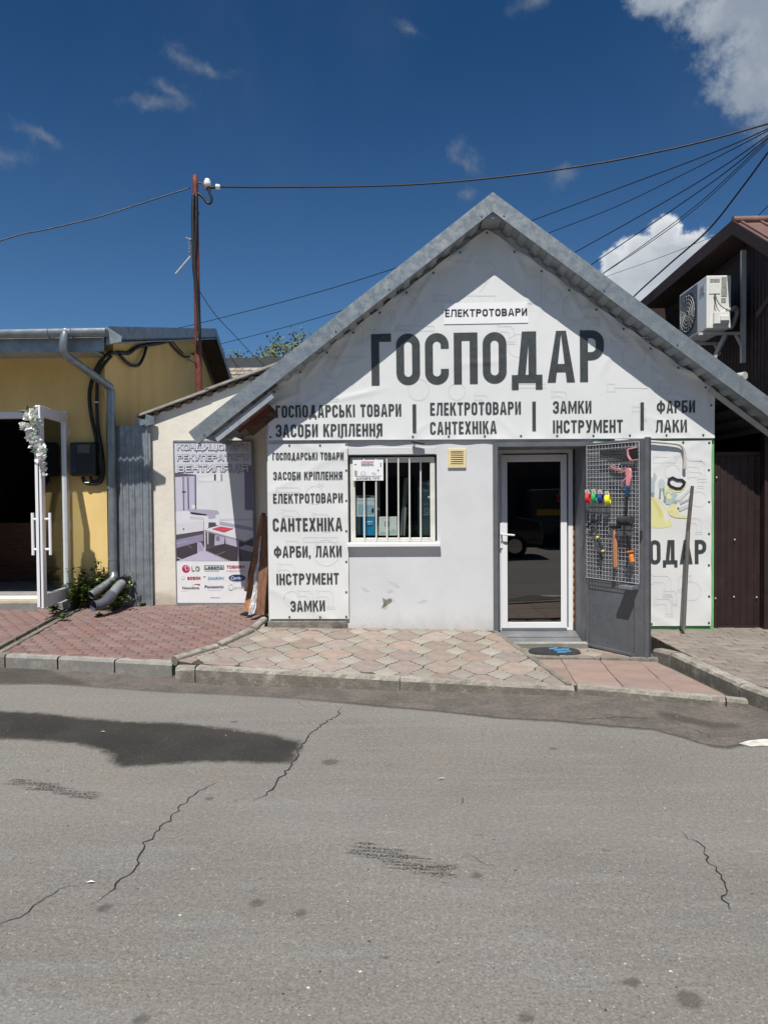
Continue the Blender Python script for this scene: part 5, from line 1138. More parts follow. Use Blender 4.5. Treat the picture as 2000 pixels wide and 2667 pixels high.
mb = MB(); mb.box(o0 + .02, dx0, YD - .005, YD + .05, -.1, wz[3] - .05); mb.build('jamb_filler', M['grey_jamb'], shop)
mb = MB(); mb.box(dx1, o1 - .012, YD - .002, YD + .05, -.1, wz[3] - .05); mb.build('jamb_filler', M['dark_wood'], shop)
mb = MB(); mb.box(dx0, dx1, YD - .002, YD + .05, dzt, wz[3] - .05); mb.build('jamb_filler', M['dark_wood'], shop)
for k in range(14):                            # dried mounting foam beside the frame
    z = dzb + .05 + k * .095; r_ = random.uniform(.55, 1.0); mb = MB(); mb.tube([(dx1 + .008, YD - .012, z), (dx1 + .006 + .004 * r_, YD - .014 - .006 * r_, z + .05), (dx1 + .008, YD - .012, z + .10)], [.004, .009 * r_, .005], 7)
    mb.build('foam_bead', M['foam'], shop, smooth=True)
frame = lambda mb_, a, b, c, d, w, wb, wt, y0, y1: (mb_.box(a, a + w, y0, y1, c, d), mb_.box(b - w, b, y0, y1, c, d), mb_.box(a + w, b - w, y0, y1, d - wt, d), mb_.box(a + w, b - w, y0, y1, c, c + wb))
mb = MB(); frame(mb, dx0, dx1, dzb, dzt, .055, .03, .07, YD - .03, YD + .04); mb.build('door_frame', M['upvc'], shop, bevel=.004)
mb = MB(); lx0, lx1, lz0, lz1 = dx0 + .028, dx1 - .075, dzb + .032, dzt - .085
frame(mb, lx0, lx1, lz0, lz1, .075, .075, .085, YD - .055, YD - .031); gd = mb.build('glass_door', M['upvc'], shop, bevel=.006, seg=2)
mb = MB(); frame(mb, lx0 + .073, lx1 - .073, lz0 + .073, lz1 - .083, .006, .006, .006, YD - .050, YD - .038); mb.build('gasket', M['tool_black'], gd)
mb = MB(); mb.box(lx0 + .07, lx1 - .07, YD - .043, YD - .037, lz0 + .07, lz1 - .08); mb.build('pane', M['glass_door'], gd)
h0 = P(1305, 1391, YD - .06); mb = MB(); mb.box(h0.x - .016, h0.x + .016, YD - .066, YD - .055, h0.z - .17, h0.z + .13); mb.tube([(h0.x, YD - .066, h0.z), (h0.x, YD - .11, h0.z), (h0.x + .03, YD - .118, h0.z - .002), (h0.x + .15, YD - .118, h0.z - .012)], .011, 8); mb.build('handle', M['upvc'], gd, bevel=.004)
mb = MB(); mb.disc((h0.x, YD - .067, h0.z - .09), .008, (0, -1, 0), 10, .004); mb.box(h0.x - .003, h0.x + .003, YD - .069, YD - .066, h0.z - .118, h0.z - .09); mb.build('keyhole', M['tool_black'], gd)
# threshold tile and stone step
mb = MB(); mb.hexa([Vector((o0 + .05, YF - .01, -.04)), Vector((o1 - .012, YF - .01, -.04)), Vector((o1 - .012, YF - .01, .0)), Vector((o0 + .05, YF - .01, .0))], [Vector((o0 + .05, YD - .03, -.04)), Vector((o1 - .012, YD - .03, -.04)), Vector((o1 - .012, YD - .03, dzb)), Vector((o0 + .05, YD - .03, dzb))]); mb.build('threshold', M['threshold'], shop)
s0, s1 = P(1312, 1674, YF - .06), P(1529, 1674, YF - .06); mb = MB(); mb.box(s0.x - .02, s1.x, YF - .10, YF - .012, -.06, s0.z + .003); mb.build('step', M['kerb_grey'], shop, bevel=.006)

# open steel security door -------------------------------------------------
H = Vector((P(1528, 1400, YF).x, YF - .02, 0)); HO = PX(1690, 1400, 0) if False else None
OY = 7.28; OX = P(1690, 1400, OY).x; O_ = Vector((OX, OY, 0)); dd = (O_ - H); dd.z = 0; DW = dd.length; de = dd.normalized(); dn = Vector((-de.y, de.x, 0)); dn = dn if dn.dot(Vector((-1, -1, 0))) > 0 else -dn   # normal towards the viewer's left
zt_d, zb_d = P(1528, 1155, YF - .02).z, .028
zt_o = P(1690, 1134, OY).z
def DP(s, z, n=0.0): return H + de * s + dn * n + Vector((0, 0, z))
def DQ(u, v, n=0.0):
    p = PP(u, v, H + dn * n, dn); return p
def dbox(mb_, s0, s1, z0, z1, n0, n1): return mb_.hexa([DP(s0, z0, n0), DP(s1, z0, n0), DP(s1, z1, n0), DP(s0, z1, n0)], [DP(s0, z0, n1), DP(s1, z0, n1), DP(s1, z1, n1), DP(s0, z1, n1)])
mb = MB(); dbox(mb, 0, DW, zb_d, zt_d, -.022, 0); sdoor = mb.build('security_door', M['grey_paint'], shop)
mb = MB(); dbox(mb, 0, .022, zb_d, zt_d, .0005, .028); dbox(mb, DW - .17, DW - .035, zb_d, zt_d, .0005, .022); dbox(mb, DW - .035, DW, zb_d - .01, zt_d + .01, -.03, .034); dbox(mb, .022, DW - .17, zt_d - .035, zt_d, .0005, .022); dbox(mb, .022, DW - .17, zb_d, zb_d + .03, .0005, .022)
zm = DQ(1600, 1503).z; dbox(mb, .022, DW - .17, zm - .03, zm, .0005, .012); mb.build('door_rib', M['grey_paint'], sdoor, bevel=.003)
# louvre-like folds in the upper panel
for k in range(22):
    z = zm + .08 + k * (zt_d - zm - .16) / 21; mb = MB(); mb.bar(DP(.03, z, .003), DP(DW - .18, z, .003), .012, .006, dn); mb.build('panel_fold', M['grey_paint'], sdoor)
# lock case, catch, blisters
mb = MB(); q = DQ(1668, 1392, .02); s_ = (q - H).dot(de); dbox(mb, s_ - .05, s_ + .02, q.z - .045, q.z + .045, .022, .045); mb.build('lock', M['steel'], sdoor, bevel=.004)
rr_ = random.Random(12)
for k in range(26):
    s_ = rr_.uniform(.06, DW - .2); z = rr_.uniform(zb_d + .05, zm - .08); w = rr_.uniform(.01, .035); mb = MB(); a_ = DP(s_, z, .0006)
    mb.add([a_, DP(s_ + w, z + rr_.uniform(-.008, .004), .0006), DP(s_ + w * .9, z + .008, .004), DP(s_ + .003, z + .010, .004)], [(0, 1, 2, 3)]); mb.build('paint_flake', M['galv_dull'], sdoor, fix=False)
for k in range(40):
    z = zb_d + .02 + (zt_d - zb_d) * rr_.random(); mb = MB(); a_ = DP(DW + .0006, z, rr_.uniform(-.02, .03)); l = rr_.uniform(.004, .012); mb.add([a_, a_ + Vector((0, 0, l)), a_ + Vector((0, 0, l * .8)) + dn * .006, a_ + dn * .005], [(0, 1, 2, 3)]); mb.build('paint_flake', M['galv'], sdoor, fix=False)
# white wire grid hung on the door
gn = .050; wa, wb, wc, wd = DQ(1527, 1165, gn), DQ(1663, 1150, gn), DQ(1661, 1523, gn), DQ(1523, 1500, gn)
ga, gb_ = (wa - H).dot(de), (wb - H).dot(de); gzt, gzb = wb.z, (wc.z + wd.z) / 2
mb = MB(); nV, nH = 17, 34
for k in range(nV):
    s_ = ga + (gb_ - ga) * k / (nV - 1); mb.tube([DP(s_, gzb, gn), DP(s_ + .002, gzt, gn)], .0017 if k not in (0, nV - 1) else .0027, 5)
for k in range(nH):
    z = gzb + (gzt - gzb) * k / (nH - 1); mb.tube([DP(ga, z, gn + .004), DP(gb_, z, gn + .004)], .0017 if k not in (0, nH - 1) else .0027, 5)
grid = mb.build('wire_grid', M['wire'], sdoor, smooth=50, kind='stuff')
mb = MB(); q = DQ(1653, 1525, .03); s_ = (q - H).dot(de); dbox(mb, s_ - .12, s_ + .045, q.z - .035, q.z, .0225, .14); dbox(mb, s_ + .02, s_ + .045, q.z + .001, q.z + .12, .0225, .05); mb.build('shelf_hook', M['galv_dull'], sdoor, bevel=.003)
# the black gap filler at the door foot
# conduit on the wall, right of the door
cpts = [P(1600, 1147, YF - .065), P(1690, 1150, YF - .065), P(1752, 1155, YF - .065), P(1771, 1160, YF - .065), P(1779, 1170, YF - .065), P(1782, 1185, YF - .065), P(1782, 1222, YF - .065)]
mb = MB(); mb.tube(smooth_path(cpts, 5), .0155, 10); co_ = mb.build('conduit', M['conduit'], shop, smooth=50); mb = MB(); mb.tube([P(1782, 1210, YF - .065), P(1782, 1221, YF - .065)], .019, 10); mb.build('conduit_sleeve', M['conduit'], co_, smooth=50)

# ------------------------------------------------------------------ cream lean-to with the poster
YC = 9.7
cx0, cx1 = P(385, 1300, YC).x, X0 + .02
lean = thing('lean_to', (cx0, YC, .2), 'low cream plastered lean-to with a sloping sheet roof between yellow building and shop', 'building')
cl, cr = P(385, 1086, YC), P(640, 992, YC); zr = lambda x: cl.z + (cr.z - cl.z) * (x - cl.x) / (cr.x - cl.x)
mb = MB(); mb.prism([(cx0, YC, 0), (cx1 + .8, YC, 0), (cx1 + .8, YC, zr(cx1 + .8)), (cx0, YC, zr(cx0))], (0, 3.0, 0)); mb.build('wall', M['cream_wall'], lean)
mb = MB(); d = (cr - cl).normalized(); nn = Vector((-d.z, 0, d.x)); a_ = Vector((cx0, YC, zr(cx0))) - d * .10 + nn * .03; b_ = Vector((cx1 + .8, YC, zr(cx1 + .8))) + nn * .03
for k in range(3):
    q0, q1 = a_.lerp(b_, k / 3), a_.lerp(b_, (k + 1) / 3 + (.01 if k < 2 else 0)); w = nn * (.012 * (k % 2)); mb = MB()
    mb.hexa([q0 + w + Vector((0, -.10, 0)), q1 + w + Vector((0, -.10, 0)), q1 + w + nn * .03 + Vector((0, -.10, 0)), q0 + w + nn * .03 + Vector((0, -.10, 0))], [p + Vector((0, 3.2, 0)) for p in (q0 + w, q1 + w, q1 + w + nn * .03, q0 + w + nn * .03)]); mb.build('roof_sheet', M['slate'], lean)
mb = MB(); rj = random.Random(6)
for k in range(16):                            # crumbling mortar under the sheet
    p = a_.lerp(b_, .03 + k * .05) + Vector((0, -.03, -.03 - rj.random() * .015)); mb.bar(p, p + d * rj.uniform(.06, .12), .05, rj.uniform(.02, .05), nn)
mb.build('verge_mortar', mat('old_mortar', (.16, .12, .09), .95, .4, 20, .8, 40), lean, kind='stuff')
# half-round gutter end at its left eave
g0 = P(367, 1092, YC - .12); mb = MB(); n_ = 10; r_ = .085; prof = [(g0.x + r_ * math.cos(R(180 + 180 * k / n_)), g0.z - .0 + r_ * math.sin(R(180 + 180 * k / n_))) for k in range(n_ + 1)]
vs_ = [Vector((x, g0.y, z)) for x, z in prof] + [Vector((x, g0.y + 2.6, z)) for x, z in prof]
mb.add(vs_, [(i, i + 1, n_ + 2 + i, n_ + 1 + i) for i in range(n_)] + [tuple(range(n_ + 1))]); mb.build('gutter', M['zinc_pipe'], lean)
mb = MB(); mb.prism([P(u, v, YC - .122) for u, v in ((380, 1078), (402, 1086), (400, 1104), (378, 1110))], (0, .05, 0)); mb.build('gutter_bracket', M['zinc_pipe'], lean)
# profiled grey screen that closes the gap
sc0, sc1 = P(303, 1105, YC - .05), P(391, 1105, YC - .05)
scr = thing('metal_screen', (sc0.x, sc0.y, .2), 'narrow upright grey profiled metal screen between the downpipe and the cream wall', 'fence panel')
sh = sheet((sc0.x, YC - .05, .22), (1, 0, 0), (0, 0, 1), (0, -1, 0), (sc1.x - sc0.x) * .62, sc0.z - .24, .085, .014, duty=.4); sh.build('metal_sheet', M['galv_dull'], scr)
sh = sheet((sc0.x + (sc1.x - sc0.x) * .60, YC - .062, .22), (1, 0, 0), (0, 0, 1), (0, -1, 0), (sc1.x - sc0.x) * .42, sc0.z - .22, .085, .014, duty=.4); sh.build('metal_sheet', M['galv_dull'], scr)

# air-conditioning poster ---------------------------------------------
YP = YC - .045
pst = thing('poster', (P(555, 1570, YP).x, YP, P(555, 1570, YP).z), 'tall framed poster of a white lounge with air conditioner maker names, on the cream wall', 'poster')
TL, TR, BR, BL = (453, 1149), (657, 1149), (668, 1573), (462, 1573)
def sq(u, v):  # photo pixel in the poster's own bounds is already perspective-true
    return P(u, v, YP)
mb = MB(); mb.hexa([sq(*BL), sq(*BR), sq(*TR), sq(*TL)], [p + Vector((0, .02, 0)) for p in (sq(*BL), sq(*BR), sq(*TR), sq(*TL))]); mb.build('poster_board', flat('poster_white', (.74, .74, .75)), pst)
q = lambda *a: [(450 + x * .1582, 1130 + y * .1582) for x, y in a]
W_, LV, LV2, PU, DP_, DK = (.70, .71, .76), (.56, .56, .66), (.38, .36, .52), (.26, .22, .40), (.10, .075, .15), (.035, .028, .04)
printed(pst, YP, None, [
    ('p_sky', (.60, .62, .72), q((22, 118), (1305, 118), (1318, 650), (34, 650))),
    ('p_wall', (.68, .70, .74), q((34, 650), (1318, 640), (1335, 2100), (62, 2100))),
    ('p_purp', (.20, .16, .32), q((1180, 520), (1312, 520), (1322, 1262), (1188, 1250))),
    ('p_win', LV2, q((36, 690), (388, 690), (388, 1262), (52, 1272))), ('p_winf', DP_, q((34, 640), (388, 672), (388, 690), (36, 708))), ('p_win2', (.55, .53, .68), q((40, 720), (165, 715), (180, 1262), (58, 1268))),
    ('p_win3', DP_, q((165, 712), (180, 712), (192, 1262), (176, 1262))), ('p_win4', (.50, .46, .66), q((200, 715), (240, 715), (250, 1260), (205, 1262))), ('p_win3', DP_, q((245, 712), (262, 712), (275, 1255), (255, 1258))), ('p_win4', (.50, .46, .66), q((272, 712), (350, 700), (360, 1250), (282, 1254))), ('p_win3', DP_, q((368, 680), (390, 680), (394, 1262), (374, 1262))), ('blk', BK, q((155, 945), (220, 945), (220, 968), (155, 968))),
    ('p_ac', (.62, .62, .68), q((400, 705), (685, 672), (690, 790), (412, 790))), ('p_ac2', (.72, .72, .76), q((420, 716), (680, 690), (682, 776), (428, 776))), ('blk', BK, q((684, 664), (714, 664), (714, 770), (686, 770))), ('p_gr', (.30, .29, .33), q((790, 664), (820, 664), (824, 776), (794, 778))), ('p_w2', (.74, .74, .77), q((716, 664), (788, 664), (790, 780), (716, 780))),
    ('p_ball', (.72, .70, .76), q(*[(345 + 32 * math.cos(R(a)), 1200 + 36 * math.sin(R(a))) for a in range(0, 360, 24)])), ('p_ball', (.72, .70, .76), q(*[(438 + 22 * math.cos(R(a)), 1225 + 24 * math.sin(R(a))) for a in range(0, 360, 30)])),
    ('p_lounge', (.40, .37, .54), q((250, 1240), (560, 1245), (740, 1262), (770, 1300), (760, 1340), (700, 1385), (600, 1398), (560, 1330), (300, 1320))), ('blk2', DK, q((300, 1285), (560, 1322), (572, 1358), (300, 1318))),
    ('p_floor', (.085, .065, .09), q((60, 1660), (510, 1590), (600, 1455), (720, 1460), (1325, 1560), (1335, 2095), (62, 2095))),
    ('p_sofa', W_, q((52, 1282), (255, 1268), (295, 1330), (590, 1350), (592, 1540), (515, 1590), (62, 1660))), ('p_sofa2', LV, q((300, 1352), (520, 1378), (522, 1420), (300, 1408))), ('p_sofa3', (.64, .65, .71), q((56, 1480), (500, 1440), (505, 1570), (60, 1655))), ('p_sofa4', LV2, q((296, 1360), (306, 1362), (306, 1402), (296, 1400))),
    ('blk', BK, q((168, 1560), (182, 1548), (200, 1572), (184, 1590))), ('p_sh', LV2, q((505, 1440), (520, 1420), (522, 1580), (508, 1588))),
    ('p_rs', W_, q((708, 1335), (770, 1322), (1328, 1255), (1334, 1560), (1050, 1560), (716, 1502))), ('p_rs2', LV, q((775, 1395), (1330, 1400), (1332, 1420), (775, 1440))), ('p_rs3', LV2, q((775, 1440), (1332, 1540), (1332, 1700), (775, 1500))), ('p_rs4', W_, q((712, 1340), (772, 1330), (776, 1508), (718, 1496))),
    ('p_f1', PU, q((62, 1745), (505, 1650), (510, 1760), (70, 1880))), ('p_f2', (.42, .37, .58), q((66, 1800), (260, 1760), (262, 1768), (66, 1812))), ('p_f3', (.055, .04, .06), q((68, 1880), (405, 1785), (412, 1960), (76, 2090))), ('p_f4', (.50, .46, .66), q((410, 1785), (470, 1790), (545, 1920), (920, 2092), (75, 2095), (412, 1965))), ('p_f5', (.36, .31, .52), q((412, 1795), (460, 1800), (520, 1920), (430, 1940))), ('p_f6', (.60, .56, .72), q((75, 2040), (85, 2030), (210, 2092), (190, 2094))),
    ('p_t3', (.07, .05, .08), q((560, 1640), (700, 1650), (690, 1840), (570, 1820))), ('p_t4', (.44, .40, .58), q((700, 1660), (860, 1700), (850, 1810), (690, 1840))), ('p_t5', (.20, .17, .26), q((720, 1680), (780, 1690), (775, 1770), (715, 1760))), ('p_t6', (.44, .40, .58), q((865, 1690), (1090, 1750), (1090, 1870), (880, 1810))), ('p_t7', (.05, .035, .05), q((560, 1900), (860, 1810), (1090, 1880), (1090, 2095), (960, 2095))),
    ('p_tt', W_, q((515, 1572), (790, 1505), (1335, 1600), (1335, 1700), (1190, 1772))), ('p_te', (.30, .28, .33), q((515, 1574), (1190, 1762), (1190, 1788), (515, 1600))), ('p_te', (.30, .28, .33), q((1190, 1765), (1335, 1695), (1335, 1718), (1190, 1788))), ('p_leg', (.58, .56, .68), q((522, 1590), (545, 1600), (548, 1915), (528, 1905))), ('p_leg', (.58, .56, .68), q((572, 1610), (592, 1614), (592, 1820), (576, 1815))), ('p_leg2', (.50, .48, .56), q((1070, 1760), (1094, 1766), (1096, 2095), (1078, 2095))),
    ('p_red', (.58, .06, .11), q((655, 1562), (790, 1524), (1000, 1556), (850, 1612))), ('p_red2', (.32, .02, .05), q((655, 1562), (850, 1612), (850, 1624), (658, 1572))), ('p_red2', (.32, .02, .05), q((850, 1612), (1000, 1556), (998, 1568), (850, 1624))),
    ('p_ch', (.42, .42, .48), q((1098, 1870), (1200, 1825), (1332, 1858), (1332, 1950), (1120, 1900))), ('p_ch2', (.12, .12, .16), q((1110, 1896), (1332, 1952), (1334, 2096), (1150, 2096))),
    ('p_ln', (.32, .28, .36), q((540, 1925), (556, 1922), (960, 2092), (930, 2094))), ('p_ln', (.32, .28, .36), q((700, 2000), (860, 1935), (868, 1939), (708, 2004))), ('p_ln2', (.30, .26, .40), q((260, 1832), (330, 1880), (326, 1884), (256, 1836))),
    ('poster_white', (.74, .74, .75), q((62, 2097), (1340, 2097), (1345, 2780), (75, 2780)))], .0012, step=.00011)
# grey frame strips around the board
for (a, b, w) in ((TL, BL, .016), (TR, BR, .03), (TL, TR, .02), (BL, BR, .022)):
    pa, pb = sq(*a), sq(*b); mb = MB(); mb.bar(pa + Vector((0, -.004, 0)), pb + Vector((0, -.004, 0)), .035 if False else w, w, (0, 1, 0)); mb.build('frame_strip', M['grey_jamb'], pst)
YT = YP - .0085
def outlined(txt, L, Rr, cap):
    lettering(txt, (L[0] - 1.2, L[1] + 1.2), (Rr[0] + 1.2, Rr[1] + 1.2), cap + 2.4, YT + .0005, flat('outline', (.16, .16, .21)), pst, .235, .02, out=.0003)
    lettering(txt, L, Rr, cap, YT, flat('p_letter', (.76, .77, .82)), pst, .135, .14, out=.0016)
outlined('КОНДИЦІОНЕРИ', (463, 1172), (645, 1172), 15); outlined('РЕКУПЕРАТОРИ', (463, 1200), (646, 1199), 15); outlined('ВЕНТИЛЯЦІЯ', (464, 1229), (646, 1228), 17)
MG, NV = flat('p_magenta', (.42, .01, .10)), flat('p_navy', (.012, .03, .15))
printed(pst, YT, None, [('p_magenta', (.42, .01, .10), el(485, 1481.5, 10.5, 10.5, 20)), ('p_lg', (.70, .45, .50), el(487, 1479, 6.5, 6.5, 16)), ('p_magenta', (.42, .01, .10), el(486.5, 1480, 5.2, 5.2, 16)), ('poster_white', (.74, .74, .75), [(484, 1476), (485.2, 1476), (485.2, 1484), (489, 1484), (489, 1485.2), (484, 1485.2)]), ('p_lg2', (.70, .45, .50), el(480, 1478, 1, 1, 8)),
    ('p_teal', (.03, .09, .12), [(532, 1472.5), (584, 1472.5), (584, 1483.5), (532, 1483.5)]), ('p_box', (.70, .72, .73), [(534, 1474.3), (582, 1474.3), (582, 1481.7), (534, 1481.7)]), ('p_sub', (.36, .44, .45), [(533, 1485.5), (573, 1485.5), (571, 1487.8), (533, 1487.8)]),
    ('p_greyring', (.55, .50, .52), el(478, 1505, 4.5, 4.5, 16)), ('poster_white', (.74, .74, .75), el(478, 1505, 3.2, 3.2, 14)),
    ('blk', BK, [(530.5, 1501), (535, 1501), (532.5, 1503), (532, 1506.5)]), ('p_cyan', (.25, .50, .66), [(535, 1500.5), (537.5, 1500.8), (533.5, 1504)]),
    ('p_cgrey', (.45, .45, .5), el(618, 1505.5, 22.5, 9.6, 24)), ('p_navy', (.012, .03, .15), el(618, 1505, 21.5, 8.8, 24)),
    ('p_swoosh', (.45, .03, .06), [(499, 1523.6), (512, 1520.8), (521.5, 1520.6), (521.2, 1524.4), (517, 1524), (511, 1522.4)]),
    ('p_ring1', (.40, .60, .62), el(602, 1530, 7.2, 7.6, 20)), ('poster_white', (.74, .74, .75), el(602.5, 1530, 5.2, 5.8, 18)), ('p_ring2', (.10, .30, .28), [(597, 1536), (600, 1537.6), (604, 1538), (601, 1535.8)]), ('p_swoosh', (.45, .03, .06), [(600, 1522.6), (604, 1522), (606, 1524), (603, 1523.8)]), ('p_fine', (.55, .55, .54), [(541, 1536.3), (577, 1536.3), (577, 1537), (541, 1537)]), ('p_fine', (.55, .55, .54), [(474, 1538.5), (490, 1537.8), (490, 1538.4), (474, 1539.2)]), ('p_fine', (.55, .55, .54), [(548, 1555), (572, 1555), (572, 1556.6), (548, 1556.6)])], .0008, step=.00015)
LZ = lambda *a, **k: lettering(*a[:4], YT, a[4], pst, *a[5:], out=.016, **k)
for txt, L, Rr, cap, m_, t_, gp_ in (('LG', (500, 1487.5), (521, 1487), 12.5, flat('p_lggrey', (.17, .17, .18)), .16, .16), ('LEBERG', (536, 1481), (580, 1481), 5.6, flat('p_teal', (.03, .09, .12)), .24, .25), ('TOSHIBA', (591, 1480), (638, 1480), 7.6, flat('p_tosh', (.42, .015, .03)), .22, .14), ('BOSCH', (489, 1509.5), (523, 1509), 7.4, flat('p_bosch', (.42, .02, .04)), .25, .14)):
    lettering(txt, L, Rr, cap, YT, m_, pst, t_, gp_, out=.0045)
tiny_text('Leading Innovation', (591, 1488), (638, 1488), 3.2, YT, flat('p_tosh', (.42, .015, .03)), pst, .0045)
tiny_text('DAIKIN', (542, 1509.5), (584, 1509), 7.4, YT, flat('p_daikin', (.13, .33, .55)), pst, .0045, .3, .015)
tiny_text('Carrier', (602, 1509), (634, 1509), 8.5, YT, flat('poster_white', (.74, .74, .75)), pst, .0055, .35, .012)
tiny_text('Neoclima', (476, 1534), (520, 1533.5), 6.4, YT, flat('p_neo', (.05, .05, .06)), pst, .0045, 0, .02)
tiny_text('Panasonic', (534, 1531.5), (583, 1531), 7.4, YT, NV, pst, .0045, 0, .02)
tiny_text('prana', (611, 1533.5), (641, 1533), 8, YT, flat('p_prana', (.40, .55, .66)), pst, .0045)

# ------------------------------------------------------------------ yellow building at the left
YY = 9.7
yb = thing('yellow_building', (P(283, 1400, YY).x, YY, .2), 'long yellow rendered shop building with zinc gutter and white glazed door', 'building')
yc = P(281, 1400, YY).x; zs = P(60, 1563, YY).z
dxr, dzt_ = P(174, 1300, YY).x, P(60, 1072, YY).z; YZ = 3.75
wxs = [-9.5, dxr - 2.25, dxr, yc]; wzs = [-.1, zs, dzt_, YZ]
wall_mesh(wxs, wzs, lambda i, j: not (i == 1 and j == 1), YY, YY + .3).build('wall', M['yellow_wall'], yb)
# side wall under the gable, seen in shade
vx = -3.72; r_f = PX(283, 852, vx); r_r = PX(563, 857, vx); r_b = PX(611, 1003, vx)
def roof_z(y): return r_f.z + (r_r.z - r_f.z) * (y - r_f.y) / (r_r.y - r_f.y) if y < r_r.y else r_r.z + (r_b.z - r_r.z) * (y - r_r.y) / (r_b.y - r_r.y)
mb = MB(); yb_end = r_b.y - .2
mb.prism([(yc, YY + .3, -.1), (yc, yb_end, -.1), (yc, yb_end, roof_z(yb_end) - .22), (yc, r_r.y, r_r.z - .20), (yc, YY + .3, roof_z(YY + .3) - .20)], (-.3, 0, 0)); mb.build('side_wall', M['yellow_wall'], yb)
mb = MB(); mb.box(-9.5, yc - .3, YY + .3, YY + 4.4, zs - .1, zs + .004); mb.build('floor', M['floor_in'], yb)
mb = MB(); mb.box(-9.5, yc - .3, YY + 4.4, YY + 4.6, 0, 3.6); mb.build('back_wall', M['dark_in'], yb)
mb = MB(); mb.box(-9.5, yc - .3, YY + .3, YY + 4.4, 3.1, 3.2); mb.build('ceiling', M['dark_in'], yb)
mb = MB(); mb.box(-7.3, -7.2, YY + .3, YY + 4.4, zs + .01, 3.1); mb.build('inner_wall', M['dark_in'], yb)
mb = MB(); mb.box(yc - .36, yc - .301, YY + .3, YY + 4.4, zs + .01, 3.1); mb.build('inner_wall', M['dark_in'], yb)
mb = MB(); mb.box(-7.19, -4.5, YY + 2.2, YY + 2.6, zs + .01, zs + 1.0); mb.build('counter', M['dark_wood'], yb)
# roof slopes
xl_ = -9.5
for (pa, pb, nm) in ((r_f, r_r, 'front_roof'), (r_r, r_b, 'back_roof')):
    mb = MB(); t_ = Vector((0, 0, -.05)); A4 = [Vector((vx, pa.y, pa.z)), Vector((vx, pb.y, pb.z)), Vector((xl_, pb.y, pb.z)), Vector((xl_, pa.y, pa.z))]
    mb.prism([p + t_ for p in A4], (0, 0, .045)); mb.build('roof_slope', M['galv_dull'], yb)
    # verge flashing with a toothed lower edge
    mb = MB(); L_ = (pb - pa).length; n_ = int(L_ / .045); hh = .15; dv = (pb - pa) / n_
    for k in range(n_):
        p = pa + dv * k; hd = hh + (.022 if k % 2 else 0); c_ = Vector((vx + .003, p.y, p.z - hd)); mb.quad(Vector((vx + .003, p.y, p.z + .01)), Vector((vx + .003, p.y + dv.y, p.z + dv.z + .01)), Vector((vx + .003, p.y + dv.y, p.z + dv.z - hd)), c_)
    mb.build('verge_flashing', M['galv_dull'], yb, fix=False)
    mb = MB(); q0 = Vector((vx - .005, pa.y + .05, pa.z - .20)); q1 = Vector((vx - .005, pb.y, pb.z - .20)); mb.prism([q0, q1, q1 + Vector((-.34, 0, 0)), q0 + Vector((-.34, 0, 0))], (0, 0, .02)); mb.build('verge_soffit', M['galv_dull'] if nm == 'front_roof' else M['brown_dark'], yb)
# soffit and fascia at the front eave
YG = 8.62
e0 = P(100, 893, YG + .12).z; mb = MB(); mb.box(xl_, vx, YG + .10, YG + .125, P(100, 918, YG + .12).z, P(100, 872, YG + .12).z); mb.build('eave_fascia', M['galv_dull'], yb)
mb = MB(); mb.box(xl_, yc + .02, YG + .125, YY, e0 - .0, e0 + .02); mb.build('eave_soffit', M['soffit'], yb)
mb = MB(); mb.quad((xl_, YG + .13, e0 + .12), (vx, YG + .13, e0 + .12), Vector((vx, r_f.y + .9, roof_z(r_f.y + .9))), Vector((xl_, r_f.y + .9, roof_z(r_f.y + .9)))); mb.build('roof_slope', M['galv_dull'], yb)
# gutter with brackets
gz0 = P(150, 866, YG).z; mb = MB(); n_ = 14; r_ = .062; gxe = P(279, 860, YG).x
prof = [(r_ * math.cos(R(150 + 240 * k / n_)), r_ * math.sin(R(150 + 240 * k / n_))) for k in range(n_ + 1)]
vs_ = [Vector((x_, YG + a, gz0 + b)) for x_ in (xl_, gxe) for a, b in prof]; mb.add(vs_, [(i, i + 1, n_ + 2 + i, n_ + 1 + i) for i in range(n_)] + [tuple(range(n_ + 1, 2 * n_ + 2))]); gut = mb.build('gutter', M['zinc_pipe'], yb, smooth=40)
for u in (130, 190, -40):
    x_ = P(u, 860, YG).x; mb = MB(); pr = [Vector((x_, YG + 1.06 * a, gz0 + 1.06 * b)) for a, b in prof]; mb.tube(pr, .006, 5); mb.build('gutter_bracket', M['galv'], gut)
mb = MB(); mb.prism([P(u, v, YG + .05) for u, v in ((278, 850), (318, 876), (316, 890), (278, 898))], (0, .02, 0)); mb.build('gutter_end', M['galv_dull'], yb)
# downpipe
def dp(u, v, y): return P(u, v, y)
pts = [dp(172, 862, YG), dp(168, 882, YG - .05), dp(166, 912, YG - .02), dp(170, 925, YG), dp(200, 945, YG + .25), dp(262, 990, YG + .68), dp(286, 1006, YY - .13), dp(290, 1030, YY - .11)]
down = thing('downpipe', (P(290, 1400, YY - .1).x, YY - .1, .3), 'zinc rainwater downpipe with an angled offset at the corner of the yellow building', 'downpipe')
mb = MB(); mb.tube(pts, .052, 14); mb.build('pipe_offset', M['zinc_pipe'], down, smooth=60)
a_, b_ = dp(290, 1016, YY - .11), dp(296, 1497, YY - .11); mb = MB(); mb.tube([a_, b_], .057, 14); pipe_o = mb.build('pipe', M['zinc_pipe'], down, smooth=50)
for u, v in ((291.5, 1270), (291, 1150), (295, 1455)):
    c_ = dp(u, v, YY - .11); mb = MB(); mb.tube([c_ - Vector((0, 0, .02)), c_ + Vector((0, 0, .02))], .062, 14); mb.build('pipe_clip', M['zinc_pipe'], pipe_o, smooth=50)
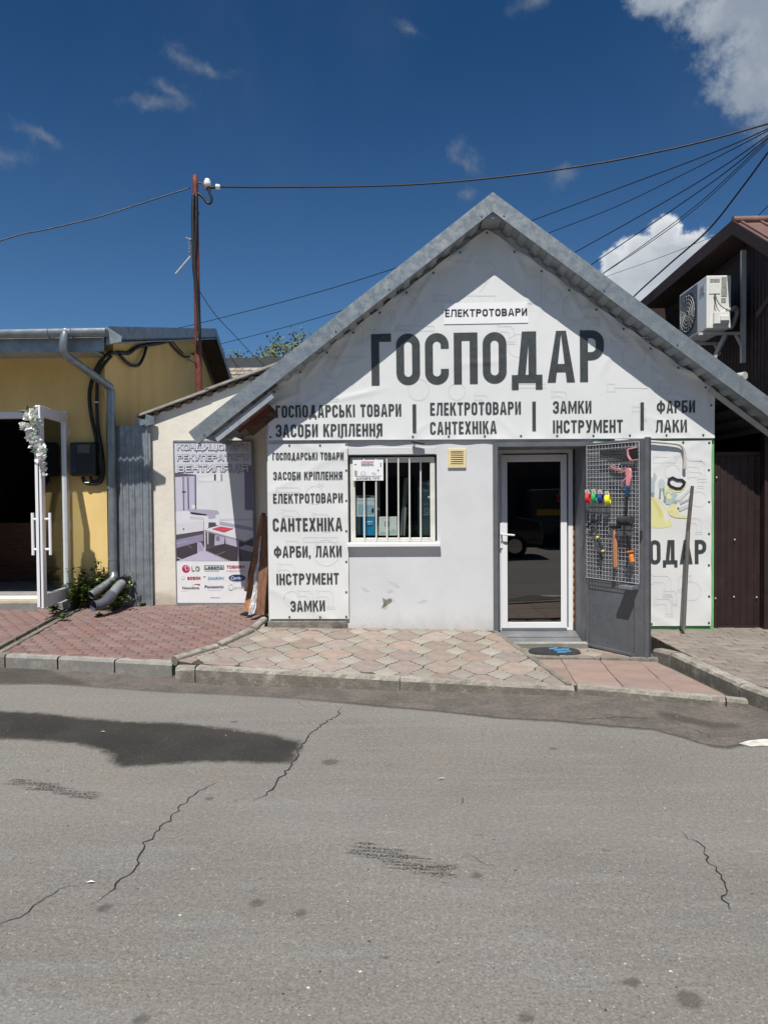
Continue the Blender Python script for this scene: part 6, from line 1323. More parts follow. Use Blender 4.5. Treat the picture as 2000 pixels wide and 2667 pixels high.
for u, v, y in ((172, 868, YG), (167, 905, YG), (284, 1010, YY - .12)):
    c_ = dp(u, v, y); mb = MB(); mb.tube([c_ - Vector((0, 0, .012)), c_ + Vector((0, 0, .012))], .057, 14); mb.build('pipe_joint', M['zinc_pipe'], down, smooth=50)
mb = MB(); mb.tube([dp(296, 1490, YY - .11), dp(298, 1503, YY - .13), dp(290, 1514, YY - .20), dp(238, 1550, YY - .48)], [.056, .058, .055, .055], 14, cap=False); mb.build('pipe_shoe', M['galv'], down, smooth=60)
# white glazed door leaf, wide open towards the street, and the frame
mb = MB(); fz = zs
mb.box(wxs[1], wxs[1] + .07, YY + .04, YY + .11, fz, dzt_); mb.box(dxr - .02, dxr + .035, YY - .012, YY + .11, fz + .0, dzt_ - .001); mb.box(wxs[1] + .07, dxr - .02, YY + .0, YY + .09, dzt_ - .09, dzt_); mb.box(wxs[1] + .07, dxr - .02, YY + .04, YY + .11, fz + .005, fz + .05)
mb.build('door_frame', M['upvc'], yb, bevel=.004)
Hh = Vector((P(178, 1300, YY).x, YY - .01, 0)); Oo = P(103, 1300, 8.72); de2 = Vector((Oo.x - Hh.x, Oo.y - Hh.y, 0)); W2 = de2.length; de2.normalize(); dn2 = Vector((-de2.y, de2.x, 0)); dn2 = dn2 if dn2.x > 0 else -dn2
ztl = P(176, 1079, YY).z; zbl = P(180, 1556, YY).z
def QD(s, z, n=0.0): return Hh + de2 * s + dn2 * n + Vector((0, 0, z))
def qbox(mb_, s0, s1, z0, z1, n0, n1): return mb_.hexa([QD(s0, z0, n0), QD(s1, z0, n0), QD(s1, z1, n0), QD(s0, z1, n0)], [QD(s0, z0, n1), QD(s1, z0, n1), QD(s1, z1, n1), QD(s0, z1, n1)])
mb = MB(); fw_ = .115; qbox(mb, 0, fw_, zbl, ztl, -.032, .032); qbox(mb, W2 - fw_, W2, zbl, ztl, -.032, .032); qbox(mb, fw_, W2 - fw_, zbl, zbl + .16, -.032, .032); qbox(mb, fw_, W2 - fw_, ztl - .13, ztl, -.032, .032)
leaf = mb.build('glazed_door', M['upvc'], yb, bevel=.006, seg=2); mb = MB(); qbox(mb, fw_, W2 - fw_, zbl + .16, ztl - .13, -.006, .006); mb.build('pane', M['glass_leaf'], leaf)
mb = MB(); qbox(mb, W2 + .0005, W2 + .014, zbl + .02, ztl - .02, -.040, -.006); mb.build('door_edge', M['upvc'], leaf); mb = MB(); qbox(mb, W2 + .0005, W2 + .003, zbl + .02, ztl - .02, -.004, .004); mb.build('edge_seal', M['tool_black'], leaf)
for sgn in (1, -1):                            # two pull handles, one on each face
    zc = P(160, 1390, 8.9).z; mb = MB(); s_ = W2 - .055; n_ = sgn * .105; mb.tube([QD(s_, zc - .26, n_), QD(s_, zc + .27, n_)], .019, 10)
    for z in (zc - .19, zc + .19): mb.tube([QD(s_, z, sgn * .03), QD(s_, z, n_)], .016, 8)
    mb.build('pull_handle', M['upvc'], leaf, smooth=50)
for z in (zbl + .18, zbl + .95, zbl + 1.4, ztl - .3):
    mb = MB(); mb.tube([QD(-.012, z, .03), QD(-.012, z + .10, .03)], .012, 8); mb.build('hinge', M['upvc'], leaf, smooth=50)
# doorstep
mb = MB(); mb.box(wxs[1] - .1, P(186, 1560, YY - .2).x, YY - .22, YY - .002, -.05, zs - .002); mb.build('doorstep', M['kerb_grey'], yb, bevel=.008)
mb = MB(); mb.box(-8.5, P(150, 1600, YY - .6).x, YY - .70, YY - .23, .02, P(100, 1600, YY - .5).z - .02); mb.build('lower_step', M['concrete_dark'], yb, bevel=.02)
# flower garland on the leaf
gar = thing('flower_garland', tuple(QD(W2, 2.2, 0)), 'garland of white artificial flowers with green leaves hanging on the open glazed door', 'garland')
rg = random.Random(21)
def flower(c, r, m_, n=22):
    mb_ = MB()
    for k in range(n):
        a = rg.uniform(0, 2 * math.pi); e = rg.uniform(-.9, .9); d_ = Vector((math.cos(a) * math.cos(e), math.sin(a) * math.cos(e), math.sin(e))); s_ = d_.orthogonal().normalized() * r * rg.uniform(.22, .36); 
        p = Vector(c) + d_ * r * .25; tip = Vector(c) + d_ * r * rg.uniform(.8, 1.1); mb_.add([p, p.lerp(tip, .6) + s_, tip, p.lerp(tip, .6) - s_ + d_.cross(s_) * .4], [(0, 1, 2, 3)])
    mb_.build('blossom', m_, gar, fix=False)
for u, v, r in ((88, 1072, .05), (76, 1085, .06), (92, 1092, .06), (70, 1112, .075), (84, 1118, .07), (96, 1108, .06), (82, 1138, .06), (94, 1145, .06), (90, 1158, .06), (103, 1163, .06), (112, 1170, .05), (101, 1178, .055), (110, 1188, .05), (105, 1200, .05), (112, 1208, .045), (116, 1220, .035), (118, 1235, .025)):
    y_ = 8.60 + rg.uniform(-.03, .05); flower(P(u, v, y_), r * 1.25, M['petal'], 44)
for u, v, r in ((92, 1102, .035), (90, 1126, .04), (95, 1084, .035), (86, 1095, .03)): flower(P(u, v, 8.56), r, M['petal_green'], 16)
def leaf_face(mb_, p, d_, s_, bend=.15):
    up = d_.cross(s_).normalized() * d_.length * bend
    mb_.add([p, p + d_ * .35 + s_ + up, p + d_, p + d_ * .35 - s_ + up, p + d_ * .5], [(0, 1, 4), (1, 2, 4), (2, 3, 4), (3, 0, 4)])
for u, v, du, dv in ((74, 1072, -28, -2), (72, 1074, -14, 8), (72, 1066, 0, -12), (85, 1066, 10, -6), (76, 1068, -8, -6), (92, 1166, -16, -2), (92, 1170, -8, 10), (92, 1172, -14, 6), (118, 1170, 8, 4), (78, 1100, -6, 6)):
    a_, b_ = P(u, v, 8.58), P(u + du, v + dv, 8.53); d_ = b_ - a_; mb = MB(); leaf_face(mb, a_, d_, Vector((d_.z, 0, -d_.x)).normalized() * d_.length * .22); mb.build('leaf', M['leaf_dark'], gar, fix=False)

# electricity meter box and the black cables beside it
m0, m1 = P(182, 1240, YY - .14), P(249, 1151, YY - .14)
met = thing('meter_box', (m0.x, YY - .02, m0.z), 'dark plastic electricity meter box on the yellow wall beside the open door', 'meter box')
mb = MB(); mb.box(m0.x, m1.x, YY - .14, YY + .0, m0.z, m1.z); mb.build('box_body', M['meter'], met, bevel=.03, seg=4)
a_, b_ = P(203, 1180, YY - .14), P(234, 1158, YY - .14); mb = MB(); mb.box(a_.x, b_.x, YY - .147, YY - .139, a_.z, b_.z); mb.build('meter_window', M['meter_glass'], met, bevel=.003)
a_, b_ = P(187, 1192, YY - .14), P(198, 1162, YY - .14); mb = MB(); mb.box(a_.x + .005, b_.x, YY - .147, YY - .138, a_.z, b_.z); mb.build('side_module', flat('navy_plastic', (.012, .016, .026), .35), met, bevel=.004)
a_, b_ = P(187, 1230, YY - .14), P(199, 1206, YY - .14); mb = MB(); mb.box(a_.x + .005, b_.x, YY - .147, YY - .138, a_.z, b_.z); mb.build('side_module', flat('navy_plastic2', (.012, .03, .06), .3), met, bevel=.004)
def cable(name, pts, r, label=None, parent=None, m_='cable', n=6, k=8, group=None):
    mb_ = MB(); mb_.tube(smooth_path(pts, k), r, n); o = mb_.build(name, M[m_], parent, smooth=True)
    if label: tag(o, label, 'cable', group)
    return o
Y9 = YY - .05
cb = thing('cable_loom', tuple(P(262, 1000, Y9)), 'thick black cables looping down the yellow wall to the meter box', 'cable')
cable('loom_cable', [P(290, 918, YY - .05), P(272, 930, Y9), P(252, 960, Y9), P(238, 1000, Y9), P(234, 1040, Y9), P(240, 1090, Y9), P(250, 1135, Y9), P(256, 1170, Y9)], .026, parent=cb)
cable('loom_cable', [P(292, 926, YY - .03), P(276, 944, Y9), P(260, 970, Y9), P(254, 1010, Y9), P(254, 1080, Y9), P(258, 1130, Y9), P(267, 1180, Y9), P(270, 1230, Y9), P(262, 1256, Y9), P(240, 1260, Y9), P(222, 1256, Y9), P(216, 1242, Y9)], .024, parent=cb)
cable('loom_cable', [P(256, 1130, Y9 - .03), P(264, 1175, Y9 - .03), P(264, 1225, Y9), P(254, 1250, Y9), P(240, 1252, Y9), P(236, 1240, Y9)], .020, parent=cb)
for u, v in ((254, 1048), (229, 1257)): mb = MB(); c_ = P(u, v, Y9 - .01); mb.tube([c_ + Vector((-.03, -.02, .0)), c_ + Vector((0, -.03, 0)), c_ + Vector((.03, -.02, 0))], .008, 6); mb.build('cable_tie', M['upvc'], cb)
def SW(u, v, o=.03): return PX(u, v, yc + o)
cable('loom_cable', [P(290, 918, YY - .05), SW(300, 920, .05), SW(316, 918), SW(335, 920), SW(352, 908), SW(366, 902), SW(385, 898)], .03, parent=cb)
cable('loom_cable', [SW(312, 922, .06), SW(325, 938, .06), SW(345, 952, .06), SW(362, 950, .06), SW(374, 930, .06), SW(382, 905)], .025, parent=cb)
cable('loom_cable', [SW(385, 898), SW(400, 896), SW(422, 892), SW(440, 886)], .035, parent=cb)
cable('loom_cable', [SW(440, 888), SW(460, 912), SW(484, 930), SW(505, 922), P(514, 900, 10.75), P(516, 860, 10.75), P(516, 780, 10.75)], .022, parent=cb)
cable('loom_cable', [SW(450, 888), SW(470, 912), SW(495, 938), P(510, 945, 10.7)], .010, parent=cb)

# ------------------------------------------------------------------ mast with insulators
YM = 10.8
mt_ = P(508, 455, YM); mbm = P(519, 1028, YM); mast = thing('utility_mast', (mbm.x, YM, mbm.z), 'thin rust-red steel mast carrying cables above the lean-to roof', 'mast')
ext = mbm + (mbm - mt_).normalized() * 1.5
mb = MB(); mb.tube([ext, mbm, P(512, 700, YM), P(509, 480, YM), P(508.5, 462, YM), P(508, 454, YM)], [.06, .057, .048, .045, .044, .012], 12); mb.build('mast_tube', M['rust'], mast, smooth=50)
cable('mast_cable', [P(505, 505, YM - .05), P(503, 560, YM - .06), P(505, 650, YM - .06), P(506, 700, YM - .06), P(512, 750, YM - .06), P(516, 800, YM - .06), P(520, 870, YM - .06), P(514, 915, YM - .06)], .028, parent=mast)
cable('mast_cable', [P(512, 505, YM - .05), P(511, 600, YM - .07), P(508, 690, YM - .07), P(514, 760, YM - .07), P(517, 880, YM - .07)], .020, parent=mast)
cable('mast_cable', [P(512, 545, YM - .05), P(518, 552, YM - .05), P(517, 562, YM - .05), P(510, 575, YM - .05)], .008, parent=mast)
cable('mast_hook', [P(512, 477, YM), P(524, 477, YM), P(530, 482, YM), P(532, 492, YM), P(539, 493, YM), P(542, 486, YM)], .012, parent=mast, m_='rust')
c_ = P(541, 484, YM); c2 = P(540, 466, YM); dz_ = c2 - c_
mb = MB(); mb.tube([c_ - dz_ * .1, c_, c_ + dz_ * .3, c_ + dz_ * .65, c_ + dz_ * .7, c_ + dz_ * .75, c_ + dz_ * .98, c_ + dz_ * 1.1], [.03, .05, .056, .05, .034, .04, .034, .008], 12); mb.build('insulator', M['porcelain'], mast, smooth=60)
c_, c2 = P(561, 486, YM), P(575, 487, YM); mb = MB(); mb.tube([c_, c_.lerp(c2, .2), c_.lerp(c2, .8), c2], [.012, .04, .036, .012], 12); mb.build('insulator', M['porcelain'], mast, smooth=60)
cable('mast_cable', [P(514, 504, YM), P(520, 506, YM), P(530, 515, YM), P(540, 528, YM), P(549, 528, YM), P(551, 515, YM), P(546, 500, YM), P(546, 490, YM), P(562, 487, YM)], .022, parent=mast)
# aerial on the mast
aer = thing('aerial', tuple(P(498, 640, 14.5)), 'small dish-less wire aerial with a slanting rod beside the rust-red mast', 'aerial')
mb = MB(); mb.tube([P(497, 622, 14.5), P(498, 666, 14.5)], .022, 6); mb.build('aerial_boom', M['galv_dull'], aer)
mb = MB(); mb.tube([P(498, 666, 14.5), P(458, 713, 14.5)], .016, 6); mb.build('aerial_rod', M['conduit'], aer)
for v in (624, 632, 640, 648, 656): mb = MB(); mb.tube([P(492, v, 14.4), P(503, v - 1, 14.6)], .008, 5); mb.build('aerial_element', M['conduit'], aer)
mb = MB(); mb.tube([P(484, 619, 14.4), P(503, 624, 14.5)], .010, 5); mb.build('aerial_element', M['conduit'], aer)

# overhead cables ------------------------------------------------------
QP = P(2150, 250, 9.0)
def wire(label, pts, r, ys):
    cable('overhead_cable', [P(u, v, y) for (u, v), y in zip(pts, ys)], r * .68, label, k=6, n=5, group='overhead cables')
wire('twisted black overhead cable from the white insulator to the upper right', [(572, 487), (700, 488), (1000, 484), (1250, 467), (1524, 431), (1783, 380), (2000, 322), (2150, 278)], .020, [YM, 10.6, 10.2, 9.9, 9.6, 9.3, 9.1, 9.0])
wire('single black overhead cable sloping from the mast top to the left', [(496, 489), (440, 507), (350, 536), (250, 567), (120, 598), (50, 612), (-60, 648)], .014, [YM, 10.7, 10.5, 10.3, 10, 9.9, 9.7])
wire('upper cable fanning out behind the right roof slope', [(1340, 592), (1392, 572), (1633, 482), (1850, 400), (2000, 335), (2150, 262)], .013, [14, 13.6, 12.2, 10.6, 9.8, 9.0])
wire('second cable of the fan above the right roof slope', [(1380, 627), (1433, 605), (1600, 540), (1783, 452), (2000, 340), (2150, 255)], .011, [14, 13.6, 12.4, 11.2, 9.8, 9.0])
wire('third cable of the fan, meeting the roof edge left of the cloud', [(1450, 682), (1499, 656), (1723, 530), (1880, 435), (2000, 352), (2150, 248)], .013, [14, 13.6, 12, 10.7, 9.9, 9.0])
wire('fourth cable of the fan, crossing the top of the small cloud', [(1500, 712), (1541, 688), (1783, 524), (1900, 440), (2000, 358), (2150, 240)], .013, [14, 13.5, 11.6, 10.6, 9.9, 9.0])
wire('upper of the two thin cables running side by side over the small cloud', [(1540, 731), (1571, 711), (1700, 620), (1830, 520), (2000, 362), (2150, 235)], .010, [14, 13.5, 12.3, 11.2, 9.9, 9.0])
wire('lower of the two thin cables running side by side over the small cloud', [(1541, 732), (1571, 712), (1700, 626), (1830, 528), (2000, 368), (2150, 236)], .009, [14, 13.5, 12.3, 11.2, 9.9, 9.0])
wire('thin pale cable crossing low over the small cloud to the brown roof', [(1540, 735), (1582, 719), (1723, 669), (1862, 614), (1960, 578)], .006, [14, 13.6, 12.6, 11.6, 11])
wire('thick black cable falling steeply in front of the small cloud', [(1620, 810), (1650, 772), (1740, 690), (1844, 598), (1930, 490), (2000, 395), (2150, 190)], .020, [13.4, 13, 12, 11, 10.2, 9.7, 9.0])
wire('short black cable just above the brown roof', [(1960, 575), (1985, 550), (2010, 525), (2060, 470)], .012, [12, 11.5, 11, 10])
wire('long black cable passing behind the mast above the yellow roof', [(440, 859), (520, 842), (700, 796), (860, 752), (1025, 700), (1200, 640)], .014, [20, 19, 17.5, 16.5, 15.5, 14.5])
wire('lower black cable rising from the tree to the left roof slope', [(570, 897), (680, 869), (790, 839), (884, 811), (1000, 775)], .013, [20, 18.5, 17, 16, 15])
wire('slanting guy cable from the mast down to the tiled roof', [(516, 752), (560, 818), (610, 872), (660, 925), (700, 962)], .010, [YM, 12, 13.5, 15, 16])

# ------------------------------------------------------------------ far tiled roof and tree
yT = 19.0
far = thing('far_house', (P(640, 970, yT).x, yT, 2.5), 'distant low house with old roof tiles and a grey ridge flashing behind the lean-to', 'house')
fa, fb = P(560, 938, yT + 1.2), P(760, 938, yT + 1.2)
mb = MB(); mb.box(fa.x - 3, fb.x + 3, yT + .9, yT + 1.2, P(600, 962, yT + 1).z, fa.z); mb.build('ridge_flashing', M['roof_dark'], far)
mb = MB(); mb.box(fa.x - 3, fb.x + 3, yT - .3, yT + 5, 0, P(600, 1000, yT).z - .6); mb.build('wall', M['opp_wall'], far)
mb = MB(); mb.quad((fa.x - 3, yT - .7, P(600, 1022, yT - .7).z), (fb.x + 3, yT - .7, P(600, 1022, yT - .7).z), (fb.x + 3, yT + .92, P(600, 960, yT + .9).z), (fa.x - 3, yT + .92, P(600, 960, yT + .9).z)); mb.build('roof_deck', M['roof_dark'], far)
za_, zb2_ = P(600, 1020, yT - .7).z, P(600, 962, yT + .9).z; nr_ = 6; rt_ = random.Random(3); tm = MB(); tm.box(-.10, .10, -.20, .20, -.012, .012); tile_me = None
for j in range(nr_):
    for i in range(24):
        f = (j + .5) / nr_; x_ = fa.x - .6 + i * .215 + (.1 if j % 2 else 0)
        if tile_me is None:
            o = tm.build('roof_tile', M['tile_roof'], far); tile_me = o.data; tile_me.transform(Matrix.Translation(LOC[far])); 
        else: o = bpy.data.objects.new('roof_tile', tile_me); COL.objects.link(o); o.parent = far
        o.location = Vector((x_, yT - .7 + 1.62 * f, za_ + (zb2_ - za_) * f + .05)) - LOC[far]; o.rotation_euler = (math.atan2(zb2_ - za_, 1.62) - .09, 0, rt_.uniform(-.03, .03))
def tree(loc, h, label, crown, seed, mleaf, n=2600, ls=.07):
    t_ = thing('tree', loc, label, 'tree'); rn = random.Random(seed); tr = MB(); L = Vector(loc); tips = []
    def limb(p, d_, l, r, dep):
        q = p + d_ * l; m_ = p.lerp(q, .5) + Vector((rn.uniform(-1, 1), rn.uniform(-1, 1), rn.uniform(-.5, .5))) * l * .07; tr.tube([p, m_, q], [r, r * .8, r * .6], 6)
        tips.append(q)
        if dep:
            for _ in range(3 if dep > 1 else 4):
                a = rn.uniform(0, 6.28); e = Vector((math.cos(a), math.sin(a), rn.uniform(.2, 1.0))); limb(q, (d_ * .8 + e * .75).normalized(), l * rn.uniform(.55, .8), r * .55, dep - 1)
    limb(L, Vector((0, 0, 1)), h * .42, h * .03, 4); tr.build('trunk', M['stem'], t_, smooth=True)
    lf = MB(); xs_ = [p for p in tips if p.z > L.z + h * .45]
    for _ in range(n):
        p = rn.choice(xs_) + Vector((rn.gauss(0, 1), rn.gauss(0, 1), rn.gauss(0, 1))) * crown; d_ = Vector((rn.uniform(-1, 1), rn.uniform(-1, 1), rn.uniform(-1, .6))).normalized() * ls * rn.uniform(.7, 1.4); s_ = d_.orthogonal().normalized() * ls * .38
        lf.add([p, p + d_ * .5 + s_, p + d_, p + d_ * .5 - s_], [(0, 1, 2, 3)])
    lf.build('crown', mleaf, t_, fix=False); return t_
tp = P(690, 940, 26); tree((tp.x, 26, 1.0), 5.6, 'green spring tree with open crown showing above the far tiled roof', .17, 5, M['leaf_light'], 3200, .115)

# ------------------------------------------------------------------ brown clad building and gate at the right
br_ = thing('brown_building', (4.7, 8.8, .1), 'dark brown metal-clad building with a reddish roof carrying an air conditioner', 'building')
XB = 4.7; VX = 4.3
pr = PX(1907, 577, VX); pf = PX(2000, 633, VX); pb_ = PX(1690, 768, VX); sl = (pr.z - pf.z) / (pr.y - pf.y); yfe = 7.4
front = Vector((VX, yfe, pr.z - sl * (pr.y - yfe))); back = pb_ + (pb_ - pr) * .6
wall_pts = [(XB, 8.3, .0), (XB, back.y, .0), (XB, back.y, back.z - .14), (XB, pr.y, pr.z - .14), (XB, 8.3, pr.z - .14 - sl * (pr.y - 8.3))]
mb = MB(); mb.prism([Vector(p) + Vector((.03, 0, 0)) for p in wall_pts], (5, 0, 0)); mb.build('wall', M['brown_dark'], br_)
y = 8.3; k = 0
while y < back.y:                              # upright cladding sheets on the side wall
    y2 = min(y + 1.1, back.y); zt1 = (pr.z - .15 - (sl * (pr.y - y) if y < pr.y else 0)) ; zt2_ = pr.z - .15 if y2 > pr.y else pr.z - .15 - sl * (pr.y - y2); zz = min(zt1, zt2_, back.z - .15)
    sh = sheet((XB + .028, y, .0), (0, 1, 0), (0, 0, 1), (-1, 0, 0), y2 - y - .004, zz, .10, .014, duty=.25); sh.build('cladding_sheet', M['brown_sheet'], br_); y = y2; k += 1
for a_, b_, nm in ((front, pr, 'roof_slope'), (pr, back, 'roof_slope')):
    n_ = Vector((0, -(b_.z - a_.z), b_.y - a_.y)).normalized(); a4 = [a_, b_, b_ + Vector((6, 0, 0)), a_ + Vector((6, 0, 0))]
    mb = MB(); mb.prism([p - n_ * .03 for p in a4], n_ * .02); mb.build('roof_slope', M['brown_roof'], br_)
    L_ = 6.0; x_ = VX + .1
    while x_ < VX + 5: mb = MB(); mb.bar(a_ + Vector((x_ - VX, 0, 0)), b_ + Vector((x_ - VX, 0, 0)), .03, .03, n_); mb.build('roof_rib', M['brown_roof'], br_); x_ += .25
    mb = MB(); mb.hexa([a_ + Vector((-.012, 0, -.16)), b_ + Vector((-.012, 0, -.16)), b_ + Vector((-.012, 0, .015)), a_ + Vector((-.012, 0, .015))], [p + Vector((.024, 0, 0)) for p in (a_ + Vector((-.012, 0, -.16)), b_ + Vector((-.012, 0, -.16)), b_ + Vector((-.012, 0, .015)), a_ + Vector((-.012, 0, .015)))]); mb.build('verge_board', mat('verge_brown', (.040, .020, .016), .75, .1), br_)
    mb = MB(); mb.prism([a_ + Vector((.014, 0, -.13)), b_ + Vector((.014, 0, -.13)), b_ + Vector((.43, 0, -.13)), a_ + Vector((.43, 0, -.13))], (0, 0, .015)); mb.build('soffit', M['brown_dark'], br_)
mb = MB(); mb.tube([pr + Vector((0, 0, .02)), pr + Vector((5, 0, .02))], .05, 8); mb.build('ridge_cap', M['brown_roof'], br_, smooth=50)
mb = MB(); mb.box(XB + .03, XB + 5, 8.28, 8.32, 0, pr.z - .16 - sl * (pr.y - 8.3)); mb.build('front_wall', M['brown_sheet'], br_)
# upright metal post and a small lean roof edge by the wall
pp0 = P(1992, 1640, 8.05); mb = MB(); mb.box(P(1984, 1400, 8.05).x, P(1984, 1400, 8.05).x + .25, 8.0, 8.1, .1, P(1990, 1080, 8.05).z); mb.build('corner_post', M['brown_sheet'], br_)
mb = MB(); mb.bar(P(1972, 822, 8.7), P(2030, 740, 8.1), .03, .07); mb.build('awning_edge', M['brown_sheet'], br_)
# dark end wall added so light enters the passage only at the front
pas = thing('passage_shade_wall', (4.1, 12.0, 0), 'dark wall and board added to shade the narrow passage between white shop and brown building', 'wall')
mb = MB(); mb.box(X1 - .1, XB + .1, 12.0, 12.2, 0, 4.8); mb.build('wall_face', M['brown_dark'], pas)
mb = MB(); mb.box(X1 + .005, XB + .02, 8.06, 12.0, 2.72, 2.75); mb.build('passage_shade_board', M['brown_dark'], pas)  # dark board added overhead, stands in for deep shade and hides the roof ribs
# gate
g_ = thing('metal_gate', (P(1920, 1636, 8.12).x, 8.12, .15), 'brown profiled metal gate under the dark passage right of the shop', 'gate')
gx0, gx1 = P(1858, 1400, 8.12).x, P(1986, 1400, 8.1).x; gzb, gzt = P(1920, 1633, 8.12).z, P(1920, 1180, 8.12).z
sh = sheet((gx0, 8.12, gzb + .02), (1, 0, 0), (0, 0, 1), (0, -1, 0), gx1 - gx0, gzt - gzb - .04, .075, .010, duty=.3); sh.build('gate_sheet', M['brown_sheet'], g_)
mb = MB(); mb.box(gx0, gx1, 8.09, 8.14, gzt - .03, gzt + .015); mb.build('top_rail', M['brown_sheet'], g_, bevel=.004)
mb = MB(); mb.box(gx0, gx1, 8.10, 8.14, gzb - .02, gzb + .02); mb.build('bottom_rail', M['brown_dark'], g_)
for u, v in ((1865, 1243), (1912, 1405), (1862, 1558), (1910, 1554), (1969, 1555)): mb = MB(); p = P(u, v, 8.1); mb.disc(p, .009, (0, -1, 0), 8, .005); mb.build('screw', M['conduit'], g_)
# air conditioner on the brown wall
A0 = P(1839, 885, 9.75); A1 = P(1903, 885, 9.75); ztA = P(1870, 717, 9.75).z; zbA = P(1870, 855, 9.75).z; LA = .95
ac = thing('air_conditioner', (A1.x, 9.75, zbA), 'white outdoor air conditioner unit on a wall bracket of the brown building', 'air conditioner')
mb = MB(); mb.box(A0.x, A1.x, 9.75, 9.75 + LA, zbA, ztA); mb.build('casing', M['ac_white'], ac, bevel=.012, seg=3)
yf_ = 9.75 + .62; zc_ = (ztA + zbA) / 2; rF = .29
mb = MB(); mb.box(A0.x - .002, A0.x, 9.75 + .30, 9.75 + LA - .03, zbA + .02, ztA - .02); mb.build('grille_panel', flat('grille_grey', (.13, .135, .14)), ac)
mb = MB(); mb.disc((A0.x - .0025, yf_, zc_), rF, (-1, 0, 0), 28, .003); fan = mb.build('fan_opening', M['ac_dark'], ac)
mb = MB()
for r_ in (.05, .10, .15, .20, .25): mb.tube([(A0.x - .018, yf_ + r_ * math.cos(R(a)), zc_ + r_ * math.sin(R(a))) for a in range(0, 361, 15)], .0035, 5)
for a in range(0, 360, 20): mb.tube([(A0.x - .014, yf_ + .03 * math.cos(R(a)), zc_ + .03 * math.sin(R(a))), (A0.x - .014, yf_ + .27 * math.cos(R(a)), zc_ + .27 * math.sin(R(a)))], .003, 4)
mb.build('fan_guard', M['white_rail'], ac, kind='stuff')
mb = MB(); mb.box(A0.x - .004, A0.x, 9.75 + .06, 9.75 + .22, ztA - .22, ztA - .10); mb.build('name_plate', flat('nameplate', (.45, .47, .48)), ac)
mb = MB()
for k in range(3):
    a = R(90 + 120 * k); c_ = Vector((A0.x - .006, 9.75 + .14, ztA - .145)); d_ = Vector((0, math.cos(a), math.sin(a))) * .03; s_ = Vector((0, -math.sin(a), math.cos(a))) * .012; mb.add([c_, c_ + d_ * .5 + s_, c_ + d_, c_ + d_ * .5 - s_], [(0, 1, 2, 3)])
mb.build('maker_emblem', M['red_print'], ac, fix=False)
mb = MB(); mb.box(A0.x - .005, A0.x - .0005, 9.75 + .08, 9.75 + .20, ztA - .205, ztA - .195); mb.build('maker_line', M['ac_label'], ac)
def A_(u, v): return P(u, v, 9.748)
for nm, (u0, v0, u1, v1), m_, dpt in (('grip_recess', (1848, 735, 1873, 726), 'ac_label', .003), ('service_plate', (1845, 765, 1874, 738), 'ac_white', .006), ('label', (1878, 750, 1891, 722), 'ac_label', .003), ('label', (1877, 772, 1892, 752), 'ac_label', .003), ('label', (1877, 788, 1889, 776), 'ac_label', .003), ('valve_cover', (1855, 845, 1895, 814), 'ac_white', .05), ('valve_cap', (1870, 838, 1893, 825), 'ac_white', .075)):
    a_, b_ = A_(u0, v0), A_(u1, v1); mb = MB(); mb.box(a_.x, b_.x, 9.748 - dpt, 9.7495, a_.z, b_.z); mb.build(nm, M[m_], ac, bevel=.004 if dpt > .01 else 0, seg=2)
cable('ac_wire', [A_(1857, 766) + Vector((0, -.02, 0)), A_(1860, 785) + Vector((0, -.03, 0)), A_(1857, 800) + Vector((0, -.03, 0)), A_(1862, 814) + Vector((0, -.03, 0))], .005, parent=ac)
cable('ac_wire', [A_(1859, 766) + Vector((0, -.02, 0)), A_(1866, 790) + Vector((0, -.04, 0)), A_(1880, 804) + Vector((0, -.04, 0)), A_(1893, 808) + Vector((0, -.03, 0))], .006, parent=ac)
cable('pipe_wrap', [P(1893, 808, 9.72), P(1905, 806, 9.75), P(1914, 802, 9.8), P(1917, 815, 9.85), P(1908, 845, 9.9), P(1898, 856, 9.95)], .032, parent=ac, m_='wrap')
cable('pipe_wrap', [P(1890, 870, 9.95), P(1880, 890, 9.95), P(1868, 915, 9.95), P(1855, 945, 9.95)], .035, parent=ac, m_='wrap')
rl = P(1929, 800, 9.9).x
mb = MB(); a_, b_ = P(1934, 945, 9.9), P(1933, 652, 9.9); mb.box(a_.x - .03, a_.x + .03, 9.88, 9.93, a_.z, b_.z); mb.build('bracket_rail', M['white_rail'], ac)
for y_ in (9.9, 10.55):
    mb = MB(); z_ = zbA - .04; mb.bar((A0.x - .05, y_, z_), (A1.x + .2, y_, z_), .04, .035); mb.bar((A1.x + .13, y_, z_ - .02), (A1.x + .2, y_, z_ - .16), .03, .03, (0, 1, 0)); mb.build('bracket_arm', M['white_rail'], ac)
mb = MB(); mb.tube([P(1900, 985, 9.5), P(1940, 978, 9.3)], .05, 8); mb.build('wall_spout', M['white_rail'], br_, smooth=50)

# ------------------------------------------------------------------ boards leaning beside the side banner
def board(name, label, a, b, w, th, m_, ya, yb_, grp='boards leaning at the corner of the shop'):
    mb_ = MB(); p, q_ = P(*a, ya), P(*b, yb_); d_ = (q_ - p).normalized(); up = Vector((0, -1, .3)); mb_.bar(p, q_, w, th, up)
    o = mb_.build(name, m_, bevel=.003); tag(o, label, 'board', grp); return o
board('leaning_board', 'dark narrow board standing leftmost of the leaning boards', (641, 1540), (688, 1336), .05, .03, M['dark_wood'], 9.2, 9.25)
board('leaning_board', 'orange-brown varnished board leaning behind the foil strip', (642, 1594), (686, 1345), .075, .025, M['orange_wood'], 8.75, 9.1)
board('leaning_board', 'broad dark brown board leaning right beside the banner', (678, 1602), (696, 1345), .11, .03, M['brown_wood'], 8.55, 8.75)
board('leaning_board', 'dark weathered board wedged behind the broad brown one', (690, 1596), (694, 1380), .10, .03, M['dark_wood'], 8.8, 8.9)
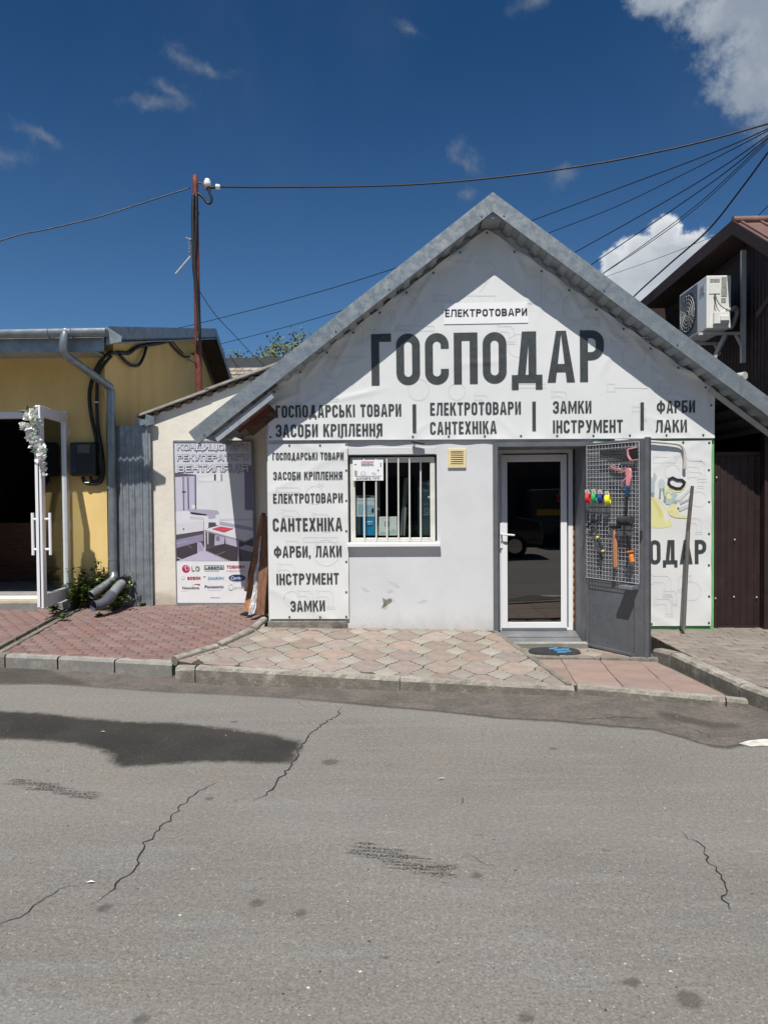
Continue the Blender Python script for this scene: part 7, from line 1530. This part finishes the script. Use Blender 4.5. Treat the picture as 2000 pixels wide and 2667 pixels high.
mb = MB(); rf = random.Random(3); a_, b_ = P(655, 1600, 8.6), P(692, 1362, 8.85); pts = [a_.lerp(b_, k / 14) for k in range(15)]; vs_ = []
for i, p in enumerate(pts):
    for j in range(7): f = j / 6 - .5; w = .075 * (1 + .25 * math.sin(i * 1.3)) * (.6 if i > 12 else 1); vs_.append(p + Vector((f * w, -.012 + rf.uniform(-.012, .012) + abs(f) * .04, f * .02)))
mb.add(vs_, [(i * 7 + j, i * 7 + j + 1, (i + 1) * 7 + j + 1, (i + 1) * 7 + j) for i in range(14) for j in range(6)]); o = mb.build('foil_strip', M['foil'], smooth=False); tag(o, 'crumpled silver foil wrapped strip leaning among the wooden boards', 'foil strip')

# post leaning on the right banner
a_, b_, c_ = P(1779, 1640, 7.80), P(1791, 1385, 7.86), P(1802, 1266, 7.89)
post = thing('steel_pole', tuple(a_), 'thin grey steel pole leaning against the right tool banner', 'pole')
mb = MB(); mb.tube([a_, b_], .022, 10); mb.build('lower_tube', M['steel_pole'], post, smooth=50); mb = MB(); mb.tube([b_, c_], .0185, 10); mb.build('upper_tube', mat('rusty_tube', (.085, .072, .062), .7, .3, 9), post, smooth=50)

# sewer pipe end, brick, door mat
sp = thing('drain_pipe', tuple(P(290, 1560, 9.0)), 'fat grey plastic drain pipe elbow lying in the weeds under the downpipe', 'drain pipe')
pts = [P(318, 1520, 9.45), P(305, 1532, 9.3), P(285, 1558, 9.05), P(274, 1568, 8.98)]
mb = MB(); mb.tube(pts[:3], .062, 16); mb.build('pipe_section', M['pvc_grey'], sp, smooth=50); mb = MB(); mb.tube([P(292, 1549, 9.12), P(284, 1559, 9.05), P(272, 1570, 8.97), P(256, 1577, 8.9), P(243, 1578, 8.84)], [.072, .072, .066, .066, .066], 16, cap=False); mb.build('pipe_elbow', mat('dark_sewer_pipe', (.085, .095, .12), .4, .1, 8), sp, smooth=50)
mb = MB(); mb.tube([P(322, 1517, 9.5), P(330, 1512, 9.6)], .085, 14); mb.build('pipe_hole', M['tool_black'], sp)
bp = GPt = G(749, 1640, .19); rbk = random.Random(8); bm = bmesh.new(); bmesh.ops.create_cube(bm, size=1); bmesh.ops.subdivide_edges(bm, edges=bm.edges[:], cuts=4, use_grid_fill=True)
for v in bm.verts: v.co = Vector((v.co.x * .15, v.co.y * .09, v.co.z * .065)) + Vector((rbk.uniform(-1, 1), rbk.uniform(-1, 1), rbk.uniform(-1, 1))) * .006
me = bpy.data.meshes.new('broken_brick'); bm.to_mesh(me); bm.free(); me.materials.append(M['red_brick']); o = bpy.data.objects.new('broken_brick', me); COL.objects.link(o); o.location = (bp.x, bp.y, zB(bp.x, bp.y) + .03); o.rotation_euler = (.1, .12, .3)
tag(o, 'broken red brick lying at the foot of the side banner', 'brick')
mc = G(1443, 1694, .04); dmt = thing('door_mat', (mc.x, mc.y, .02), 'dark oval door mat with blue patches before the entrance', 'door mat')
n_ = 30; zz = zC(mc.x, mc.y) + .006
def ov(a, b, z, p=2.6): return [Vector((mc.x + math.copysign(abs(math.cos(t)) ** (2 / p), math.cos(t)) * a, mc.y + math.copysign(abs(math.sin(t)) ** (2 / p), math.sin(t)) * b, z)) for t in [2 * math.pi * k / n_ for k in range(n_)]]
lo_ = ov(.275, .175, zz); hi_ = ov(.268, .168, zz + .014); mb = MB(); mb.add(lo_ + hi_, [tuple(range(n_, 2 * n_))] + [(i, (i + 1) % n_, n_ + (i + 1) % n_, n_ + i) for i in range(n_)]); mb.build('mat_body', M['mat_black'], dmt)
for du, dv, w, h in ((1436, 1689, 14, 4), (1452, 1692, 18, 5), (1470, 1691, 20, 5), (1462, 1698, 24, 4), (1445, 1687, 10, 3), (1480, 1696, 10, 3)):
    pq = [G(du - w / 2, dv + h / 2, zz + .0165), G(du + w / 2, dv + h / 2, zz + .0165), G(du + w / 2 + 3, dv - h / 2, zz + .0165), G(du - w / 2 + 1, dv - h / 2, zz + .0165)]; mb = MB(); mb.add([p + Vector((0, 0, (du % 7) * .0002)) for p in pq], [(0, 1, 2, 3)]); mb.build('mat_patch', M['mat_blue'], dmt, fix=False)

# weeds ----------------------------------------------------------------
def shrub(name, label, cat, spots, seed, ls, m_='leaf', root=None):
    rn = random.Random(seed); base = Vector(spots[0][0]); t_ = thing(name, tuple(base), label, cat); st_ = MB(); lf = MB()
    for (p, h, n, spread) in spots:
        p = Vector(p)
        for _ in range(n):
            a = rn.uniform(0, 6.28); tip = p + Vector((math.cos(a) * spread * rn.random(), math.sin(a) * spread * .6 * rn.random(), h * rn.uniform(.35, 1.0))); st_.tube([p, p.lerp(tip, .5) + Vector((0, 0, .02)), tip], [.004, .003, .0015], 4)
            for k in range(9):
                q_ = p.lerp(tip, rn.uniform(.35, 1.05)) + Vector((rn.gauss(0, 1), rn.gauss(0, 1), rn.gauss(0, 1))) * ls * .6; d_ = Vector((rn.uniform(-1, 1), rn.uniform(-1, 1), rn.uniform(-.3, .7))).normalized() * ls * rn.uniform(.6, 1.2)
                for kk in range(3):
                    r_ = Matrix.Rotation((kk - 1) * .9, 3, 'Z') @ d_; s_ = r_.cross(Vector((0, 0, 1))).normalized() * ls * .32; lf.add([q_, q_ + r_ * .55 + s_, q_ + r_, q_ + r_ * .55 - s_], [(0, 1, 2, 3)])
    st_.build('stem', M['stem'], t_); lf.build('foliage', M[m_], t_, fix=False); return t_
sh_l = mat('weed_leaf', (.085, .145, .028), .5, .45, 9)
M['weed'] = sh_l
shrub('weed_shrub', 'bushy green weed growing round the foot of the downpipe', 'shrub', [(P(235, 1578, 9.55), .45, 30, .32), (P(205, 1580, 9.55), .30, 22, .2), (P(262, 1560, 9.6), .55, 18, .2), (P(222, 1560, 9.6), .62, 8, .2), (P(318, 1575, 9.5), .38, 22, .2), (P(300, 1585, 9.3), .2, 14, .2)], 3, .052, 'weed')
for (u, v, z, h, n, sp_, lb, ls) in ((142, 1592, .24, .08, 12, .10, 'small yellow-green weed under the open glazed door', .035), (165, 1612, .22, .06, 8, .08, 'low weed in the drain channel near the doorstep', .028), (708, 1618, .20, .09, 16, .09, 'grassy weed at the foot of the leaning boards', .03), (370, 1580, .23, .05, 6, .05, 'tiny weed at the base of the grey metal screen', .025), (1795, 1640, .13, .10, 10, .10, 'straggly weed beside the foot of the leaning pole', .03), (255, 1605, .2, .04, 6, .08, 'flat weed creeping below the drain pipe end', .025)):
    p = G(u, v, z); shrub('weed', lb, 'weed', [(p, h, n, sp_)], int(u), ls, 'weed')
# litter of sand and moss along wall feet
lit = MB(); rl_ = random.Random(31)
def crumbs(x0, x1, y0, y1, zf, n, r0, r1):
    for _ in range(n):
        x_, y_ = rl_.uniform(x0, x1), rl_.uniform(y0, y1); r_ = rl_.uniform(r0, r1); z_ = zf(x_, y_)
        lit.add([(x_ + r_, y_, z_), (x_ - r_ * .6, y_ + r_ * .8, z_), (x_ - r_ * .6, y_ - r_ * .8, z_), (x_, y_, z_ + r_ * .9)], [(0, 1, 3), (1, 2, 3), (2, 0, 3)])
crumbs(X0, X0 + .95, 7.80, 7.97, zB, 160, .003, .012); crumbs(X0 + .9, bB1.x, 7.93, 7.99, zB, 120, .002, .007); crumbs(1.05, 2.0, 7.6, 7.9, zC, 60, .002, .006)
crumbs(-3.6, -1.7, 9.35, 9.6, zA, 120, .003, .010); crumbs(2.7, 3.5, 7.7, 7.95, zD, 110, .003, .010); crumbs(-3.5, 2.0, 6.55, 7.1, lambda x, y: .0, 0, .002, .006)
o = lit.build('rubble', M['concrete'], kind='stuff')
lf_ = MB(); rp = random.Random(77)
peb = MB()
for _ in range(140):
    u, v = rp.uniform(-20, 2020), rp.uniform(1840, 2660); p = G(u, v, 0); r_ = rp.uniform(.0025, .007)
    peb.add([(p.x + r_, p.y, .0005), (p.x - r_ * .6, p.y + r_ * .8, .0005), (p.x - r_ * .6, p.y - r_ * .8, .0005), (p.x, p.y, r_ * .8)], [(0, 1, 3), (1, 2, 3), (2, 0, 3)])
peb.build('pebbles', mat('pale_grit', (.40, .38, .34), .9, .4, 40), kind='stuff')
for (u, v), lb, m_ in (((268, 1906), 'pale dry leaf lying on the dark patch of road', 'tag'), ((236, 2298), 'small white paper scrap on the road by the crack', 'paper'), ((1150, 2028), 'withered leaf on the road below the shop', 'tag')):
    p = G(u, v, .006); mb = MB(); mb.add([p + Vector((-.022, 0, 0)), p + Vector((0, -.008, .006)), p + Vector((.022, .002, .002)), p + Vector((0, .010, .004))], [(0, 1, 2, 3)]); o = mb.build('dry_leaf' if 'leaf' in lb else 'paper_scrap', M[m_], fix=False); tag(o, lb, 'leaf' if 'leaf' in lb else 'litter')

# ------------------------------------------------------------------ tools hung on the wire grid
TN = gn + .02
def T(u, v, n=0.0): return DQ(u, v, TN + n)
def tool(name, u, v, label, cat, group=None): return thing(name, tuple(T(u, v)), label, cat, group)
def plate(uv, n0, th): return [DQ(u, v, TN + n0) for u, v in uv], dn * th
def pc(name, uv, m_, root, n0=0.0, th=.006, bevel=.0015):
    mb_ = MB(); pl, d_ = plate(uv, n0, th); mb_.prism(pl, d_); return mb_.build(name, m_, root, bevel=bevel)
# region (1500,1130)-(1720,1560) shown at 1132 px wide: factor .1943
tz = lambda *a: [(1500 + x * .1943, 1130 + y * .1943) for x, y in a]
saw = tool('hand_saw', 1600, 1180, 'hand saw with grey blade and pink-black grip at the top of the wire grid', 'saw')
pc('blade', tz((318, 222), (700, 203), (745, 370), (560, 340), (360, 283), (318, 282)), M['steel'], saw, 0, .003, 0)
hb = pc('handle', tz((700, 200), (820, 180), (832, 350), (760, 358)), M['tool_black'], saw, .004, .016)
for a_ in (tz((688, 205), (800, 172), (822, 180), (815, 190), (705, 215)), tz((688, 205), (708, 212), (712, 285), (735, 325), (765, 352), (735, 362), (705, 330), (690, 285)), tz((745, 352), (830, 338), (830, 350), (770, 362))): pc('grip_edge', a_, M['pink_grip'], saw, .008, .016)
pc('lettering', tz((470, 236), (610, 226), (612, 234), (472, 246)), M['tool_black'], saw, -.001 + .0045, .0006, 0); pc('lettering', tz((470, 275), (612, 268), (612, 276), (470, 286)), M['tool_black'], saw, .0035, .0006, 0)
gun = tool('riveter', 1630, 1240, 'pink handled hand riveter with dark blue grip under the saw', 'riveter')
pc('arm', tz((455, 425), (480, 425), (530, 460), (690, 490), (720, 520), (640, 520), (520, 490), (465, 462)), mat('faded_pink', (.42, .16, .16), .5), gun, .0, .018, .004)
pc('body', tz((672, 480), (700, 455), (735, 460), (748, 490), (745, 590), (722, 700), (680, 695), (685, 560)), M['pink_grip'], gun, .003, .024, .005)
pc('lever', tz((690, 565), (695, 590), (622, 655), (612, 650)), M['pink_grip'], gun, .004, .015, .003)
pc('grip', tz((677, 700), (722, 704), (712, 820), (690, 828), (668, 815)), M['blue_grip'], gun, .0, .028, .006)
rope = lambda root, pts, m_='tag', r=.003: cable('wrapping', [DQ(*p, TN + .01) for p in pts], r, parent=root, m_=m_, n=5, k=4)
rope(gun, tz((460, 440), (500, 420), (540, 445), (580, 400), (560, 450), (600, 470)), 'wire', .0025)
for nm, cu, cv, m_, lb in (('tape_red', 155, 865, 'tape_red', 'roll of red tape, first from the hinge in the row of four'), ('tape_green', 240, 860, 'tape_green', 'roll of green tape between the red and the blue roll'), ('tape_blue', 325, 870, 'tape_blue', 'roll of dark blue tape half hidden by a paper tag'), ('tape_yellow', 420, 885, 'tape_yellow', 'roll of bright yellow tape, largest in the row of four')):
    u, v = tz((cu, cv))[0]; c_ = DQ(u, v, TN + .05); t_ = thing('tape_roll', tuple(c_), lb, 'tape', 'rolls of coloured tape on the wire grid'); ro, ri, w = .052, .034, .042 if nm != 'tape_yellow' else .05; axd = (dn * .45 + de * .89).normalized() if False else Vector((.90, -.42, .10)).normalized()
    a_ = Vector((0, 0, 1)); b_ = axd.cross(a_).normalized(); a_ = b_.cross(axd).normalized(); vs_ = []; n_ = 22
    for k in range(n_):
        t = 2 * math.pi * k / n_; rd = a_ * math.cos(t) + b_ * math.sin(t)
        vs_ += [c_ - axd * w / 2 + rd * ro, c_ + axd * w / 2 + rd * ro, c_ + axd * w / 2 + rd * ri, c_ - axd * w / 2 + rd * ri]
    mb = MB(); mb.add(vs_, [(4 * k + j, 4 * k + (j + 1) % 4, 4 * ((k + 1) % n_) + (j + 1) % 4, 4 * ((k + 1) % n_) + j) for k in range(n_) for j in range(4)]); mb.build('tape', M[m_], t_, smooth=40, bevel=.002)
    mb = MB(); mb.tube([c_ + a_ * ro * .6, c_ + a_ * (ro + .03), DQ(u, v - 20, gn)], .0025, 5); mb.build('hook', M['steel'], t_)
    uu_, vv_ = u, v; pc('paper_tag', [(u - 8, v - 22), (u + 2, v - 24), (u + 5, v - 13), (u - 5, v - 9)], M['tag'], t_, .045, .002, 0)
hoe = tool('pick_hoe', 1550, 1380, 'slim black garden hoe with a yellow banded handle at the left of the grid', 'hoe')
pc('blade', tz((185, 1195), (215, 1160), (300, 1153), (270, 1180), (205, 1212)), M['tool_black'], hoe, .02, .006)
cable('tine', [DQ(*p, TN + .02) for p in tz((205, 1205), (160, 1225), (135, 1250), (125, 1278))], .006, parent=hoe, m_='tool_black'); cable('tine', [DQ(*p, TN + .03) for p in tz((205, 1205), (175, 1225), (155, 1250))], .005, parent=hoe, m_='tool_black')
cable('shaft', [DQ(*p, TN + .02) for p in tz((208, 1205), (240, 1290), (285, 1385))], .007, parent=hoe, m_='tool_black')
cable('grip', [DQ(*p, TN + .02) for p in tz((285, 1388), (315, 1460), (350, 1560))], .016, parent=hoe, m_='tool_black', n=8)
cable('grip_band', [DQ(*p, TN + .02) for p in tz((278, 1378), (289, 1402))], .018, parent=hoe, m_='yellow_grip', n=8); cable('grip_band', [DQ(*p, TN + .02) for p in tz((352, 1556), (358, 1580))], .017, parent=hoe, m_='yellow_grip', n=8)
ham = tool('hammer', 1603, 1400, 'claw-less steel hammer with long orange wooden handle in the middle of the grid', 'hammer')
pc('hammer_head', tz((444, 1245), (475, 1230), (590, 1228), (606, 1240), (606, 1262), (590, 1272), (505, 1274), (480, 1264)), M['tool_black'], ham, .0, .03, .005)
pc('handle', tz((512, 1285), (528, 1283), (548, 1390), (556, 1500), (558, 1795), (512, 1795), (505, 1500), (506, 1390)), M['hammer_wood'], ham, .004, .024, .008)
mal = tool('rubber_mallet', 1628, 1360, 'black rubber mallet with a thick cylindrical head hanging above the hammer', 'mallet')
a_, b_ = [DQ(*p, TN + .05) for p in tz((566, 1168), (742, 1160))]; mb = MB(); mb.tube([a_, a_.lerp(b_, .05), a_.lerp(b_, .95), b_], [.038, .047, .047, .040], 16); mb.build('mallet_head', M['mat_black'], mal, smooth=40)
cable('handle', [DQ(*p, TN + .03) for p in tz((650, 1200), (645, 1160), (660, 1120), (670, 1000), (672, 900), (678, 830))], .012, parent=mal, m_='tool_black', n=8)
chs = tool('cold_chisel', 1640, 1440, 'cold chisel with an orange hand guard and orange cap right of the hammer', 'chisel')
pc('chisel_bar', tz((680, 1380), (720, 1372), (745, 1550), (718, 1556), (690, 1480)), M['tool_black'], chs, .01, .014, .004)
c0_ = DQ(*tz((718, 1580))[0], TN + .04); mb = MB(); ad = (DQ(*tz((745, 1720))[0], TN + .04) - DQ(*tz((715, 1560))[0], TN + .04)).normalized(); mb.tube([c0_ - ad * .008, c0_, c0_ + ad * .008, c0_ + ad * .012], [.03, .05, .048, .03], 16); mb.build('hand_guard', M['orange_grip'], chs, smooth=50)
a_, b_ = [DQ(*p, TN + .04) for p in tz((728, 1600), (752, 1722))]; mb = MB(); mb.tube([a_, a_.lerp(b_, .2), a_.lerp(b_, .5), a_.lerp(b_, .95), b_], [.018, .028, .026, .028, .022], 12); mb.build('grip', M['orange_grip'], chs, smooth=50)
rope(chs, tz((690, 1380), (650, 1330), (640, 1260), (680, 1220), (730, 1225), (735, 1270), (700, 1290)), 'steel', .0035)
trw = tool('trowel_tool', 1555, 1450, 'dark grey scraper hanging low behind the hoe handle', 'scraper')
pc('scraper_blade', tz((308, 1600), (340, 1595), (352, 1680), (350, 1755), (312, 1750), (300, 1680)), flat('slate_green', (.045, .07, .075)), trw, -.01, .006)

# ------------------------------------------------------------------ across the street, behind the camera (seen only in the glass)
opp = thing('opposite_shops', (0, -9, 0), 'row of low shops across the street', 'building')
mb = MB(); mb.box(-16, 2.0, -13, -9, 0, 3.6); mb.build('wall', M['opp_wall'], opp)
mb = MB(); mb.box(2.05, 18, -13, -9.3, 0, 4.2); mb.build('wall', M['opp_wall2'], opp)
mb = MB(); mb.prism([(-16.3, -8.4, 3.5), (-16.3, -8.4, 3.62), (-16.3, -13, 5.0), (-16.3, -13, 4.8)], (18.3, 0, 0)); mb.build('roof', M['roof_dark'], opp)
mb = MB(); mb.prism([(2.1, -8.8, 4.1), (2.1, -8.8, 4.25), (2.1, -13, 6.0), (2.1, -13, 5.8)], (16.3, 0, 0)); mb.build('roof', M['roof_dark'], opp)
for x_ in (-12, -8.5, -5, -1.5, 4, 7.5, 11): mb = MB(); mb.box(x_, x_ + 1.8, -8.98 if x_ < 2 else -9.28, -8.9 if x_ < 2 else -9.2, .3, 2.4); mb.build('window', M['tool_black'], opp)

car = thing('parked_car', (1.6, -3.2, 0), 'dark car parked across the street, behind the viewer', 'car')
prof = [(-2.1, .35), (-2.15, .75), (-1.95, .98), (-1.25, 1.05), (-.65, 1.52), (.75, 1.55), (1.45, 1.12), (2.05, 1.0), (2.15, .65), (2.1, .35)]
mb = MB(); mb.prism([(1.6 + x, -2.35, z) for x, z in prof], (0, -1.7, 0)); mb.build('body', M['car_paint'], car, bevel=.06, seg=3)
for a, b in (((-1.1, 1.06), (-.62, 1.46)), ((.02, 1.08), (.02, 1.48))):
    mb = MB(); mb.prism([(1.6 + a[0], -2.343, a[1]), (1.6 + a[0] + (1.0 if a[0] < 0 else 1.2), -2.343, a[1]), (1.6 + (-.08 if a[0] < 0 else .72), -2.343, 1.47), (1.6 + b[0], -2.343, b[1])], (0, -.01, 0)); mb.build('side_window', M['tool_black'], car)
for x in (-1.35, 1.35):
    for y in (-2.33, -3.85):
        mb = MB(); mb.tube([(1.6 + x, y, .33), (1.6 + x, y - .2, .33)], .33, 20); w_ = mb.build('wheel', M['mat_black'], car, smooth=40); mb = MB(); mb.tube([(1.6 + x, y + .01, .33), (1.6 + x, y - .02, .33)], .2, 16); mb.build('rim', M['chrome'], w_, smooth=40)
van = thing('parked_van', (5.6, -7, 0), 'dark grey van with a yellow stripe parked across the street, behind the viewer', 'van')
mb = MB(); mb.prism([(4.2, -6.2, .4), (4.2, -6.2, 1.9), (7.4, -6.2, 1.95), (8.0, -6.2, 1.2), (8.8, -6.2, 1.0), (8.8, -6.2, .4)], (0, -1.8, 0)); mb.build('body', flat('grey_van', (.05, .05, .055), .3), van, bevel=.06, seg=3); mb = MB(); mb.box(4.25, 5.5, -6.19, -6.17, 1.05, 1.25); mb.build('side_stripe', M['yellow_car'], van)
for x in (5.0, 8.0): mb = MB(); mb.tube([(x, -6.18, .33), (x, -6.4, .33)], .33, 20); mb.build('wheel', M['mat_black'], van, smooth=40)
mb = MB(); mb.box(4.5, 7.2, -6.198, -6.19, 1.25, 1.7); mb.build('side_window', M['tool_black'], van)
